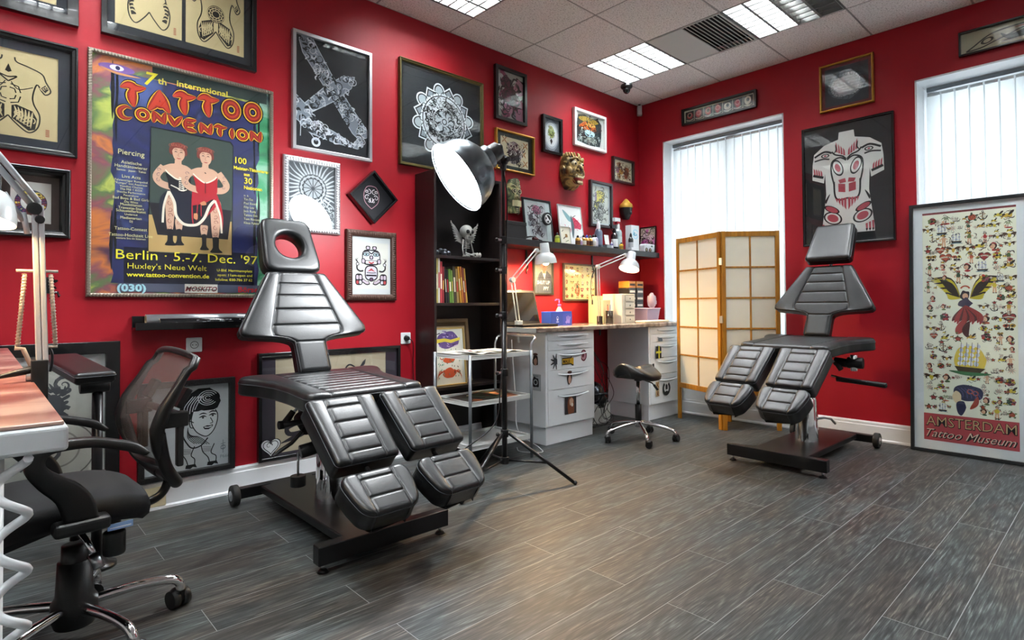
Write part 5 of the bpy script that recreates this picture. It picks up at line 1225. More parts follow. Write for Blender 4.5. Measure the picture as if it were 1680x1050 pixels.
lu.tube([bk(-1, .4)+Vector((.08, 0, 0)), bk(-.5, .4)+Vector((.1, 0, 0)), bk(.5, .4)+Vector((.1, 0, 0)), bk(1, .4)+Vector((.08, 0, 0))], .014, M_BLACKP, 8)
lu.build('lumbar_support', t, bevel=.006)
MB().tube(smooth_path([(.262, 0, .49), (.262, 0, .44), (.235, 0, .40), (.17, 0, .385), (.06, 0, .40)], 6), .019, M_BLACKM, 12, flat=.7).tube([(.262, -.1, .465), (.262, .1, .465)], .017, M_BLACKP, 8).build('back_bar', t)
MB().tube([(-.02, -.10, .40), (.0, -.16, .36), (.015, -.20, .315)], .009, M_CHROME, 10).cyl((.012, -.192, .325), (.022, -.215, .288), .015, M_STEEL, n=12).build('tilt_lever', t)
MB().cyl((.075, -.14, .29), (.075, -.14, .365), .031, M_BLACKP, n=20).cyl((.075, -.14, .365), (.075, -.14, .42), .018, M_BLACKP).build('tension_knob', t, bevel=.008)
MB().bx(.04, .105, -.225, -.22, .392, .41, ink('#7fa3d8')).bx(.045, .1, -.2255, -.225, .397, .400, ink('#d4e0f0')).build('label_tag', t)
# ================================================================== saddle stool
t = thing('saddle_stool', 'black saddle seat stool on a chrome five-star base', 'stool', (-1.27, -.85, 0))
for k in range(5):
    a = math.radians((-132, -61, 14, 84, 158)[k]); d = Vector((math.cos(a), math.sin(a), 0)); m = MB()
    m.tube(smooth_path([d*.02+Vector((0, 0, .135)), d*.13+Vector((0, 0, .12)), d*.235+Vector((0, 0, .095)), d*.272+Vector((0, 0, .078)), d*.28+Vector((0, 0, .055))], 5), .0125, M_CHROME, 10)
    lg = m.build('base_leg', t); c = MB(); caster(c, d.x*.28, d.y*.28, a+1.2, r=.024, w=.016); c.build('caster', lg)
MB().cyl((0, 0, .1), (0, 0, .15), .028, M_CHROME).build('hub', t, bevel=.004)
MB().cyl((0, 0, .15), (0, 0, .275), .025, M_BLACKP).build('column_sleeve', t)
MB().cyl((0, 0, .275), (0, 0, .47), .014, M_CHROME).build('gas_lift', t)
MB().cyl((0, 0, .46), (0, 0, .5), .03, M_BLACKM).bx(-.09, .09, -.07, .07, .495, .51, M_BLACKM).build('mechanism', t, bevel=.004)
MB().tube([(.03, -.02, .47), (.09, -.07, .44), (.115, -.09, .40)], .005, M_BLACKM, 8).cyl((.1, -.08, .425), (.125, -.098, .385), .01, M_BLACKP, n=10).build('lever', t)
sd = MB(); nx, ny = 26, 18; vs = []
ax = math.radians(200)   # saddle: raised cantle on the left
for i in range(nx+1):
    u = -1+2*i/nx
    for j in range(ny+1):
        v = -1+2*j/ny
        hw = (.165 if u < 0 else .165-.045*u*u)*(1-abs(u)**3.2*.55)
        X, Y = u*.195, v*hw
        z = .56+(.075*max(0, -u-.1)**1.6 if u < -.1 else 0)+.012*max(0, u)**2-.05*abs(v)**2.2-.02*max(0, abs(u)-.75)**2/.06*.6+.012*(abs(v) < .2)*(u > 0)
        vs.append((X, Y, z))
fs = [(i*(ny+1)+j, i*(ny+1)+j+1, (i+1)*(ny+1)+j+1, (i+1)*(ny+1)+j) for i in range(nx) for j in range(ny)]
sd.add(vs, fs, M_LEATHER, True)
loop = [j for j in range(ny+1)]+[i*(ny+1)+ny for i in range(1, nx+1)]+[nx*(ny+1)+j for j in range(ny-1, -1, -1)]+[i*(ny+1) for i in range(nx-1, 0, -1)]
Bl = [vs[i] for i in loop]; n = len(Bl)
lv = [[(x*q, y*q, z*zq+(1-zq)*.5-dz) for x, y, z in Bl] for q, dz, zq in ((1.03, .015, 1), (1.0, .035, .9), (.9, .035, .5))]
al = [Bl]+lv
for a_, b_ in zip(al, al[1:]): sd.add(a_+b_, [(i, (i+1) % n, n+(i+1) % n, n+i) for i in range(n)], M_LEATHER, True)
sd.add(lv[-1], [tuple(range(n))], M_LEATHER); sd.build('seat', t)
# ================================================================== armrest stand
t = thing('armrest_stand', 'black padded tattoo armrest on a tall pole behind the office chair', 'armrest', (-4.73, -.62, 0), 0)
MB().lathe([(0, .0), (.07, .0), (.07, .012), (.04, .02), (.03, .035), (0, .035)], M_BLACKM, n=32).build('base', t)
MB().cyl((0, 0, .03), (0, 0, .74), .019, M_BLACKM, n=16).build('pole', t)
MB().cyl((0, 0, .36), (0, 0, .39), .03, M_BLACKP, n=16).cyl((.02, -.03, .375), (.02, -.06, .375), .012, M_BLACKP, n=10).build('height_clamp', t, bevel=.003)
MB().cyl((-.06, 0, .745), (.04, 0, .745), .034, M_BLACKP, n=20).bx(-.03, .02, -.03, .03, .73, .79, M_BLACKM).build('pivot', t, bevel=.004)
Mx = Matrix.Translation((-.063, .029, .835)) @ Matrix.Rotation(math.radians(9.8), 4, 'Z') @ Matrix.Rotation(math.radians(6.5), 4, 'X') @ Matrix.Translation((0, -.22, 0))
pad('cushion', t, Mx, .46, .045, lambda v: .068, None, (), rc=.015, edge=.016)
# ================================================================== bookshelf
M_SHELF = ramp_mat('black brown veneer', lambda N, L: ramp(N, L, noise(N, L, 6, 4, stretch=(14, 14, 1)), [(.3, '#17100f'), (.7, '#241a19')]), .38)
t = thing('bookshelf', 'tall black-brown bookshelf against the left wall behind the flood lamp', 'bookshelf', (-2.47, -.121, 0))
Wb_, Db_, Hb_ = .625, .235, 2.01; hw = Wb_/2; hd = Db_/2
for s in (-1, 1): MB().bx(s*hw, s*(hw-.02), -hd, hd, 0, Hb_, M_SHELF).build('side_panel', t, bevel=.0015)
MB().bx(-hw+.02, hw-.02, -hd+.002, hd, Hb_-.022, Hb_-.002, M_SHELF).build('top_panel', t)
MB().bx(-hw+.02, hw-.02, hd-.006, hd, .08, Hb_-.02, mat('shelf back', '#141012', .5)).build('back_panel', t)
for z in (.08, .49, 1.08, 1.415): MB().bx(-hw+.02, hw-.02, -hd+.004, hd-.006, z-.02, z, M_SHELF).build('shelf', t, bevel=.001)
MB().bx(-hw+.02, hw-.02, -hd+.02, -hd+.035, 0, .06, M_SHELF).build('plinth', t)
BX, BYf = -2.47, -.24
# books
bk_ = [('#a9a25a', 'olive yellow', .022, .325), ('#c9c4b8', 'white and red', .014, .325), ('#b24048', 'red and white', .018, .29), ('#8a3038', 'dark red', .013, .255), ('#2b2b2c', 'black', .012, .255), ('#24262a', 'charcoal', .016, .235), ('#5f8a3c', 'green', .02, .24), ('#7da052', 'light green', .011, .232), ('#4a4438', 'brown grey', .022, .26), ('#a38a58', 'tan', .018, .245), ('#c9983a', 'yellow', .014, .262), ('#b06a34', 'orange', .016, .262), ('#8c4a40', 'rust', .014, .255), ('#c2a04a', 'narrow mustard', .01, .25)]
x = -2.76; 
M_PAGE = mat('book pages', '#cfc8b6', .8)
for i, (c, cn, w_, h_) in enumerate(bk_):
    lean = .0 if i < 4 else (-.06 if i < 10 else -.10)
    t = thing('book', cn+' book spine standing on the bookshelf, '+['first from the left', 'second from the left', 'third from the left', 'fourth from the left', 'fifth from the left', 'sixth from the left', 'seventh from the left', 'eighth from the left', 'ninth from the left', 'tenth from the left', 'fourth from the right end', 'third from the right end', 'second from the right end', 'last at the right end'][i], 'book', (x+w_/2+.001, -.13, 1.0805), 0, 'books on the bookshelf')
    t.rotation_euler = (0, lean, 0)
    if lean: t.location.z += .5*w_*abs(math.sin(lean)); t.location.x += .004
    d = .17; cm_ = ink(c, .45)
    MB().bx(-w_/2, -w_/2+.002, -d/2, d/2, 0, h_, cm_).bx(w_/2-.002, w_/2, -d/2, d/2, 0, h_, cm_).bx(-w_/2, w_/2, -d/2-.002, -d/2, 0, h_, cm_).build('cover', t)
    MB().bx(-w_/2+.002, w_/2-.002, -d/2, d/2-.004, .004, h_-.004, M_PAGE).build('pages', t)
    lb = MB(); lc = ink(['#e3dcc8', '#b23038', '#efe7d2', '#d8c060'][i % 4])
    lb.bx(-w_*.28, w_*.28, -d/2-.0026, -d/2-.002, h_*(.3+.02*(i % 4)), h_*(.62+.04*(i % 3)), lc)
    lb.build('title_print', t); x += w_+.003+(h_*abs(math.sin(lean))*.04)+(.008 if i in (3, 9) else 0)
# skeleton figure
M_BONE = mat('painted bone', '#b9bab4', .5); M_BONED = mat('dark sockets', '#0c0c0c', .7)
t = thing('skeleton_figure', 'small seated skeleton figurine with wings on the top bookshelf shelf', 'figurine', (-2.43, -.15, 1.4155))
MB().sphere((0, 0, .195), (.048, .054, .05), M_BONE, 18, 12).bx(-.025, .025, -.052, -.01, .13, .163, M_BONE).build('skull', t, bevel=.004)
f = MB()
for s in (-1, 1): f.sphere((s*.019, -.045, .19), (.0145, .014, .0155), M_BONED, 10, 8)
f.sphere((0, -.052, .167), (.006, .006, .009), M_BONED, 8, 6)
for k in range(7): f.bx(-.023+.0068*k, -.022+.0068*k, -.0535, -.051, .133, .158, M_BONED)
f.bx(-.025, .025, -.0535, -.051, .1455, .1472, M_BONED); f.build('face', t)
for s in (-1, 1):
    w = MB()
    for k in range(8): w.tube([(s*.03, .02, .11+.006*k), (s*(.07+.004*k), .022, .125+.015*k), (s*(.088+.006*k), .02, .12+.0195*k)], [.005, .008, .003], M_BONE, 5)
    w.tube([(s*.02, .02, .1), (s*.07, .024, .15), (s*.128, .02, .268)], [.007, .008, .003], M_BONE, 6); w.build('wing', t)
    m = MB(); m.tube([(s*.032, -.005, .135), (s*.046, -.012, .075), (s*.05, -.03, .012)], .0055, M_BONE, 6); m.sphere((s*.05, -.036, .008), (.012, .014, .007), M_BONE, 8, 6); m.build('arm', t)
    m = MB(); m.tube([(s*.02, -.005, .02), (s*.045, -.05, .03), (s*.02+.03, -.075, .012)], .006, M_BONE, 6); m.sphere((s*.012+.055, -.075, .018), (.014, .01, .018), M_BONE, 8, 6); m.build('leg', t)
r = MB(); r.cyl((0, .005, .0), (0, .005, .15), .006, M_BONE, n=8)
for k in range(5): r.tube([(.025*math.cos(a), .02*math.sin(a), .072+.014*k) for a in [2*pi*i/14 for i in range(14)]], .0032, M_BONE, 5, closed=True)
r.sphere((0, .0, .015), (.032, .02, .016), M_BONE, 12, 8); r.build('ribcage', t)
t = thing('skull_cluster', 'small dark group of silver skulls on the top bookshelf shelf', 'figurine', (-2.66, -.15, 1.4155))
for k, (x, z) in enumerate([(-.05, .022), (-.018, .035), (.018, .033), (.05, .02), (0, .012)]):
    m = MB().sphere((x, -.02 if k < 4 else -.04, z), (.019, .02, .02), mat('dark silver', '#5b5f66', .3, .8), 12, 8)
    for s in (-1, 1): m.sphere((x+s*.007, (-.02 if k < 4 else -.04)-.018, z+.002), (.005, .004, .005), M_BONED, 6, 5)
    m.build('skull', t)
tag(MB().bx(-2.757, -2.752, -.2, -.12, 1.4155, 1.46, mat('white card', '#d5d5d2', .6)).build('card'), 'small white card at the left edge of the top bookshelf shelf', 'card')

# ================================================================== serving cart
t = thing('cart', 'light metal three-tier rolling cart in front of the bookshelf', 'cart', (-2.525, -.455, 0))
cx, cy = .265, .19; TH = (.735, .437, .157)
M_TRAY = mat('white tray', '#c9ccc9', .35)
for k, z in enumerate(TH):
    b = MB(); b.bx(-cx, cx, -cy, cy, z-.014, z-.008, M_TRAY)
    for a in ((-cx, cx, -cy, -cy+.012), (-cx, cx, cy-.012, cy), (-cx, -cx+.012, -cy, cy), (cx-.012, cx, -cy, cy)): b.bx(*a, z-.024, z+.006, M_TRAY)
    b.build('tray', t, bevel=.003)
for sx in (-1, 1):
    for sy in (-1, 1):
        m = MB(); m.cyl((sx*(cx+.008), sy*(cy+.002), .0), (sx*(cx+.008), sy*(cy+.002), .745), .0105, M_GREYM, n=12); m.build('leg', t)
MB().tube(smooth_path([(cx+.008, -cy, .735), (cx+.012, -cy, .79), (cx+.05, -cy+.01, .838), (cx+.052, 0, .842), (cx+.05, cy-.01, .838), (cx+.012, cy, .79), (cx+.008, cy, .735)], 5), .009, M_STEEL, 10).build('handle', t)
pc = mat('paper sheets', '#d6d4cc', .7)
for k, (x, y, a, c, lab) in enumerate([(-2.62, -.45, .1, '#d9d8d2', 'loose white drawing sheet on the cart top, its corner lifted, left side'), (-2.50, -.42, -.25, '#d0cfc6', 'crumpled cream paper on the middle of the cart top'), (-2.37, -.46, .18, '#c9c7bd', 'flat pale magazine on the right of the cart top')]):
    mb = MB(); vs = []; 
    for i in range(7):
        for j in range(5):
            u, v = i/6-.5, j/4-.5; vs.append((u*.24, v*.2, .008+.006*math.sin(i*1.7+k)+(.045*max(0, -u-.15) if k == 0 else .012*math.sin(j*2+i) if k == 1 else 0)))
    mb.add(vs, [(i*5+j, i*5+j+1, (i+1)*5+j+1, (i+1)*5+j) for i in range(6) for j in range(4)], ink(c), True)
    if k == 0: mb.add([(-.1, -.07, .034), (-.04, -.07, .022), (-.06, .0, .026)], [(0, 1, 2)], ink('#b0305a'))
    o = mb.build('paper_sheet', solid=.0008); o.location = (x, y, TH[0]-.004+.002*k); o.rotation_euler = (0, 0, a); tag(o, lab, 'paper', 'papers on the cart top')
def mag(name, x, y, z, w, d, a, c, lab, seed):
    t = thing(name, lab, 'magazine', (x, y, z), a, 'magazines on the middle shelf of the cart')
    MB().bx(-w/2, w/2, -d/2, d/2, 0, .005, ink(c, .3)).build('pages', t)
    ar = Art(w, d, c, seed)
    for q in range(5): ar.blob(ar.r.uniform(.1, .9)*w, ar.r.uniform(.2, .8)*d, w*.14, d*.12, ar.r.choice(('#8a4a2a', '#c98a5a', '#2f3a2c', '#b9b08a', '#5a2a22')))
    ar.mb.build('cover_print', t, Matrix.Translation((0, 0, .0053)) @ Matrix.Rotation(-pi/2, 4, 'X'))
mag('magazine', -2.62, -.46, TH[1]-.007, .26, .3, .15, '#2b2420', 'dark glossy magazine on the left of the middle cart shelf', 3)
mag('magazine', -2.40, -.43, TH[1]-.007, .22, .29, -.2, '#7a4a30', 'brown illustrated magazine on the right of the middle cart shelf', 4)
mag('magazine', -2.47, -.44, TH[1]-.001, .28, .2, .5, '#3a4030', 'magazine with an orange picture lying on top of the other two', 5)

# ================================================================== long worktop on drawer cabinets
DT = .893
def counter_mat():
    def f(N, L):
        a = noise(N, L, 9, 6, stretch=(1, 1, 1), dist=1.2); return ramp(N, L, a, [(.3, '#5a4a42'), (.5, '#8f7f74'), (.7, '#b9aa9c')])
    return ramp_mat('stone print worktop', f, .22, coat=.2)
M_TOP = counter_mat()
t = thing('worktop', 'long brown stone-print worktop along the left wall below the black wall shelf', 'worktop', (-1.05, -.28, DT))
MB().bx(-1.04, 1.04, -.265, .265, -.036, 0, M_TOP).build('slab', t, bevel=.008, seg=3)
MB().bx(-1.048, -1.0405, -.262, .262, -.037, -.002, mat('pale edge strip', '#a9b0b4', .4)).build('end_strip', t, bevel=.002)
def drawer_cabinet(label, x0, x1, stickers, yf=-.50, side=()):
    w = x1-x0; t = thing('drawer_cabinet', label, 'cabinet', ((x0+x1)/2, (yf-.03)/2, 0), 0, 'white drawer cabinets under the worktop')
    yF = yf-(yf-.03)/2; yB = -yF; h = w/2
    b = MB(); b.bx(-h, h, yF+.0, yB, .135, DT-.037, M_WHITEL); b.build('body', t, bevel=.004)
    MB().bx(-h+.012, h-.012, yF+.012, yB, 0, .135, M_WHITEL).build('plinth', t, bevel=.002)
    zs = [.145, .415, .565, .715, .787, .855]
    for k in range(5):
        z0, z1 = zs[k]+.003, zs[k+1]-.003; m = MB(); n = 12; vs = []
        for i in range(n+1):
            u = -1+2*i/n; y = yF-.004-.016*(1-u*u); vs += [(u*(h-.022), y, z0), (u*(h-.022), y, z1), (u*(h-.022), yF+.002, z0), (u*(h-.022), yF+.002, z1)]
        fs = []
        for i in range(n): a = 4*i; fs += [(a, a+4, a+5, a+1), (a+2, a+3, a+7, a+6), (a+1, a+5, a+7, a+3), (a, a+2, a+6, a+4)]
        fs += [(0, 1, 3, 2), (4*n, 4*n+2, 4*n+3, 4*n+1)]
        m.add(vs, fs, M_WHITEL); d = m.build('drawer', t)
        zc = z1-.028 if k != 0 else z1-.045
        # smile shaped grip: lip over a flush patch, recess shade put into its colour
        g = MB(); hw = h*.62
        g.tube([(hw*(-1+2*i/12), yF-.020-.016*(1-(-1+2*i/12)**2*.6)-.002, zc+.004-.012*(1-(-1+2*i/12)**2)*(k < 3)-.004) for i in range(13)], .0055, M_WHITEL, 8, flat=.6)
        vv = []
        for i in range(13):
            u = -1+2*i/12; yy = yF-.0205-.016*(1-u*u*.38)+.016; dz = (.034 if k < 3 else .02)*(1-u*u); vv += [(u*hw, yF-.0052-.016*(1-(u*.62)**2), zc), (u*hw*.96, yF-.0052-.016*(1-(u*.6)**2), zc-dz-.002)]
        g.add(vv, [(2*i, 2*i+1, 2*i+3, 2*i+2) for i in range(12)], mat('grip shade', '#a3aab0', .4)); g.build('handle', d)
        for (kk, u, v, fn) in stickers:
            if kk == k:
                ar = Art(.1, .1, '#ffffff', 7+k); ar.mb = MB(); ar.mb.flatart = True; fn(ar)
                y = yF-.0058-.016*(1-u*u); ar.mb.build('sticker', d, Matrix.Translation((u*(h-.022), y-.001, z0+(z1-z0)*v)) @ Matrix.Rotation(-u*.06*1.6, 4, 'Z') @ Matrix.Scale(1.35, 4))
    for (yy, z, fn) in side:
        ar = Art(.1, .1, '#ffffff', 3); ar.mb = MB(); ar.mb.flatart = True; fn(ar)
        ar.mb.build('sticker', t, Matrix.Translation((-h-.0012, yy, z)) @ Matrix.Rotation(-pi/2, 4, 'Z') @ Matrix.Scale(1.25, 4))
    return t
def st_star(a):
    for q in range(9): t_ = q*2*pi/9; a.line([(.05, .05), (.05+.045*math.cos(t_), .05+.045*math.sin(t_))], .012, '#23262c', False, 1)
    a.ell(.05, .05, .016, .018, '#3c4048')
def st_yellow(a):
    a.poly([(-.01, .03), (.085, .03), (.085, .07), (-.01, .07)], '#17171a'); a.ell(.095, .05, .028, .03, '#17171a'); a.poly([(-.004, .036), (.08, .036), (.08, .064), (-.004, .064)], '#cfa21e'); a.ell(.095, .05, .02, .022, '#cfa21e')
    a.text('MALE', .037, .04, .026, '#17171a', 'c', 0, .95, bold=.0006)
def st_red(a): a.ell(.05, .05, .027, .034, '#5d1a2a'); a.ell(.05, .05, .02, .026, '#b98a94'); a.blob(.045, .05, .01, .014, '#5d1a2a')
def st_girl(a): a.blob(.05, .05, .024, .036, '#2c1f1c'); a.blob(.05, .042, .014, .022, '#c29a88'); a.ell(.05, .085, .02, .008, '#4a2f2a')
def st_pic(a):
    a.poly([(.0, -.04), (.1, -.04), (.1, .14), (.0, .14)], '#35363a'); a.blob(.05, .05, .035, .055, '#7d4a30'); a.blob(.055, .07, .018, .025, '#cda88c'); a.ell(.064, .052, .009, .011, '#e3dcd0'); a.blob(.02, -.02, .012, .01, '#8a4a7c'); a.poly([(.02, .105), (.08, .105), (.075, .13), (.025, .13)], '#7c8a6a')
def st_bw(a): a.poly([(.005, .0), (.095, .0), (.095, .1), (.005, .1)], '#aab2b8'); a.blob(.05, .05, .032, .034, '#14161a'); a.ring(.05, .05, .012, .018, '#aab2b8'); a.text('TAIWAN', .05, .085, .012, '#14161a', 'c')
def st_flag(a): a.poly([(0, .0), (.11, .0), (.11, .085), (0, .085)], '#1b1d20'); a.poly([(.034, 0), (.048, 0), (.048, .085), (.034, .085)], '#d8d23a'); a.poly([(0, .036), (.11, .036), (.11, .05), (0, .05)], '#d8d23a')
def st_lower(a): a.poly([(.02, -.02), (.08, -.02), (.08, .12), (.02, .12)], '#c9b58a'); a.text('K', .05, .06, .05, '#7c4a2a', 'c', 0, 1, bold=.001); a.text('R', .05, .0, .05, '#7c4a2a', 'c', 0, 1, bold=.001)
def st_panda(a):
    a.ring(.05, .05, .03, .05, '#2c3034', 20, 2.2, 7.2); a.blob(.05, .06, .016, .02, '#2c3034'); a.blob(.05, .02, .02, .014, '#2c3034')
drawer_cabinet('white drawer cabinet with stickers on the drawers, next to the bookshelf', -1.955, -1.38, [(2, -.72, .42, st_star), (2, -.22, .4, st_yellow), (2, .5, .62, st_red), (1, -.15, .5, st_girl), (0, -.12, .5, st_pic)], side=((-.13, .64, st_girl), (-.13, .47, st_bw)))
drawer_cabinet('white drawer cabinet partly behind the folding screen, with a black and yellow sticker', -.60, -.03, [(2, -.5, .42, st_flag), (3, -.42, .4, lambda a: a.poly([(.02, .03), (.07, .03), (.07, .06), (.02, .06)], '#5b6b7c')), (0, -.62, .5, st_lower), (0, -.12, .48, st_panda), (1, -.86, .5, lambda a: a.blob(.05, .05, .02, .025, '#2c3034'))])
# helmet and cables between the cabinets
t = thing('ornamental_helmet', 'dark metallic helmet with a visor under the worktop', 'helmet', (-1.05, -.2, .19))
hm = mat('worn gunmetal', '#4c5056', .25, .85)
MB().sphere((0, 0, .08), (.105, .12, .11), hm, 24, 16).build('shell', t)
MB().tube([(.11*math.cos(a), -.12*math.sin(a)-.02, .07+.02*math.sin(a)) for a in [pi*i/10 for i in range(11)]], .013, hm, 8).build('visor', t)
m = MB(); m.sphere((.03, -.09, .03), (.05, .04, .045), M_BLACKM, 12, 8); m.sphere((-.05, -.08, .06), (.03, .04, .04), M_BLACKM, 12, 8); m.bx(-.04, .06, -.1, -.04, -.05, .01, hm); m.build('face_opening', t, bevel=.01)
tag(MB().bx(-1.25, -.90, -.3, -.06, 0, .185, mat('grey white plastic', '#aeb1ae', .5)).build('storage_box', bevel=.02), 'pale grey box on the floor under the helmet', 'box')
m = MB(); rr = random.Random(4)
for k in range(7):
    x0 = -1.16+.03*k; U = rr.uniform; m.tube(smooth_path([(x0, -.20, .86-.05*k), (x0+U(-.08, .08), -.32, .5), (x0+U(-.12, .12), -.34, .28), (x0+U(-.1, .1), -.33, U(.05, .16)), (x0+U(-.1, .1), -.36, U(.01, .1)), (x0+U(-.12, .12), -.34, .008)], 6), .003, M_BLACKP, 5)
tag(m.build('power_cables'), 'tangle of black cables hanging under the worktop', 'cable')
# ================================================================== wall shelf
t = thing('wall_shelf', 'long black floating shelf full of bottles on the left wall', 'shelf', (-1.07, -.125, 1.585))
MB().bx(-1.05, 1.05, -.125, .124, -.052, 0, mat('black shelf foil', '#1d1f22', .4)).build('board', t, bevel=.002)
# picture ledge with rolls
t = thing('picture_ledge', 'narrow black picture ledge holding two rolls below the convention poster', 'ledge', (-4.03, -.05, .965))
MB().bx(-.48, .48, -.045, .048, -.02, -.008, M_FBLACK).build('ledge_floor', t); MB().bx(-.48, .48, .036, .048, -.02, .05, M_FBLACK).build('ledge_back', t, bevel=.002); MB().bx(-.48, .48, -.052, -.044, -.022, .016, M_FBLACK).build('ledge_front', t, bevel=.002)
def roll(label, x0, x1, y, z, r, outer, inner, prints=None):
    t = thing('foil_roll', label, 'roll', ((x0+x1)/2, y, z)); h = (x1-x0)/2
    MB().lathe([(r, -h), (r, h)], outer, R=RY(pi/2), n=32).lathe([(r*.72, -h), (r, -h)], inner, R=RY(pi/2), n=32).lathe([(r*.72, h), (r, h)], inner, R=RY(pi/2), n=32).build('wound_sheet', t)
    MB().lathe([(r*.72, -h), (r*.72, h)], inner, R=RY(pi/2), n=28).build('core', t)
    if prints: 
        m = MB(); q = random.Random(2)
        for k in range(60):
            a = q.uniform(2.6, 3.6); x = q.uniform(-h*.6, h); m.box((x, math.cos(a)*(r+.0006), -math.sin(a)*(-1)*(r+.0006)*.0+math.sin(a)*(r+.0006)), (q.uniform(.005, .02), .001, q.uniform(.002, .006)), prints)
        m.build('print', t)
roll('silver grey roll lying at the back of the picture ledge', -4.455, -3.62, -.038, .994, .030, mat('silver foil', '#9ba0a4', .25, .6), mat('cardboard', '#b39b78', .8))
roll('glossy black roll lying at the front of the picture ledge', -4.40, -3.60, -.0745, .9815, .020, mat('black foil', '#15161a', .12), mat('cardboard', '#b39b78', .8), mat('foil print', '#8f9499', .3))
# sockets
def socket(label, x, z, plug=False, s=.08):
    t = thing('wall_socket', label, 'socket', (x, -.001, z)); MB().bx(-s/2, s/2, -.012, 0, -s/2, s/2, M_WHITEP).build('cover', t, bevel=.008, seg=3)
    MB().lathe([(.021, -.0125), (.019, -.0125), (.0185, -.004), (0, -.004)], mat('socket well', '#a8aaa8', .5), R=RX(-pi/2)@RX(0), n=24).build('well', t)
    m = MB(); m.cyl((-.009, -.0135, 0), (-.009, -.004, 0), .0028, M_DARK, n=8).cyl((.009, -.0135, 0), (.009, -.004, 0), .0028, M_DARK, n=8).ring if False else None
    m = MB(); m.lathe([(.0205, .0), (.0175, .0)], mat('socket shadow line', '#4c4e50', .6), (0, -.0129, 0), RX(pi/2), 24); m.cyl((-.009, -.0129, 0), (-.009, -.0131, 0), .003, M_DARK, n=8); m.cyl((.009, -.0129, 0), (.009, -.0131, 0), .003, M_DARK, n=8); m.build('contacts', t)
    if plug:
        MB().cyl((0, -.012, 0), (0, -.04, 0), .019, M_BLACKP, r1=.014, n=18).build('plug', t)
        MB().tube(smooth_path([(0, -.038, 0), (.02, -.06, -.02), (.035, -.05, -.08), (.045, -.03, -.2), (.06, -.025, -.5), (.055, -.03, -.86)], 6), .0035, M_BLACKP, 6).build('plug_cable', t)
    return t
socket('white wall socket under the picture ledge, behind the office chair', -4.22, .853)
socket('white wall socket with a black plug left of the bookshelf', -2.867, .832, True)
t = thing('floor_socket', 'cream double socket set in the white baseboard under the pinup picture', 'socket', (-4.40, -.0185, .068))
mc_ = mat('cream socket', '#cfc3a0', .5); MB().bx(-.062, .045, -.008, 0, -.052, .05, mc_).build('cover', t, bevel=.004); MB().lathe([(.024, 0), (.021, 0), (.02, .001), (0, .001)], mat('cream well', '#9a8f6e', .6), (-.01, -.0095, -.006), RX(pi/2), 24).cyl((-.018, -.009, -.006), (-.018, -.0112, -.006), .003, M_DARK, n=8).cyl((-.002, -.009, -.006), (-.002, -.0112, -.006), .003, M_DARK, n=8).build('well', t)
# monkey hook
t = thing('wall_hook', 'small black sheet metal monkey hook on the left wall behind the lamp arm', 'hook', (-4.845, -.004, 1.165))
P = [(-.022, -.018), (-.028, -.005), (-.018, .014), (-.012, .02), (-.012, .04), (.002, .045), (.018, .04), (.02, .03), (.032, .03), (.034, .022), (.024, .016), (.016, .014), (.018, .002), (.028, -.008), (.028, -.014), (.018, -.012), (.012, -.002), (.006, -.018), (.012, -.026), (-.006, -.03), (-.016, -.026)]
MB().prism(P, .003, M_BLACKM, lambda x, y, z: (x, -z, y)).build('figure', t)
m = MB(); m.tube(smooth_path([(-.016, -.002, .012), (-.035, -.002, .012), (-.045, -.002, .026), (-.035, -.002, .036), (-.025, -.002, .03)], 5), .003, M_BLACKM, 6); m.build('tail', t)
MB().bx(-.03, .036, -.004, 0, -.036, -.026, M_BLACKM).tube([(-.028, -.002, -.03), (-.03, -.012, -.045), (-.028, -.02, -.04)], .003, M_BLACKM, 6).tube([(.033, -.002, -.03), (.036, -.014, -.052), (.038, -.024, -.044)], .004, M_BLACKM, 6).build('hook_bar', t)
m = MB()
for x in (-.022, .026): m.sphere((x, -.005, -.03), .0045, M_STEEL, 10, 6)
m.build('screw', t)

# ================================================================== folding screen
M_WOOD = ramp_mat('honey pine', lambda N, L: ramp(N, L, noise(N, L, 5, 4, stretch=(9, 9, .7)), [(.3, '#8f5c10'), (.7, '#b97f20')]), .4)
def paper_mat():
    m = bpy.data.materials.new('shoji paper'); m.use_nodes = True; N, L = nt(m).nodes, nt(m).links; b = N['Principled BSDF']
    b.inputs['Base Color'].default_value = (*lin('#f0ede2'), 1); b.inputs['Roughness'].default_value = .7
    tr = N.new('ShaderNodeBsdfTranslucent'); tr.inputs[0].default_value = (*lin('#efe9d2'), 1); x = N.new('ShaderNodeMixShader'); x.inputs[0].default_value = .35
    L.new(b.outputs[0], x.inputs[1]); L.new(tr.outputs[0], x.inputs[2]); L.new(x.outputs[0], N['Material Output'].inputs[0]); return m
M_SHOJI = paper_mat()
scr = thing('folding_screen', 'honey-coloured wooden folding screen with cream paper panes by the window', 'folding screen', (-.49, -1.15, 0))
pts = [Vector((-.27, -.60)), Vector((-.49, -1.15)), Vector((-.155, -1.50)), Vector((-.10, -1.0))]
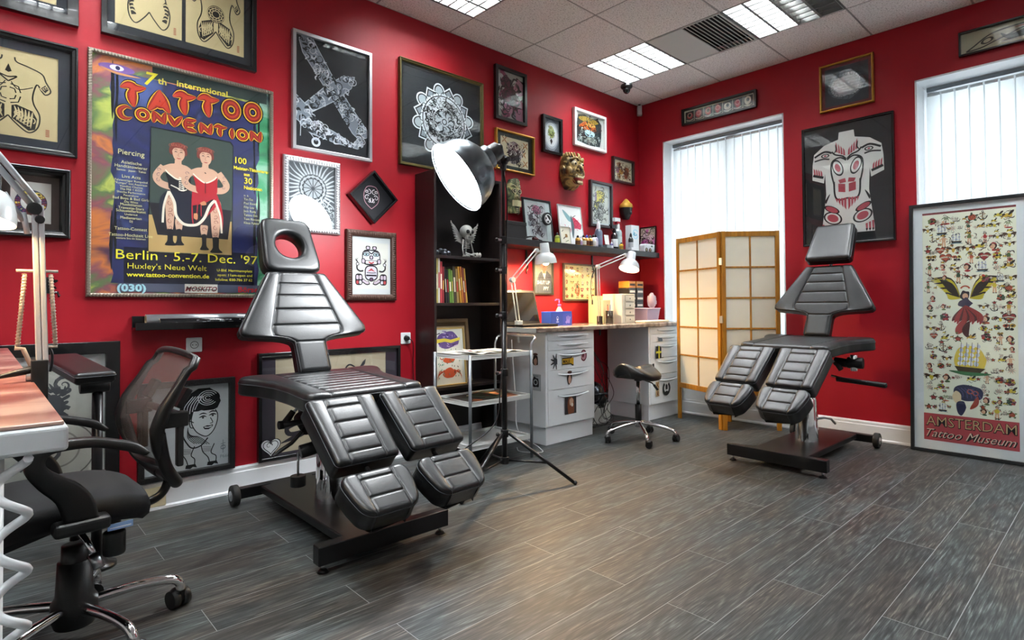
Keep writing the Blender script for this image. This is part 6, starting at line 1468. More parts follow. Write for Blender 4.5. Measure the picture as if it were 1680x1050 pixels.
for k in range(3):
    a, b = pts[k], pts[k+1]; L_ = (b-a).length; an = math.atan2((b-a).y, (b-a).x); m = MB(); hh = 1.675
    x0, x1 = .004, L_-.004 if k < 2 else L_
    for xx in (x0, x1-.034): m.bx(xx, xx+.034, -.011, .011, 0, hh, M_WOOD)
    m.bx(x0+.034, x1-.034, -.010, .010, hh-.045, hh-.002, M_WOOD); m.bx(x0+.034, x1-.034, -.010, .010, .29, .335, M_WOOD)
    xm = (x0+x1)/2; m.bx(xm-.007, xm+.007, -.008, .008, .335, hh-.045, M_WOOD)
    for q in range(1, 5): z = .335+(hh-.045-.335)*q/5; m.bx(x0+.034, x1-.034, -.0075, .0075, z-.007, z+.007, M_WOOD)
    MP = Matrix.Translation((a.x+.49, a.y+1.15, 0)) @ Matrix.Rotation(an, 4, 'Z')
    o = m.build('panel_frame', scr, MP, bevel=.0012, seg=1)
    MB().bx(x0+.03, x1-.03, -.0008, .0008, .32, hh-.03, M_SHOJI).build('panel_paper', o)
m = MB()
for z in (1.42, .93, .44): m.bx(-.012, .012, -.016, .012, z-.03, z+.03, M_STEEL)
m.build('hinge', scr)

# ================================================================== left desk
def desk_mat():
    def f(N, L):
        a = noise(N, L, 1.6, 4, stretch=(1.6, 5, 1), dist=1.4); return ramp(N, L, a, [(.3, '#64302c'), (.48, '#8a6058'), (.6, '#a98a7c'), (.75, '#b89a88')])
    return ramp_mat('red brown flamed laminate', f, .28, coat=.1)
t = thing('left_desk', 'desk with a glossy red-brown flamed top and pale edge at the left', 'desk', (-5.6, -1.25, .885)); t.name = 'desk'
MB().bx(-.6, .605, -1.15, 1.10, -.006, 0, desk_mat()).build('desk_surface', t, bevel=.002)
MB().bx(-.6, .61, -1.158, 1.105, -.045, -.0065, mat('pale grey edge', '#c8cdd0', .35)).build('desk_board', t, bevel=.006, seg=3)
for x, y in ((.515, -1.12), (.55, 1.0), (-.5, -1.12), (-.5, 1.0)): MB().cyl((x, y, -.885), (x, y, -.045), .022, M_WHITEP, n=20).build('leg', t)
sp = MB(); P = []
for i in range(0, 150):
    a = i*.42; z = .835-.0055*i; P.append((-5.056+.019*math.cos(a), -2.40+.019*math.sin(a), z))
sp.tube(smooth_path(P, 2), .0066, mat('white coiled cable', '#dfe3e6', .35), 8); tag(sp.build('coiled_cable'), 'white coiled cable winding round the desk leg at the left edge', 'cable')

# ================================================================== architect lamps
M_LGREY = mat('silver grey lacquer', '#b9bec2', .35, .15); M_LWHITE = mat('white lamp lacquer', '#cfd6d6', .28)
M_SHIN = mat('lamp shade inside', '#e8e4da', .4)
def shade(t, c, ax, r, L, m, lit=35):
    """bell shade: c = rim centre, ax = axis pointing from the rim to the socket"""
    ax = Vector(ax).normalized(); a = ax.orthogonal().normalized(); R = Matrix((a, ax.cross(a), ax)).transposed()
    prof = [(r, 0), (r*.99, L*.08), (r*.95, L*.2), (r*.86, L*.34), (r*.7, L*.45), (r*.5, L*.5), (r*.46, L*.52), (r*.45, L*.56), (r*.4, L*.98), (r*.36, L), (0, L)]
    o = MB().lathe(prof, m, c, R, 32).build('shade', t)
    MB().lathe([(r*.985, .001), (r*.97, L*.08), (r*.93, L*.2), (r*.84, L*.33), (r*.68, L*.43), (r*.3, L*.47), (0, L*.47)], M_SHIN, c, R, 32).build('shade_lining', o)
    MB().sphere(Vector(c)+ax*L*(.10 if lit > 500 else .22), (.026, .026, .03), mat('bulb lit %g' % lit, '#fff1d0', .3, emit=(1, .66, .33), est=lit), 14, 10).build('bulb', o)
    return o
def arm_pair(m, p, q, d, r, mt):
    for s in (-1, 1): m.tube([Vector(p)+Vector(d)*s, Vector(q)+Vector(d)*s], r, mt, 6)
# lamp on the worktop near the bookshelf
t = thing('desk_lamp', 'white spring-arm desk lamp shining down on the laptop', 'desk lamp', (-2.05, -.31, DT))
P0, P1, P2 = Vector((0, 0, .02)), Vector((-.055, .01, .36)), Vector((.20, .0, .60))
m = MB(); arm_pair(m, P0, P1, (.016, 0, 0), .0055, M_LWHITE); m.build('lower_arm', t)
m = MB(); arm_pair(m, P1, P2, (-.008, 0, .012), .0055, M_LWHITE); m.build('upper_arm', t)
MB().cyl(P1+Vector((0, -.016, 0)), P1+Vector((0, .016, 0)), .022, M_LWHITE, n=16).cyl(P2+Vector((0, -.012, 0)), P2+Vector((0, .012, 0)), .018, M_LWHITE, n=16).build('joint', t, bevel=.002)
MB().bx(-.025, .025, -.02, .02, 0, .05, M_LWHITE).cyl((0, 0, -.12), (0, 0, 0), .009, M_LWHITE, n=10).build('clamp', t, bevel=.004)
shade(t, (.275, -.03, .498), (-.12, 0, 1), .088, .165, M_LWHITE, 700)
MB().tube([P2, (.262, -.02, .585)], .008, M_LWHITE, 8).build('head_bracket', t)
# second lamp
t = thing('desk_lamp', 'silver spring-arm desk lamp tilted towards the white drawer box', 'desk lamp', (-1.095, -.335, DT))
P0, P1, P2 = Vector((0, 0, .02)), Vector((-.02, 0, .50)), Vector((.385, .0, .625))
m = MB(); arm_pair(m, P0, P1, (.014, 0, 0), .005, M_LGREY); m.build('lower_arm', t)
m = MB(); arm_pair(m, P1, P2, (0, 0, .014), .005, M_LGREY); m.build('upper_arm', t)
MB().cyl(P1+Vector((0, -.014, 0)), P1+Vector((0, .014, 0)), .02, M_LGREY, n=16).cyl(P2+Vector((0, -.012, 0)), P2+Vector((0, .012, 0)), .018, M_LGREY, n=16).build('joint', t, bevel=.002)
MB().bx(-.018, .018, -.02, .02, -.05, .07, M_BLACKP).cyl((0, -.0, -.1), (0, 0, -.04), .009, M_BLACKP, n=10).build('clamp', t, bevel=.004)
MB().tube(smooth_path([P1+Vector((-.01, 0, 0)), (-.10, .0, .42), (-.12, 0, .3), (-.10, 0, .2)], 5), .003, M_BLACKP, 5).cyl((-.10, 0, .17), (-.10, 0, .21), .007, M_BLACKP, n=8).build('lamp_cable', t)
shade(t, (.395, -.03, .495), (.38, .05, 1), .092, .17, M_LGREY, 110)
MB().tube([P2, (.42, -.02, .60)], .008, M_LGREY, 8).build('head_bracket', t)
# lamp on the left desk
t = thing('desk_lamp', 'big silver desk lamp with wooden-coloured springs clamped to the left desk', 'desk lamp', (-4.985, -1.74, .885))
P0, P1 = Vector((0, 0, .02)), Vector((-.012, .0, .42)); P2 = Vector((-.10, -.06, .53))
m = MB(); m.box(((P0+P1)/2), (.011, .02, .40), M_LGREY, RY(-.03)).box(((P0+P1)/2+Vector((.012, 0, 0))), (.011, .02, .40), M_LGREY, RY(-.03)); m.build('lower_arm', t, bevel=.002)
m = MB(); m.tube([P1+Vector((-.006, 0, 0)), P2+Vector((-.006, 0, 0))], .007, M_LGREY, 6).tube([P1+Vector((.008, 0, .008)), P2+Vector((.008, 0, .008))], .007, M_LGREY, 6).tube([P1+Vector((-.02, .0, -.04)), P1+Vector((-.055, -.02, .02))], .0055, M_LGREY, 8).tube([P1+Vector((-.02, 0, -.02)), P1+Vector((-.012, 0, -.07))], .006, M_LGREY, 8); m.build('upper_arm', t)
MB().cyl(P1+Vector((0, -.016, -.01)), P1+Vector((0, .016, -.01)), .015, M_BLACKP, n=16).cyl(P1+Vector((.01, -.014, -.035)), P1+Vector((.01, .014, -.035)), .01, M_BLACKP, n=12).build('joint', t, bevel=.002)
M_SPR = mat('copper spring', '#a89c90', .5, .1)
for s, x0, x1 in ((-1, -.04, -.028), (1, .03, .02)):
    m = MB(); n = 110; m.tube([(x0*1.0+(x1-x0)*i/n+.0048*math.cos(i*1.3), .0048*math.sin(i*1.3), .085+.17*i/n) for i in range(n+1)], .0014, M_SPR, 4)
    m.cyl((x0, 0, .085), (x1, 0, .255), .0042, M_SPR, n=8); m.build('spring', t)
MB().tube([(-.044, 0, .262), (.034, 0, .262)], .0035, M_SPR, 6).build('spring_holder', t); MB().tube([(-.045, 0, .08), (-.03, 0, .078), (-.005, 0, .01)], .005, M_SPR, 6).build('spring_holder', t); MB().tube([(.005, 0, .08), (.034, 0, .08)], .0035, M_SPR, 6).build('spring_holder', t)
MB().bx(-.016, .016, -.02, .02, -.06, .05, M_BLACKP).tube([(-.0, 0, .03), (-.045, -.01, .022), (-.075, -.015, .016)], [.01, .008, .005], M_BLACKP, 8).cyl((-.025, 0, .012), (-.01, 0, .012), .012, M_STEEL, n=12).build('clamp', t, bevel=.003)
MB().tube(smooth_path([P0+Vector((.005, .01, .08)), (.022, .0, .07), (.024, .0, .045), (.02, 0, .02)], 5), .003, M_BLACKP, 6).build('lamp_cable', t)
shade(t, (-.132, -.05, .372), (.16, .1, 1), .088, .15, M_LWHITE, 70)
MB().tube([P2, (-.09, -.05, .50)], .009, M_LGREY, 8).build('head_bracket', t)

# ================================================================== flood lamp on a tripod
t = thing('flood_lamp', 'large lit reflector flood lamp on a black tripod in front of the bookshelf', 'studio lamp', (-2.787, -.96, 0))
def pole(m, z0, z1, r): m.cyl((0, 0, z0), (0, 0, z1), r, M_BLACKM, n=16)
m = MB(); pole(m, .13, 1.0, .016); pole(m, 1.0, 1.45, .0135); pole(m, 1.45, 1.93, .011); m.build('pole', t)
for z in (.30, .66, 1.0, 1.27, 1.45): m = MB(); m.cyl((0, 0, z-.022), (0, 0, z+.022), .023, M_BLACKP, n=16); m.bx(-.05, -.015, -.008, .008, z-.006, z+.006, M_STEEL); m.sphere((-.055, 0, z), (.012, .012, .012), M_BLACKP, 8, 6); m.build('clamp', t, bevel=.002)
MB().cyl((0, 0, .12), (0, 0, .16), .026, M_BLACKP, n=16).build('spreader_collar', t, bevel=.002)
feet = [Vector((.287, -.30, 0)), Vector((-.403, -.10, 0)), Vector((.117, .40, 0))]
for f in feet:
    d = f.normalized(); m = MB(); m.tube([d*.025+Vector((0, 0, .30)), f+Vector((0, 0, .008))], .0105, M_BLACKM, 8); m.sphere(f+Vector((0, 0, .012)), .013, M_RUBBER, 8, 6)
    lg = m.build('tripod_leg', t); mid = (d*.025+Vector((0, 0, .30)))*.42+(f)*.58
    MB().tube([d*.025+Vector((0, 0, .14)), mid], .0065, M_BLACKM, 6).build('leg_strut', lg)
# head: rim centre and axis
rim = Vector((-3.15, -.977, 1.769))-Vector((-2.787, -.96, 0))
NRM = Vector((-.771, .249, -.586))      # the lamp looks down along the wall, over the near tattoo chair
NRM = NRM.normalized(); ax = -NRM; a_ = ax.orthogonal().normalized(); R = Matrix((a_, ax.cross(a_), ax)).transposed()
M_ALU = mat('spun aluminium', '#666f74', .34, .85)
r = .205; prof = [(r+.006, -.004), (r+.006, .004), (r, .006), (r*.98, .05), (r*.9, .10), (r*.76, .145), (r*.55, .18), (r*.36, .195), (r*.34, .20), (r*.34, .235), (.055, .24), (.052, .30), (.0, .30)]
ho = MB().lathe(prof[:9], M_ALU, rim, R, 48).build('reflector', t)
MB().lathe([(r*.34, .197), (r*.34, .24), (.056, .245)], M_ALU, rim, R, 32).lathe([(.054, .235), (.05, .31), (0, .31)], M_BLACKP, rim, R, 28).build('socket', t)
M_FLOOD = mat('lit diffuser', '#ffffff', .5, emit=(.93, .97, 1), est=FLOOD_E)
MB().lathe([(0, .004), (r*.5, .004), (r-.004, .004)], M_FLOOD, rim, R, 48).build('diffuser', ho)
tail = rim+ax*.30; top = Vector((0, 0, 1.93))
MB().tube([rim+ax*.27, rim+ax*.32+Vector((.0, 0, .012)), top+Vector((-.01, 0, .0))], .022, M_BLACKP, 10).sphere(top, (.034, .034, .034), M_BLACKP, 14, 10).cyl(top+Vector((0, 0, -.06)), top, .02, M_BLACKP, n=14).cyl(top+Vector((0, -.05, 0)), top+Vector((0, .05, 0)), .016, M_BLACKP, n=12).build('tilt_bracket', t, bevel=.003)
MB().tube(smooth_path([tail, (-.02, -.05, 1.75), (-.03, -.06, 1.4), (-.02, -.04, .9), (-.1, -.08, .62), (-.16, -.1, .40), (-.34, -.06, .28), (-.40, .02, .2)], 8), .004, M_BLACKP, 6).build('lamp_cable', t)
# ================================================================== pictures on the left wall
TAN = '#bfae84'
BD = .032
picture('black framed tan drawing cut off by the top left corner of the view', 'L', -5.30, -4.742, 2.435, 3.0, .045, BD, M_FBLACK, 'flat', [((.04, .04, .04, .04), '#2c3038')], TAN, draw_torso(1), seed=2)
def draw_two(a):
    w, h = a.w, a.h; a.poly([(0, 0), (w, 0), (w, h), (0, h)], '#23272d')
    for i, k in enumerate((1, 2)):
        x0 = w*(0.0 if i == 0 else .515); ww = w*.485; b = Art(ww, h, TAN, 5+i); draw_torso(k)(b)
        off = len(a.mb.v)
        for f, mi, in zip(b.mb.f, b.mb.m): pass
        vs = [(v[0]+ww/2-w/2+x0, v[1]-.002, v[2]) for v in b.mb.v]; a.mb.v += vs
        for f, mi, sm in zip(b.mb.f, b.mb.m, b.mb.sm): a.mb.f.append([off+q for q in f]); a.mb.m.append(a.mb.mi(b.mb.mats[mi])); a.mb.sm.append(sm)
picture('wide black frame with two tan torso tattoo drawings above the convention poster', 'L', -4.652, -3.90, 2.44, 3.02, .025, BD, M_FBLACK, 'flat', [((.035, .04, .05, .035), '#23272d')], '#23272d', draw_two)
picture('black framed tan torso drawing with black thigh patterns at the left edge', 'L', -5.26, -4.743, 1.787, 2.33, .03, BD, M_FBLACK, 'step', [((.05, .045, .04, .04), '#2a2e36')], TAN, draw_torso(0), seed=7)
picture('deep black box frame with a round coloured ring print behind the left lamp', 'L', -5.06, -4.768, 1.388, 1.724, .042, .055, M_FBLACK, 'deep', [((.03, .03, .03, .03), '#3a2c28')], '#c9c9c4', draw_ring)
picture('large Tattoo Convention poster in a rope-patterned silver frame', 'L', -4.705, -3.798, 1.113, 2.354, .02, .026, M_FROPE, 'round', [], '#1b1e45', draw_poster, name='framed_poster', cat='poster', orn=(M_FROPE, .014, ('rope', 0, 0)), seed=11)
picture('white line tribal aeroplanes on black in a slim silver frame', 'L', -3.684, -3.142, 2.034, 2.777, .021, .03, M_FSILV, 'flat', [], '#1c2026', draw_airplane, seed=5)
picture('large white mandala on black in a thin dark gold frame', 'L', -2.923, -2.155, 2.063, 2.825, .022, .03, M_FDKGOLD, 'step', [((.02, .02, .02, .02), '#15181b')], '#20262b', draw_mandala, seed=6)
picture('tall black framed pink and grey bird painting near the ceiling', 'L', -2.026, -1.672, 2.58, 3.026, .028, BD, M_FBLACK, 'flat', [], '#b7b3ac', draw_blobs(['#a0506e', '#6c2440', '#c58aa2', '#d9cfd2', '#4a2630', '#87828c', '#d7d3d2'], 30, '#2a181f', 50, (.05, .13), .1), seed=8)
picture('gold framed night owl painting with flowers on cream', 'L', -2.021, -1.578, 2.17, 2.508, .016, BD, M_FGOLD, 'round', [], '#26302a', draw_owl, seed=9)
picture('small black frame with a green figure in a pale oval', 'L', -1.476, -1.224, 2.406, 2.738, .022, BD, M_FBLACK, 'flat', [], '#5d656e', draw_oval, seed=10)
picture('white framed orange and teal painting nearest the room corner', 'L', -1.057, -.586, 2.546, 2.897, .026, BD, M_FWHITE, 'flat', [], '#c9cbc8', draw_orange, seed=12)
picture('small dark framed print of two brown flowers beside the carved mask', 'L', -.474, -.122, 2.29, 2.539, .02, BD, mat('dark walnut frame', '#2c1815', .35), 'flat', [], '#d2cdae', draw_pair, seed=13)
picture('dark framed yellow and grey watercolour above the bottles', 'L', -.834, -.493, 1.811, 2.253, .024, BD, mat('grey brown frame', '#332e2f', .35), 'flat', [((.02, .02, .02, .02), '#c4cfd3')], '#c7cdc4', draw_yellow, seed=14)
picture('carved silver frame with a grey sunburst etching beside the near headrest', 'L', -3.738, -3.368, 1.521, 1.99, .036, .026, M_FSILV, 'round', [], '#53585d', draw_sun, orn=(M_FSILV, .016, ('dot', .006, .34)), seed=15)
tD = picture('square black frame hung as a diamond with a white and pink tribal drawing', 'L', -3.136-.128, -3.136+.128, 1.796-.128, 1.796+.128, .012, .05, M_FBLACK, 'flat', [], '#1b1c21', draw_mask, rot=pi/4, seed=16, glass=False)
picture('carved brown frame with a totem bear print on white', 'L', -3.326, -2.951, 1.098, 1.569, .042, BD, M_FBROWN, 'round', [], '#cfd2d3', draw_bear, orn=(M_FBROWN, .014, ('dot', .005, .3)), seed=17)
picture('big black frame with a grey dragon drawing at floor level behind the office chair', 'L', -5.12, -4.565, .15, .892, .06, .034, M_FBLACK, 'flat', [((.05, .05, .04, .04), '#cfd1d0')], '#b9b8b0', draw_dragon, seed=18, off=.012)
picture('black framed pinup woman line drawing standing on the baseboard', 'L', -4.485, -4.014, .146, .662, .03, BD, mat('knobbly black frame', '#121214', .45, bump=(120, .5)), 'flat', [], '#cdd2d6', draw_pinup, seed=19)
picture('wide black frame with dark plant shapes on tan behind the near tattoo chair', 'L', -3.885, -2.925, .146, .786, .02, BD, M_FBLACK, 'flat', [((.085, .085, .015, .02), '#3c3540')], '#b9ab92', draw_branch, seed=20)
ar = Art(.12, .12, '#ffffff', 2); ar.mb = MB(); ar.mb.flatart = True; heart(ar, .06, .06, .075, '#202226', '#202226'); heart(ar, .06, .06, .068, '#d0d4d6', '#2b2d30')
o = ar.mb.build('heart_sticker'); o.location = (-3.82, -.047, .235); tag(o, 'white heart sticker on the glass of the wide black frame', 'sticker')
picture('narrow dark frame reading SHUT UP over a man in a suit, behind the laptop', 'L', -1.595, -1.345, 1.152, 1.575, .015, .02, mat('olive frame', '#2c2c24', .4), 'flat', [], '#9c9a8e', draw_suit, seed=21)
picture('flat brown framed flash sheet of small tattoos under the wall shelf', 'L', -1.212, -.742, 1.098, 1.442, .016, .02, mat('brown grey frame', '#4a3f36', .4), 'flat', [], '#d9cfa2', draw_sheet, seed=22)
# ---- right wall
def yy(a): return a
picture('long horizontal black frame with a red and black totem frieze above the first window', 'R', -.525, -1.266, 2.812, 2.973, .02, BD, M_FBLACK, 'flat', [], '#c9c4b2', draw_totembar, seed=23)
picture('gold framed white cloud painting with red border high on the window wall', 'R', -1.788, -2.181, 2.62, 3.007, .017, BD, M_FGOLD, 'round', [((.022, .022, .022, .022), '#7a2f38')], '#3c434b', draw_cloud, seed=24)
picture('large black frame with a white torso in red and black totem tattoos', 'R', -1.646, -2.309, 1.535, 2.516, .018, BD, M_FBLACK, 'step', [], '#212225', draw_haida, seed=25)
picture('long horizontal black frame with a sea creature drawing above the second window', 'R', -2.709, -3.45, 2.791, 2.961, .012, BD, M_FBLACK, 'flat', [], '#b5ad92', draw_creature, seed=26)
def amst():
    lean = math.atan2(.075, 1.77)
    return picture('tall leaning poster covered in small colourful tattoo motifs above a red lettered banner', 'R', -2.402, -3.076, 0.002, 1.778, .022, .026, mat('dark grey frame', '#1d2022', .3), 'flat', [((.056, .056, .062, .046), '#dfe5e8')], '#ecefdc', draw_flash, name='framed_poster', cat='poster', lean=lean, off=.034, seed=31)
amst()
# leaning picture on the bookshelf
def leaner(label, x0, x1, y, z0, h, lean, m, prof, fw, mats, paper, draw, seed, glass=False):
    return picture(label, 'L', x0, x1, z0, z0+h, fw, .014, m, prof, mats, paper, draw, lean=lean, off=y, seed=seed, glass=glass)
def draw_crab(a):
    w, h = a.w, a.h; a.blob(w*.5, h*.8, w*.36, h*.16, '#5b4a86', 11, .12)
    for q in range(26): t_ = a.r.uniform(0, 6.28); r = a.r.uniform(.1, .36); a.line([(w*(.5+r*math.cos(t_)), h*(.8+.45*r*math.sin(t_))), (w*(.5+(r+.06)*math.cos(t_+.3)), h*(.8+.45*(r+.05)*math.sin(t_+.3)))], .008, a.r.choice(('#2c2148', '#b9a9d8', '#7a68a8')), False, 1)
    a.poly([(w*.08, h*.74), (w*.4, h*.77), (w*.6, h*.74), (w*.9, h*.79), (w*.9, h*.84), (w*.6, h*.8), (w*.4, h*.83), (w*.08, h*.81)], '#cfc34a')
    a.blob(w*.5, h*.45, w*.18, h*.07, '#b8502e'); a.blob(w*.5, h*.2, w*.2, h*.09, '#b8502e', 9, .2)
    for s in (-1, 1):
        for q in range(4): a.line([(w*(.5+s*.15), h*(.2+.02*q)), (w*(.5+s*(.3+.02*q)), h*(.25-.03*q)), (w*(.5+s*(.34+.01*q)), h*(.17-.03*q))], .009, '#a0432a', taper=1)
        a.spiral(w*(.5+s*.22), h*.5, w*.08, 1.4, .008, '#a0432a', 0, s)
    for q in range(40): x, y = a.r.uniform(.12, .88), a.r.uniform(.1, .62); a.line([(w*x, h*y), (w*(x+a.r.uniform(-.04, .04)), h*(y+.03))], .007, a.r.choice(('#4f8a7c', '#2f5c4c', '#26302c', '#7fb0a0')), False, 1)
leaner('wide wooden tray leaning at the back of the bookshelf behind the pictures', -2.75, -2.345, .045, .4905, .475, .12, mat('light brown tray', '#7d6648', .5), 'round', .03, [], '#5e4b34', lambda a: None, 40)
leaner('pale brown empty frame leaning between the tray and the crab print', -2.752, -2.42, .095, .4905, .42, .10, mat('pale oak frame', '#a08c6c', .5), 'flat', .02, [], '#cfc8b4', lambda a: None, 41)
leaner('white print of an octopus and an orange crab leaning in the bookshelf', -2.752, -2.46, .135, .4905, .41, .10, mat('thin gold edge', '#b8a060', .35, .4), 'flat', .008, [], '#cdd4d0', draw_crab, 42)
# leaning art on the wall shelf
ZS = 1.5853
leaner('dark framed grey drawing with a pink rose leaning on the left of the wall shelf', -1.765, -1.42, .045, ZS, .385, .12, mat('dark grey frame', '#1d2022', .3), 'flat', .018, [((.03, .06, .02, .02), '#c6d2d2')], '#c9ced0', draw_blobs(['#8b9197', '#b9bec4', '#5c6268', '#d9dde0', '#c67b98'], 16, '#3a3e44', 44, (.05, .11), .12), 43, True)
def draw_hummer(a):
    w, h = a.w, a.h
    for x, y in ((.28, .36), (.74, .56)):
        a.blob(w*x, h*y, w*.22, h*.15, '#c2405a', 9, .3); a.spiral(w*x, h*y, w*.12, 2, .006, '#7c1c34')
        for q in range(8): t_ = q*.8; a.line([(w*x+w*.15*math.cos(t_), h*y+w*.15*math.sin(t_)), (w*x+w*.2*math.cos(t_+.2), h*y+w*.2*math.sin(t_+.2))], .008, '#d8607c', False, 1)
    a.line([(w*.2, h*.88), (w*.45, h*.68), (w*.6, h*.66)], .05, '#7fa8b0', taper=2); a.line([(w*.55, h*.76), (w*.58, h*.5), (w*.55, h*.2)], .04, '#55666e', taper=2); a.line([(w*.6, h*.72), (w*.75, h*.78)], .006, '#33393c', False)
leaner('white print of a hummingbird and red roses leaning on the wall shelf', -1.335, -1.02, .05, ZS, .375, .13, M_WHITEP, 'flat', .003, [], '#d9dedd', draw_hummer, 44)
def draw_card(a):
    w, h = a.w, a.h; a.line([(w*.3, h*.3), (w*.7, h*.55)], .012, '#4a3a2c', taper=2); a.blob(w*.6, h*.5, w*.14, h*.12, '#8c6a3c'); a.line([(w*.2, h*.7), (w*.35, h*.8)], .008, '#3c4a34', taper=2); a.line([(w*.5, h*.15), (w*.8, h*.25)], .008, '#4c6a3c', taper=2)
leaner('small cream card with a painted bird on the wall shelf', -1.43, -1.30, .165, ZS, .155, .12, M_WHITEP, 'flat', .001, [], '#dedcc8', draw_card, 45)
leaner('small white card with a red figure behind the black box on the wall shelf', -1.93, -1.81, .06, ZS, .155, .12, M_WHITEP, 'flat', .001, [], '#d5d5cf', lambda a: (a.blob(a.w*.6, a.h*.45, a.w*.15, a.h*.3, '#7c2c34'), a.blob(a.w*.6, a.h*.7, a.w*.1, a.h*.1, '#1c1c20')), 46)
picture('small black framed pink and black flower print at the right end of the wall shelf', 'R', -.03, -.225, ZS, ZS+.275, .01, .014, M_FBLACK, 'flat', [], '#c9b9a8', draw_blobs(['#b0408a', '#d98cb8', '#e0c8d0', '#c06aa0'], 12, '#1a1418', 50, (.05, .12), .06), lean=.07, off=.024, seed=47)
# ================================================================== things on the wall shelf
def shelfthing(name, label, cat, x, y, group=None): return thing(name, label, cat, (x, y, ZS), 0, group)
t = shelfthing('storage_box', 'black box at the left end of the wall shelf beside the bookshelf', 'box', -1.99, -.14); MB().bx(-.105, .105, -.09, .09, 0, .13, mat('black card', '#16181a', .5)).build('box_body', t, bevel=.003); MB().bx(-.108, .108, -.093, .093, .105, .135, mat('black card', '#16181a', .5)).build('lid', t, bevel=.003)
t = thing('badge', 'round white disc with a black cross sign stuck on the grey drawing', 'badge', (-1.515, -.118, 1.80)); MB().cyl((0, 0, 0), (0, .02, 0), .055, M_BLACKP, n=32).build('disc', t); a = Art(.1, .1, '#ffffff', 1); a.mb = MB(); a.mb.flatart = True
a.ell(.05, .05, .048, .048, '#1a1c1e'); a.ell(.05, .05, .04, .04, '#dfe3e4'); a.ell(.05, .05, .033, .033, '#1a1c1e'); a.line([(.025, .075), (.075, .025)], .014, '#dfe3e4', False); a.line([(.03, .03), (.045, .045)], .02, '#dfe3e4', False); a.mb.build('sign', t, Matrix.Translation((0, -.0006, 0)))
def bottle(label, x, y, r, h, body, cap, kind='bottle', neck=.4, liquid=None):
    t = shelfthing('ink_bottle' if h < .12 else 'bottle', label, 'bottle', x, y, 'bottles on the wall shelf')
    r *= 1.22; h *= 1.15; hb = h*(1-neck*.6)
    MB().lathe([(0, 0), (r*.95, 0), (r, .003), (r, hb*.82), (r*.8, hb*.93), (r*.42, hb), (r*.42, hb+.004)], body, n=18).build('bottle_body', t)
    MB().lathe([(r*.5, hb), (r*.5, hb+h*neck*.2), (r*.42, hb+h*neck*.4), (r*.16, h), (0, h)], cap, n=14).build('cap', t)
    if liquid: MB().lathe([(r*1.004, hb*.15), (r*1.004, hb*.62)], liquid, n=18).build('bottle_label', t)
    return t
cw = ink('#cfd3d6', .3); ck = ink('#141519', .3); camb = mat('amber bottle', '#b8862c', .12, coat=.5); cwh = mat('white bottle', '#d2d8dc', .3); ccl = mat('clear grey bottle', '#9fb0b4', .12, coat=.5); cgr = mat('green glass bottle', '#8c9a3c', .12, coat=.5); cblk = mat('black bottle', '#16161a', .15, coat=.5)
bottle('small yellow-green bottle with a black cap left of the bird card', -1.455, -.17, .018, .085, cgr, ck, liquid=ink('#c3c93a'))
small = [(-1.205, .019, .08, camb, ck, '#5e3a1c', 'amber ink bottle with black cap just right of the bird card'), (-1.165, .012, .075, cwh, cw, '#c0a0c8', 'slim white ink bottle, second right of the bird card'), (-1.125, .02, .088, camb, ck, '#e0dcc8', 'amber ink bottle with pale label, third right of the bird card'), (-1.08, .02, .09, camb, mat('blue cap', '#24408c', .4), '#6a3a20', 'amber ink bottle with blue cap below the hummingbird print'),
         (-1.035, .021, .092, camb, mat('green cap', '#2c4a34', .4), '#3a2418', 'amber ink bottle with green cap below the hummingbird print'), (-.99, .02, .1, cwh, ck, '#c9c4b8', 'white ink bottle with black cap right of the hummingbird print'), (-.955, .018, .105, mat('grey violet bottle', '#aaa4bc', .3), ck, '#d8d4dc', 'grey-violet bottle with black cap left of the pump bottle'), (-.72, .014, .06, mat('violet ink', '#4c4478', .3), cw, '#dcdce4', 'tiny violet ink bottle right of the folded price card')]
for x, r, h, b, c, l, lab in small: bottle(lab, x, -.185, r, h, b, c, liquid=ink(l))
t = bottle('tall blue-grey pump bottle with a white neck in the middle of the wall shelf', -.895, -.17, .03, .215, mat('blue grey bottle', '#59687c', .3), cw, neck=.5, liquid=ink('#6c7a90')); MB().tube([(0, 0, .235), (0, 0, .258), (-.035, 0, .261)], .006, cw, 8).build('pump', t)
bottle('tall white bottle right behind the blue-grey pump bottle', -.855, -.12, .026, .17, cwh, cw, liquid=ink('#b8c0cc'))
t = shelfthing('price_card', 'small white tent card standing in a clear holder on the wall shelf', 'card', -.775, -.17); MB().box((0, 0, .085), (.065, .003, .09), ink('#d2d4cf'), RX(-.15)).build('card', t); MB().bx(-.035, .035, -.03, .03, 0, .035, mat('clear tray', '#7c858a', .1, coat=.6)).build('holder', t, bevel=.004)
t = bottle('white and black spray bottle with black trigger on the wall shelf', -.655, -.17, .028, .18, cblk, ck, liquid=cwh)
MB().box((-.015, 0, .218), (.075, .024, .034), ck).tube([(-.03, 0, .21), (-.04, 0, .185), (-.032, 0, .165)], .005, ck, 6).tube([(-.05, 0, .223), (-.078, 0, .226)], .007, ck, 8).build('trigger', t, bevel=.004)
t = bottle('clear spray bottle with a red and white head on the wall shelf', -.575, -.15, .033, .235, ccl, cw, liquid=ink('#aebcbe'))
MB().box((-.02, 0, .292), (.09, .028, .034), cw).box((-.005, 0, .262), (.038, .026, .03), ink('#b02838')).tube([(-.04, 0, .27), (-.05, 0, .24), (-.042, 0, .22)], .005, ink('#b02838'), 6).build('trigger', t, bevel=.005)
bottle('short yellow ink bottle in front of the clear spray bottle', -.61, -.215, .016, .06, mat('yellow ink', '#c9a032', .2), ck, liquid=ink('#8c6a20'))
bottle('small dark bottle with silver label in front of the white floral card', -.435, -.2, .02, .15, cblk, ck, liquid=mat('silver label', '#9aa0a4', .4))
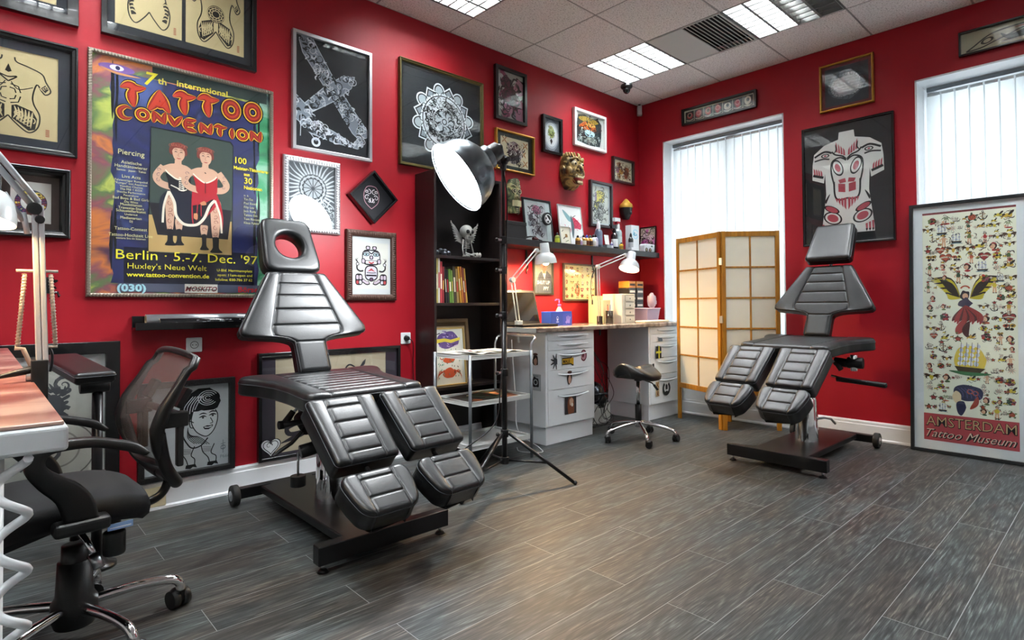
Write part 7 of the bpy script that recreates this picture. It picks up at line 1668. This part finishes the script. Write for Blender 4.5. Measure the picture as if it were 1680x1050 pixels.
t = thing('spray_can', 'pale speckled bottle behind the clear spray bottle', 'bottle', (-.51, -.10, ZS)); MB().lathe([(0, 0), (.024, 0), (.024, .17), (.012, .2), (.012, .215), (0, .215)], mat('speckled pink can', '#a08c88', .4), n=18).build('can', t)
t = thing('box', 'tall white box with a pale blue watercolour globe on the wall shelf', 'box', (-.355, -.16, ZS), -.0); t.name = 'carton'
MB().bx(-.065, .065, -.035, .035, 0, .255, mat('white carton', '#d4dade', .5)).build('carton_body', t, bevel=.002)
a = Art(.13, .25, '#d4dade', 1); a.mb = MB(); a.mb.flatart = True; a.ring(.068, .165, .036, .05, '#a9cfdf', 24, .5, 6); a.blob(.05, .165, .017, .02, '#6fa3bf'); a.blob(.085, .16, .014, .014, '#8fbdd2'); a.line([(.05, .16), (.068, .15), (.09, .16)], .008, '#6fa3bf'); a.mb.build('carton_print', t, Matrix.Translation((0, -.0356, .128)))
t = thing('carton', 'small flat white box in front of the tall white box', 'box', (-.425, -.225, ZS)); MB().bx(-.06, .06, -.02, .02, 0, .028, mat('white carton', '#d4dade', .5)).build('carton_body', t, bevel=.003)
t = thing('tissue_pack', 'white rounded pack at the right end of the wall shelf', 'pack', (-.115, -.17, ZS)); MB().bx(-.085, .085, -.045, .045, 0, .088, mat('white carton', '#d4dade', .5)).build('pack_body', t, bevel=.02, seg=4)
MB().bx(.0, .03, -.0458, -.045, .055, .07, ink('#4c6a5a')).build('pack_label', t)
def ringthing(lab, x):
    o = MB().tube([(.018*math.cos(a), 0, .02+.018*math.sin(a)) for a in [2*pi*i/20 for i in range(20)]], .0032, M_FBLACK, 6, closed=True).sphere((0, .003, .02), (.015, .003, .015), ink('#8c7c5c'), 12, 8).build('lens_ring'); o.location = (x, -.228, ZS+.0015); tag(o, lab, 'lens')
ringthing('round black rimmed lens, left of the two on the wall shelf', -.21); ringthing('round black rimmed lens, right of the two on the wall shelf', -.145)
t = thing('tattoo_machine', 'small red and black tattoo machine lying on the wall shelf by the grey drawing', 'tattoo machine', (-1.74, -.19, ZS))
MB().cyl((-.03, 0, .018), (.02, 0, .018), .014, mat('dark red coil', '#5c1c1c', .3), n=14).cyl((.02, 0, .018), (.075, 0, .01), .006, M_BLACKM, n=10).bx(-.05, .03, -.012, .012, .0, .006, mat('brass', '#8a7434', .3, .8)).sphere((0, .0, .03), (.012, .01, .01), mat('dark red coil', '#5c1c1c', .3), 10, 8).build('machine_body', t, bevel=.002)
o = MB().tube([(-1.88, -.2, ZS+.02), (-1.82, -.21, ZS+.03), (-1.76, -.2, ZS+.036)], .006, M_BLACKP, 8).sphere((-1.885, -.2, ZS+.02), (.028, .02, .02), M_BLACKP, 12, 8).build('pen_machine'); tag(o, 'black pen machine lying by the black box on the wall shelf', 'tattoo machine')
o = MB().bx(-.045, .045, -.03, .03, 0, .018, ink('#c9c9c4')).build('paper_stack'); o.location = (-1.82, -.15, ZS); tag(o, 'small stack of pale papers beside the black box on the wall shelf', 'paper')
# carvings on the wall
M_CARV = ramp_mat('carved painted wood', lambda N, L: ramp(N, L, noise(N, L, 9, 4, dist=1.5), [(.35, '#1a1c14'), (.5, '#5f6a44'), (.62, '#b5ac74')]), .5, bump=(14, .9))
t = thing('tiki_carving', 'narrow green-black carved tiki head on the left wall above the shelf', 'carving', (-1.82, -.002, 1.82))
b = MB(); n = 22; prof = [(.0, .05), (.01, .062), (.04, .066), (.09, .064), (.14, .068), (.2, .07), (.25, .066), (.285, .05), (.295, .02)]
for s_ in (1,):
    pts = []
    for z, w in prof: pts.append([(w*math.cos(pi*i/10), -.055*math.sin(pi*i/10)-.003, z) for i in range(11)])
    vs = [p for r_ in pts for p in r_]; b.add(vs, [(r_*11+i, r_*11+i+1, (r_+1)*11+i+1, (r_+1)*11+i) for r_ in range(len(prof)-1) for i in range(10)], M_CARV, True)
b.build('carved_body', t)
f = MB(); cr = mat('cream paint', '#b8b48c', .5); dk = mat('black paint', '#0e100c', .5)
for s in (-1, 1):
    f.sphere((s*.028, -.048, .185), (.024, .014, .022), dk, 12, 8); f.tube([(s*.028+.02*math.cos(a), -.06+.004*abs(math.cos(a)), .185+.018*math.sin(a)) for a in [2*pi*i/14 for i in range(14)]], .0035, cr, 5, closed=True); f.sphere((s*.028, -.06, .185), (.006, .004, .006), cr, 8, 6)
    f.tube([(s*.008, -.058, .22), (s*.035, -.052, .235), (s*.055, -.035, .225)], .005, cr, 6)
f.tube([(-.02, -.055, .13), (0, -.064, .15), (.02, -.055, .13)], .007, cr, 6)
for k in range(6): f.box((-.04+.016*k, -.052-.008*(1-abs(k-2.5)/2.5), .085), (.009, .014, .05), cr)
for k in range(3): f.tube([(-.05, -.035, .02+.014*k), (0, -.06, .012+.014*k), (.05, -.035, .02+.014*k)], .004, cr, 6)
for k in range(3): f.tube([(-.05, -.035, .25+.012*k), (0, -.058, .262+.01*k), (.05, -.035, .25+.012*k)], .0035, cr, 6)
f.build('carved_face', t)
M_MASKY = ramp_mat('aged gold mask wood', lambda N, L: ramp(N, L, noise(N, L, 11, 4, dist=1.2), [(.33, '#2a1d10'), (.46, '#7c6434'), (.58, '#b89c58'), (.7, '#5c5a34')]), .45, bump=(16, .8))
t = thing('carved_mask', 'large golden carved wooden demon mask with bared teeth on the left wall', 'mask', (-1.11, -.002, 2.28))
b = MB(); vs = []
for i in range(19):
    a = pi*i/18
    for j in range(15):
        v = -1+2*j/14; w = .125*(1-.28*v*v if v > 0 else 1-.5*abs(v)**2.2); dd = .12*(1-abs(v)**2.5)**.5+.005
        vs.append((w*math.cos(a), -dd*math.sin(a)**.8, v*.165))
b.add(vs, [(i*15+j, i*15+j+1, (i+1)*15+j+1, (i+1)*15+j) for i in range(18) for j in range(14)], M_MASKY, True); b.build('mask_shell', t)
f = MB(); ivory = mat('ivory teeth', '#d2c8a0', .4); redm = mat('red mouth', '#7c1c14', .4)
f.sphere((0, -.13, .01), (.032, .04, .038), M_MASKY, 14, 10); f.sphere((0, -.105, -.085), (.062, .035, .042), redm, 16, 10)
for s in (-1, 1):
    f.sphere((s*.048, -.105, .055), (.03, .026, .024), ivory, 14, 10); f.sphere((s*.05, -.128, .053), (.011, .008, .011), dk, 10, 8)
    f.tube(smooth_path([(s*.012, -.13, .085), (s*.045, -.128, .105), (s*.085, -.09, .085)], 4), .013, M_MASKY, 8); f.sphere((s*.028, -.135, -.005), (.017, .02, .016), M_MASKY, 10, 8)
    f.sphere((s*.085, -.075, -.01), (.034, .035, .045), M_MASKY, 12, 8); f.tube([(s*.05, -.125, -.07), (s*.055, -.14, -.045)], [.008, .003], ivory, 6)
    f.sphere((s*.118, -.03, .0), (.016, .03, .045), M_MASKY, 10, 8)
    for k in range(4): f.spiral if False else f.tube(smooth_path([(s*(.02+.022*k), -.10+.012*k, .12), (s*(.03+.022*k), -.095+.014*k, .15), (s*(.02+.02*k), -.08+.012*k, .16)], 3), .01, M_MASKY, 6)
for k in range(6): f.box((-.035+.014*k, -.135, -.062), (.011, .012, .02), ivory); f.box((-.03+.012*k, -.132, -.108), (.009, .012, .016), ivory)
f.tube(smooth_path([(-.06, -.1, -.085), (-.03, -.135, -.05), (.03, -.135, -.05), (.06, -.1, -.085), (.03, -.13, -.125), (-.03, -.13, -.125)], 4), .008, M_MASKY, 6, closed=True)
f.build('carved_face', t)
t = thing('buddha_head', 'small dark head ornament with a golden top on the left wall near the corner', 'ornament', (-.30, -.05, 2.0))
b = MB(); dkh = mat('dark patina', '#1a1c1c', .35); gd = mat('golden patina', '#b08a34', .4, .4)
b.lathe([(0, -.085), (.03, -.08), (.045, -.05), (.058, -.01), (.062, .03), (.06, .045)], dkh, n=20).sphere((0, -.056, -.02), (.012, .016, .02), dkh, 8, 6).bx(-.03, .03, -.02, .05, -.0, .03, dkh).build('face', t)
b = MB().lathe([(.066, .035), (.068, .05), (.06, .075), (.04, .09), (.03, .105), (.012, .125), (0, .13)], gd, n=20); b.build('headdress', t)
for k, x in enumerate((-1.668, -.79)):
    o = MB().bx(x-.008, x+.008, -.012, 0, 1.42, 1.53, M_BLACKM).tube(smooth_path([(x, -.008, 1.43), (x+.006, -.02, 1.38), (x-.006, -.012, 1.345), (x+.004, -.008, 1.33)], 4), .006, M_BLACKM, 6).build('shelf_bracket'); tag(o, ['black bracket with a hanging strap under the left part of the wall shelf', 'black bracket with a hanging strap under the right part of the wall shelf'][k], 'bracket')
# ================================================================== things on the worktop
t = thing('laptop', 'open dark laptop on the worktop under the first desk lamp', 'laptop', (-1.90, -.30, DT), -.12)
MB().bx(-.175, .175, -.115, .115, .002, .02, M_BLACKP).build('keyboard_base', t, bevel=.004)
k = MB()
for i in range(12):
    for j in range(5): k.bx(-.155+.026*i, -.133+.026*i, -.03+.026*j, -.008+.026*j, .02, .0225, mat('keys', '#1c1d20', .5))
k.build('keyboard', t)
RL = RX(-.28); sc = MB().box((0, .16, .155), (.36, .012, .28), M_BLACKP, RL); lid = sc.build('screen_lid', t, bevel=.004)
MB().box((0, .1525, .156), (.328, .002, .24), mat('dark screen glass', '#15130f', .06, spec=.7), RL).build('display', lid)
MB().box((.02, .198, .29), (.05, .014, .006), ink('#c9a878')).build('sticky_tab', lid)
t = thing('glove_box', 'blue cardboard glove box beside the laptop', 'box', (-1.60, -.29, DT)); bb = mat('blue printed card', '#2f4fb0', .4); MB().bx(-.125, .125, -.055, .055, 0, .115, bb).build('box_body', t, bevel=.002)
a = Art(.25, .095, '#ffffff', 1); a.mb = MB(); a.mb.flatart = True; a.ell(.075, .058, .012, .018, '#d4dcf0'); a.ell(.075, .058, .009, .014, '#2f4fb0'); a.ell(.075, .052, .005, .008, '#d4dcf0'); a.poly([(.06, .028), (.09, .028), (.09, .034), (.06, .034)], '#d4dcf0'); a.poly([(.14, 0), (.25, 0), (.25, .095), (.14, .095)], '#4a5cc0')
for q in range(4): a.line([(.19+.008*q, .02), (.185+.014*q, .06), (.187+.016*q, .08-.006*abs(q-1))], .009, '#9a8cd8', k=3)
a.line([(.175, .02), (.20, .04), (.22, .02)], .02, '#9a8cd8'); a.mb.build('box_print', t, Matrix.Translation((0, -.0556, .0475)))
t = thing('pump_bottle', 'clear soap bottle with a pink pump behind the blue glove box', 'bottle', (-1.47, -.20, DT)); MB().lathe([(0, 0), (.03, 0), (.03, .12), (.014, .15), (.014, .16)], mat('clear milky bottle', '#cdbfa2', .12, coat=.5), n=20).build('bottle_body', t); pk = mat('pink violet pump', '#b050a0', .35); MB().cyl((0, 0, .155), (0, 0, .175), .016, pk).cyl((0, 0, .175), (0, 0, .21), .005, pk).tube([(.0, 0, .212), (-.03, -.0, .214), (-.06, -.01, .208)], .006, pk, 8).build('pump', t)
t = thing('drawer_box', 'white plastic box with four small drawers on the worktop', 'storage box', (-.765, -.295, DT), .12)
wp = mat('cream white plastic', '#d6d3c4', .4); MB().bx(-.12, .12, -.1, .1, 0, .265, wp).build('box_body', t, bevel=.004)
for q in range(4): d = MB().bx(-.065, .095, -.106, -.098, .012+.063*q, .066+.063*q, wp).build('drawer', t, bevel=.003); MB().sphere((.015, -.11, .035+.063*q), (.008, .005, .008), mat('drawer knob', '#8a8a80', .4), 8, 6).bx(-.06, .09, -.1075, -.1062, .064+.063*q, .068+.063*q, M_DARK).build('knob', d)
t = thing('carton', 'cream cardboard box just left of the white drawer box', 'box', (-.935, -.23, DT)); MB().bx(-.055, .055, -.06, .06, 0, .21, mat('cream card', '#d3c79c', .6)).build('carton_body', t, bevel=.002)
t = thing('carton', 'cream box standing behind the white drawer box', 'box', (-.86, -.12, DT)); MB().bx(-.07, .07, -.05, .05, 0, .25, mat('cream card', '#d3c79c', .6)).build('carton_body', t, bevel=.002)
t = thing('pen_pot', 'dark pot with pens left of the white drawer box', 'pot', (-.99, -.36, DT)); MB().lathe([(0, 0), (.032, 0), (.036, .115), (.033, .115), (.03, .01), (0, .01)], mat('dark glass pot', '#2a2622', .15, coat=.4), n=20).build('pot', t)
for q in range(5): MB().cyl((-.012+.006*q, .006*(q % 3), .012), (-.024+.012*q, .01*(q % 3), .16+.01*(q % 2)), .0035, ink(('#a03030', '#202428', '#c9b060', '#3c5c9c', '#d0d0cc')[q]), n=6).build('pen', t)
rr = random.Random(6)
for col_, x, n_, lab in ((0, -.475, 6, 'left'), (1, -.35, 6, 'right')):
    for q in range(n_):
        zz = DT+.0+.066*q; oc = q == n_-1
        t = thing('ink_carton', '%s black ink carton %s in the %s stack by the corner' % (('orange-topped' if oc else 'small'), ('on top', 'at the bottom', 'second from the bottom', 'third from the bottom', 'fourth from the bottom', 'fifth from the bottom')[0 if oc else q+1], lab), 'box', (x+rr.uniform(-.004, .004), -.18, zz), rr.uniform(-.05, .05), 'stacked ink cartons')
        MB().bx(-.055, .055, -.06, .06, 0, .064, mat('black printed card', '#18171a', .4) if not oc else mat('orange printed card', '#c07828', .45)).build('carton_body', t, bevel=.002)
        MB().bx(-.04, .045, -.0612, -.06, .02, .04, ink('#d0ccc4') if not oc else ink('#302824')).build('carton_label', t)
t = thing('carton', 'tiny yellow-orange box beside the top of the right carton stack', 'box', (-.262, -.17, DT+.330)); MB().bx(-.02, .02, -.03, .03, 0, .06, mat('orange card', '#d89028', .45)).build('carton_body', t, bevel=.002)
o = MB().bx(-.29, -.235, -.2, -.14, DT, DT+.33, mat('black printed card', '#18171a', .4)).build('carton', bevel=.002); tag(o, 'tall narrow black box right of the carton stacks, under the tiny orange box', 'box')
t = thing('plastic_tub', 'translucent violet plastic tub with a crumpled bag on the worktop', 'tub', (-.435, -.36, DT)); t.scale = (.68, .85, .9); tub = mat('violet translucent plastic', '#a294b4', .2, alpha=.72)
b = MB(); q0, q1 = [(-.13, -.09), (.13, -.09), (.13, .09), (-.13, .09)], [(-.155, -.11), (.155, -.11), (.155, .11), (-.155, .11)]
vs = [(x, y, .002) for x, y in q0]+[(x, y, .145) for x, y in q1]+[(x*.97, y*.97, .145) for x, y in q1]+[(x*.97, y*.97, .006) for x, y in q0]
b.add(vs, [(3, 2, 1, 0)]+[(i, (i+1) % 4, 4+(i+1) % 4, 4+i) for i in range(4)]+[(4+i, 4+(i+1) % 4, 8+(i+1) % 4, 8+i) for i in range(4)]+[(8+i, 8+(i+1) % 4, 12+(i+1) % 4, 12+i) for i in range(4)]+[(12, 13, 14, 15)], tub); b.build('tub_body', t, bevel=.006)
MB().tube([(-.157, -.112, .146), (.157, -.112, .146), (.157, .112, .146), (-.157, .112, .146)], .005, mat('tub rim', '#c9b8d4', .3), 6, closed=True).build('rim', t)
b = MB(); vs = []; rr = random.Random(3)
for i in range(11):
    for j in range(16): a_, c_ = pi*i/10, 2*pi*j/16; q = 1+rr.uniform(-.18, .18); vs.append((.045*q*math.sin(a_)*math.cos(c_), .04*q*math.sin(a_)*math.sin(c_), .075*q*math.cos(a_)))
b.add(vs, [(i*16+j, i*16+(j+1) % 16, (i+1)*16+(j+1) % 16, (i+1)*16+j) for i in range(10) for j in range(16)], mat('crinkled clear bag', '#d8c4d4', .15, alpha=.6), True)
o = b.build('plastic_bag'); o.location = (-.345, -.37, DT+.2); tag(o, 'crumpled translucent pink bag poking out of the violet tub', 'plastic bag')
t = thing('towel_pile', 'flat cream paper towels on the front of the worktop', 'paper towels', (-.48, -.46, DT)); MB().bx(-.2, .2, -.06, .05, 0, .022, mat('cream paper towel', '#ddd2bb', .8)).build('towel_stack', t, bevel=.01, seg=3)
t = thing('cable', 'white cable hanging at the left end of the worktop beside the cabinet', 'cable', (0, 0, 0)); MB().tube(smooth_path([(-2.125, -.31, .80), (-2.12, -.32, .6), (-2.115, -.34, .35), (-2.11, -.36, .12), (-2.05, -.52, .012), (-2.13, -.62, .008), (-2.22, -.5, .008), (-2.16, -.4, .008)], 8), .004, M_WHITEP, 6).build('cord', t)
# frame pictured paper etc. on the floor: black floor sheet edge under the stool is left to the planks
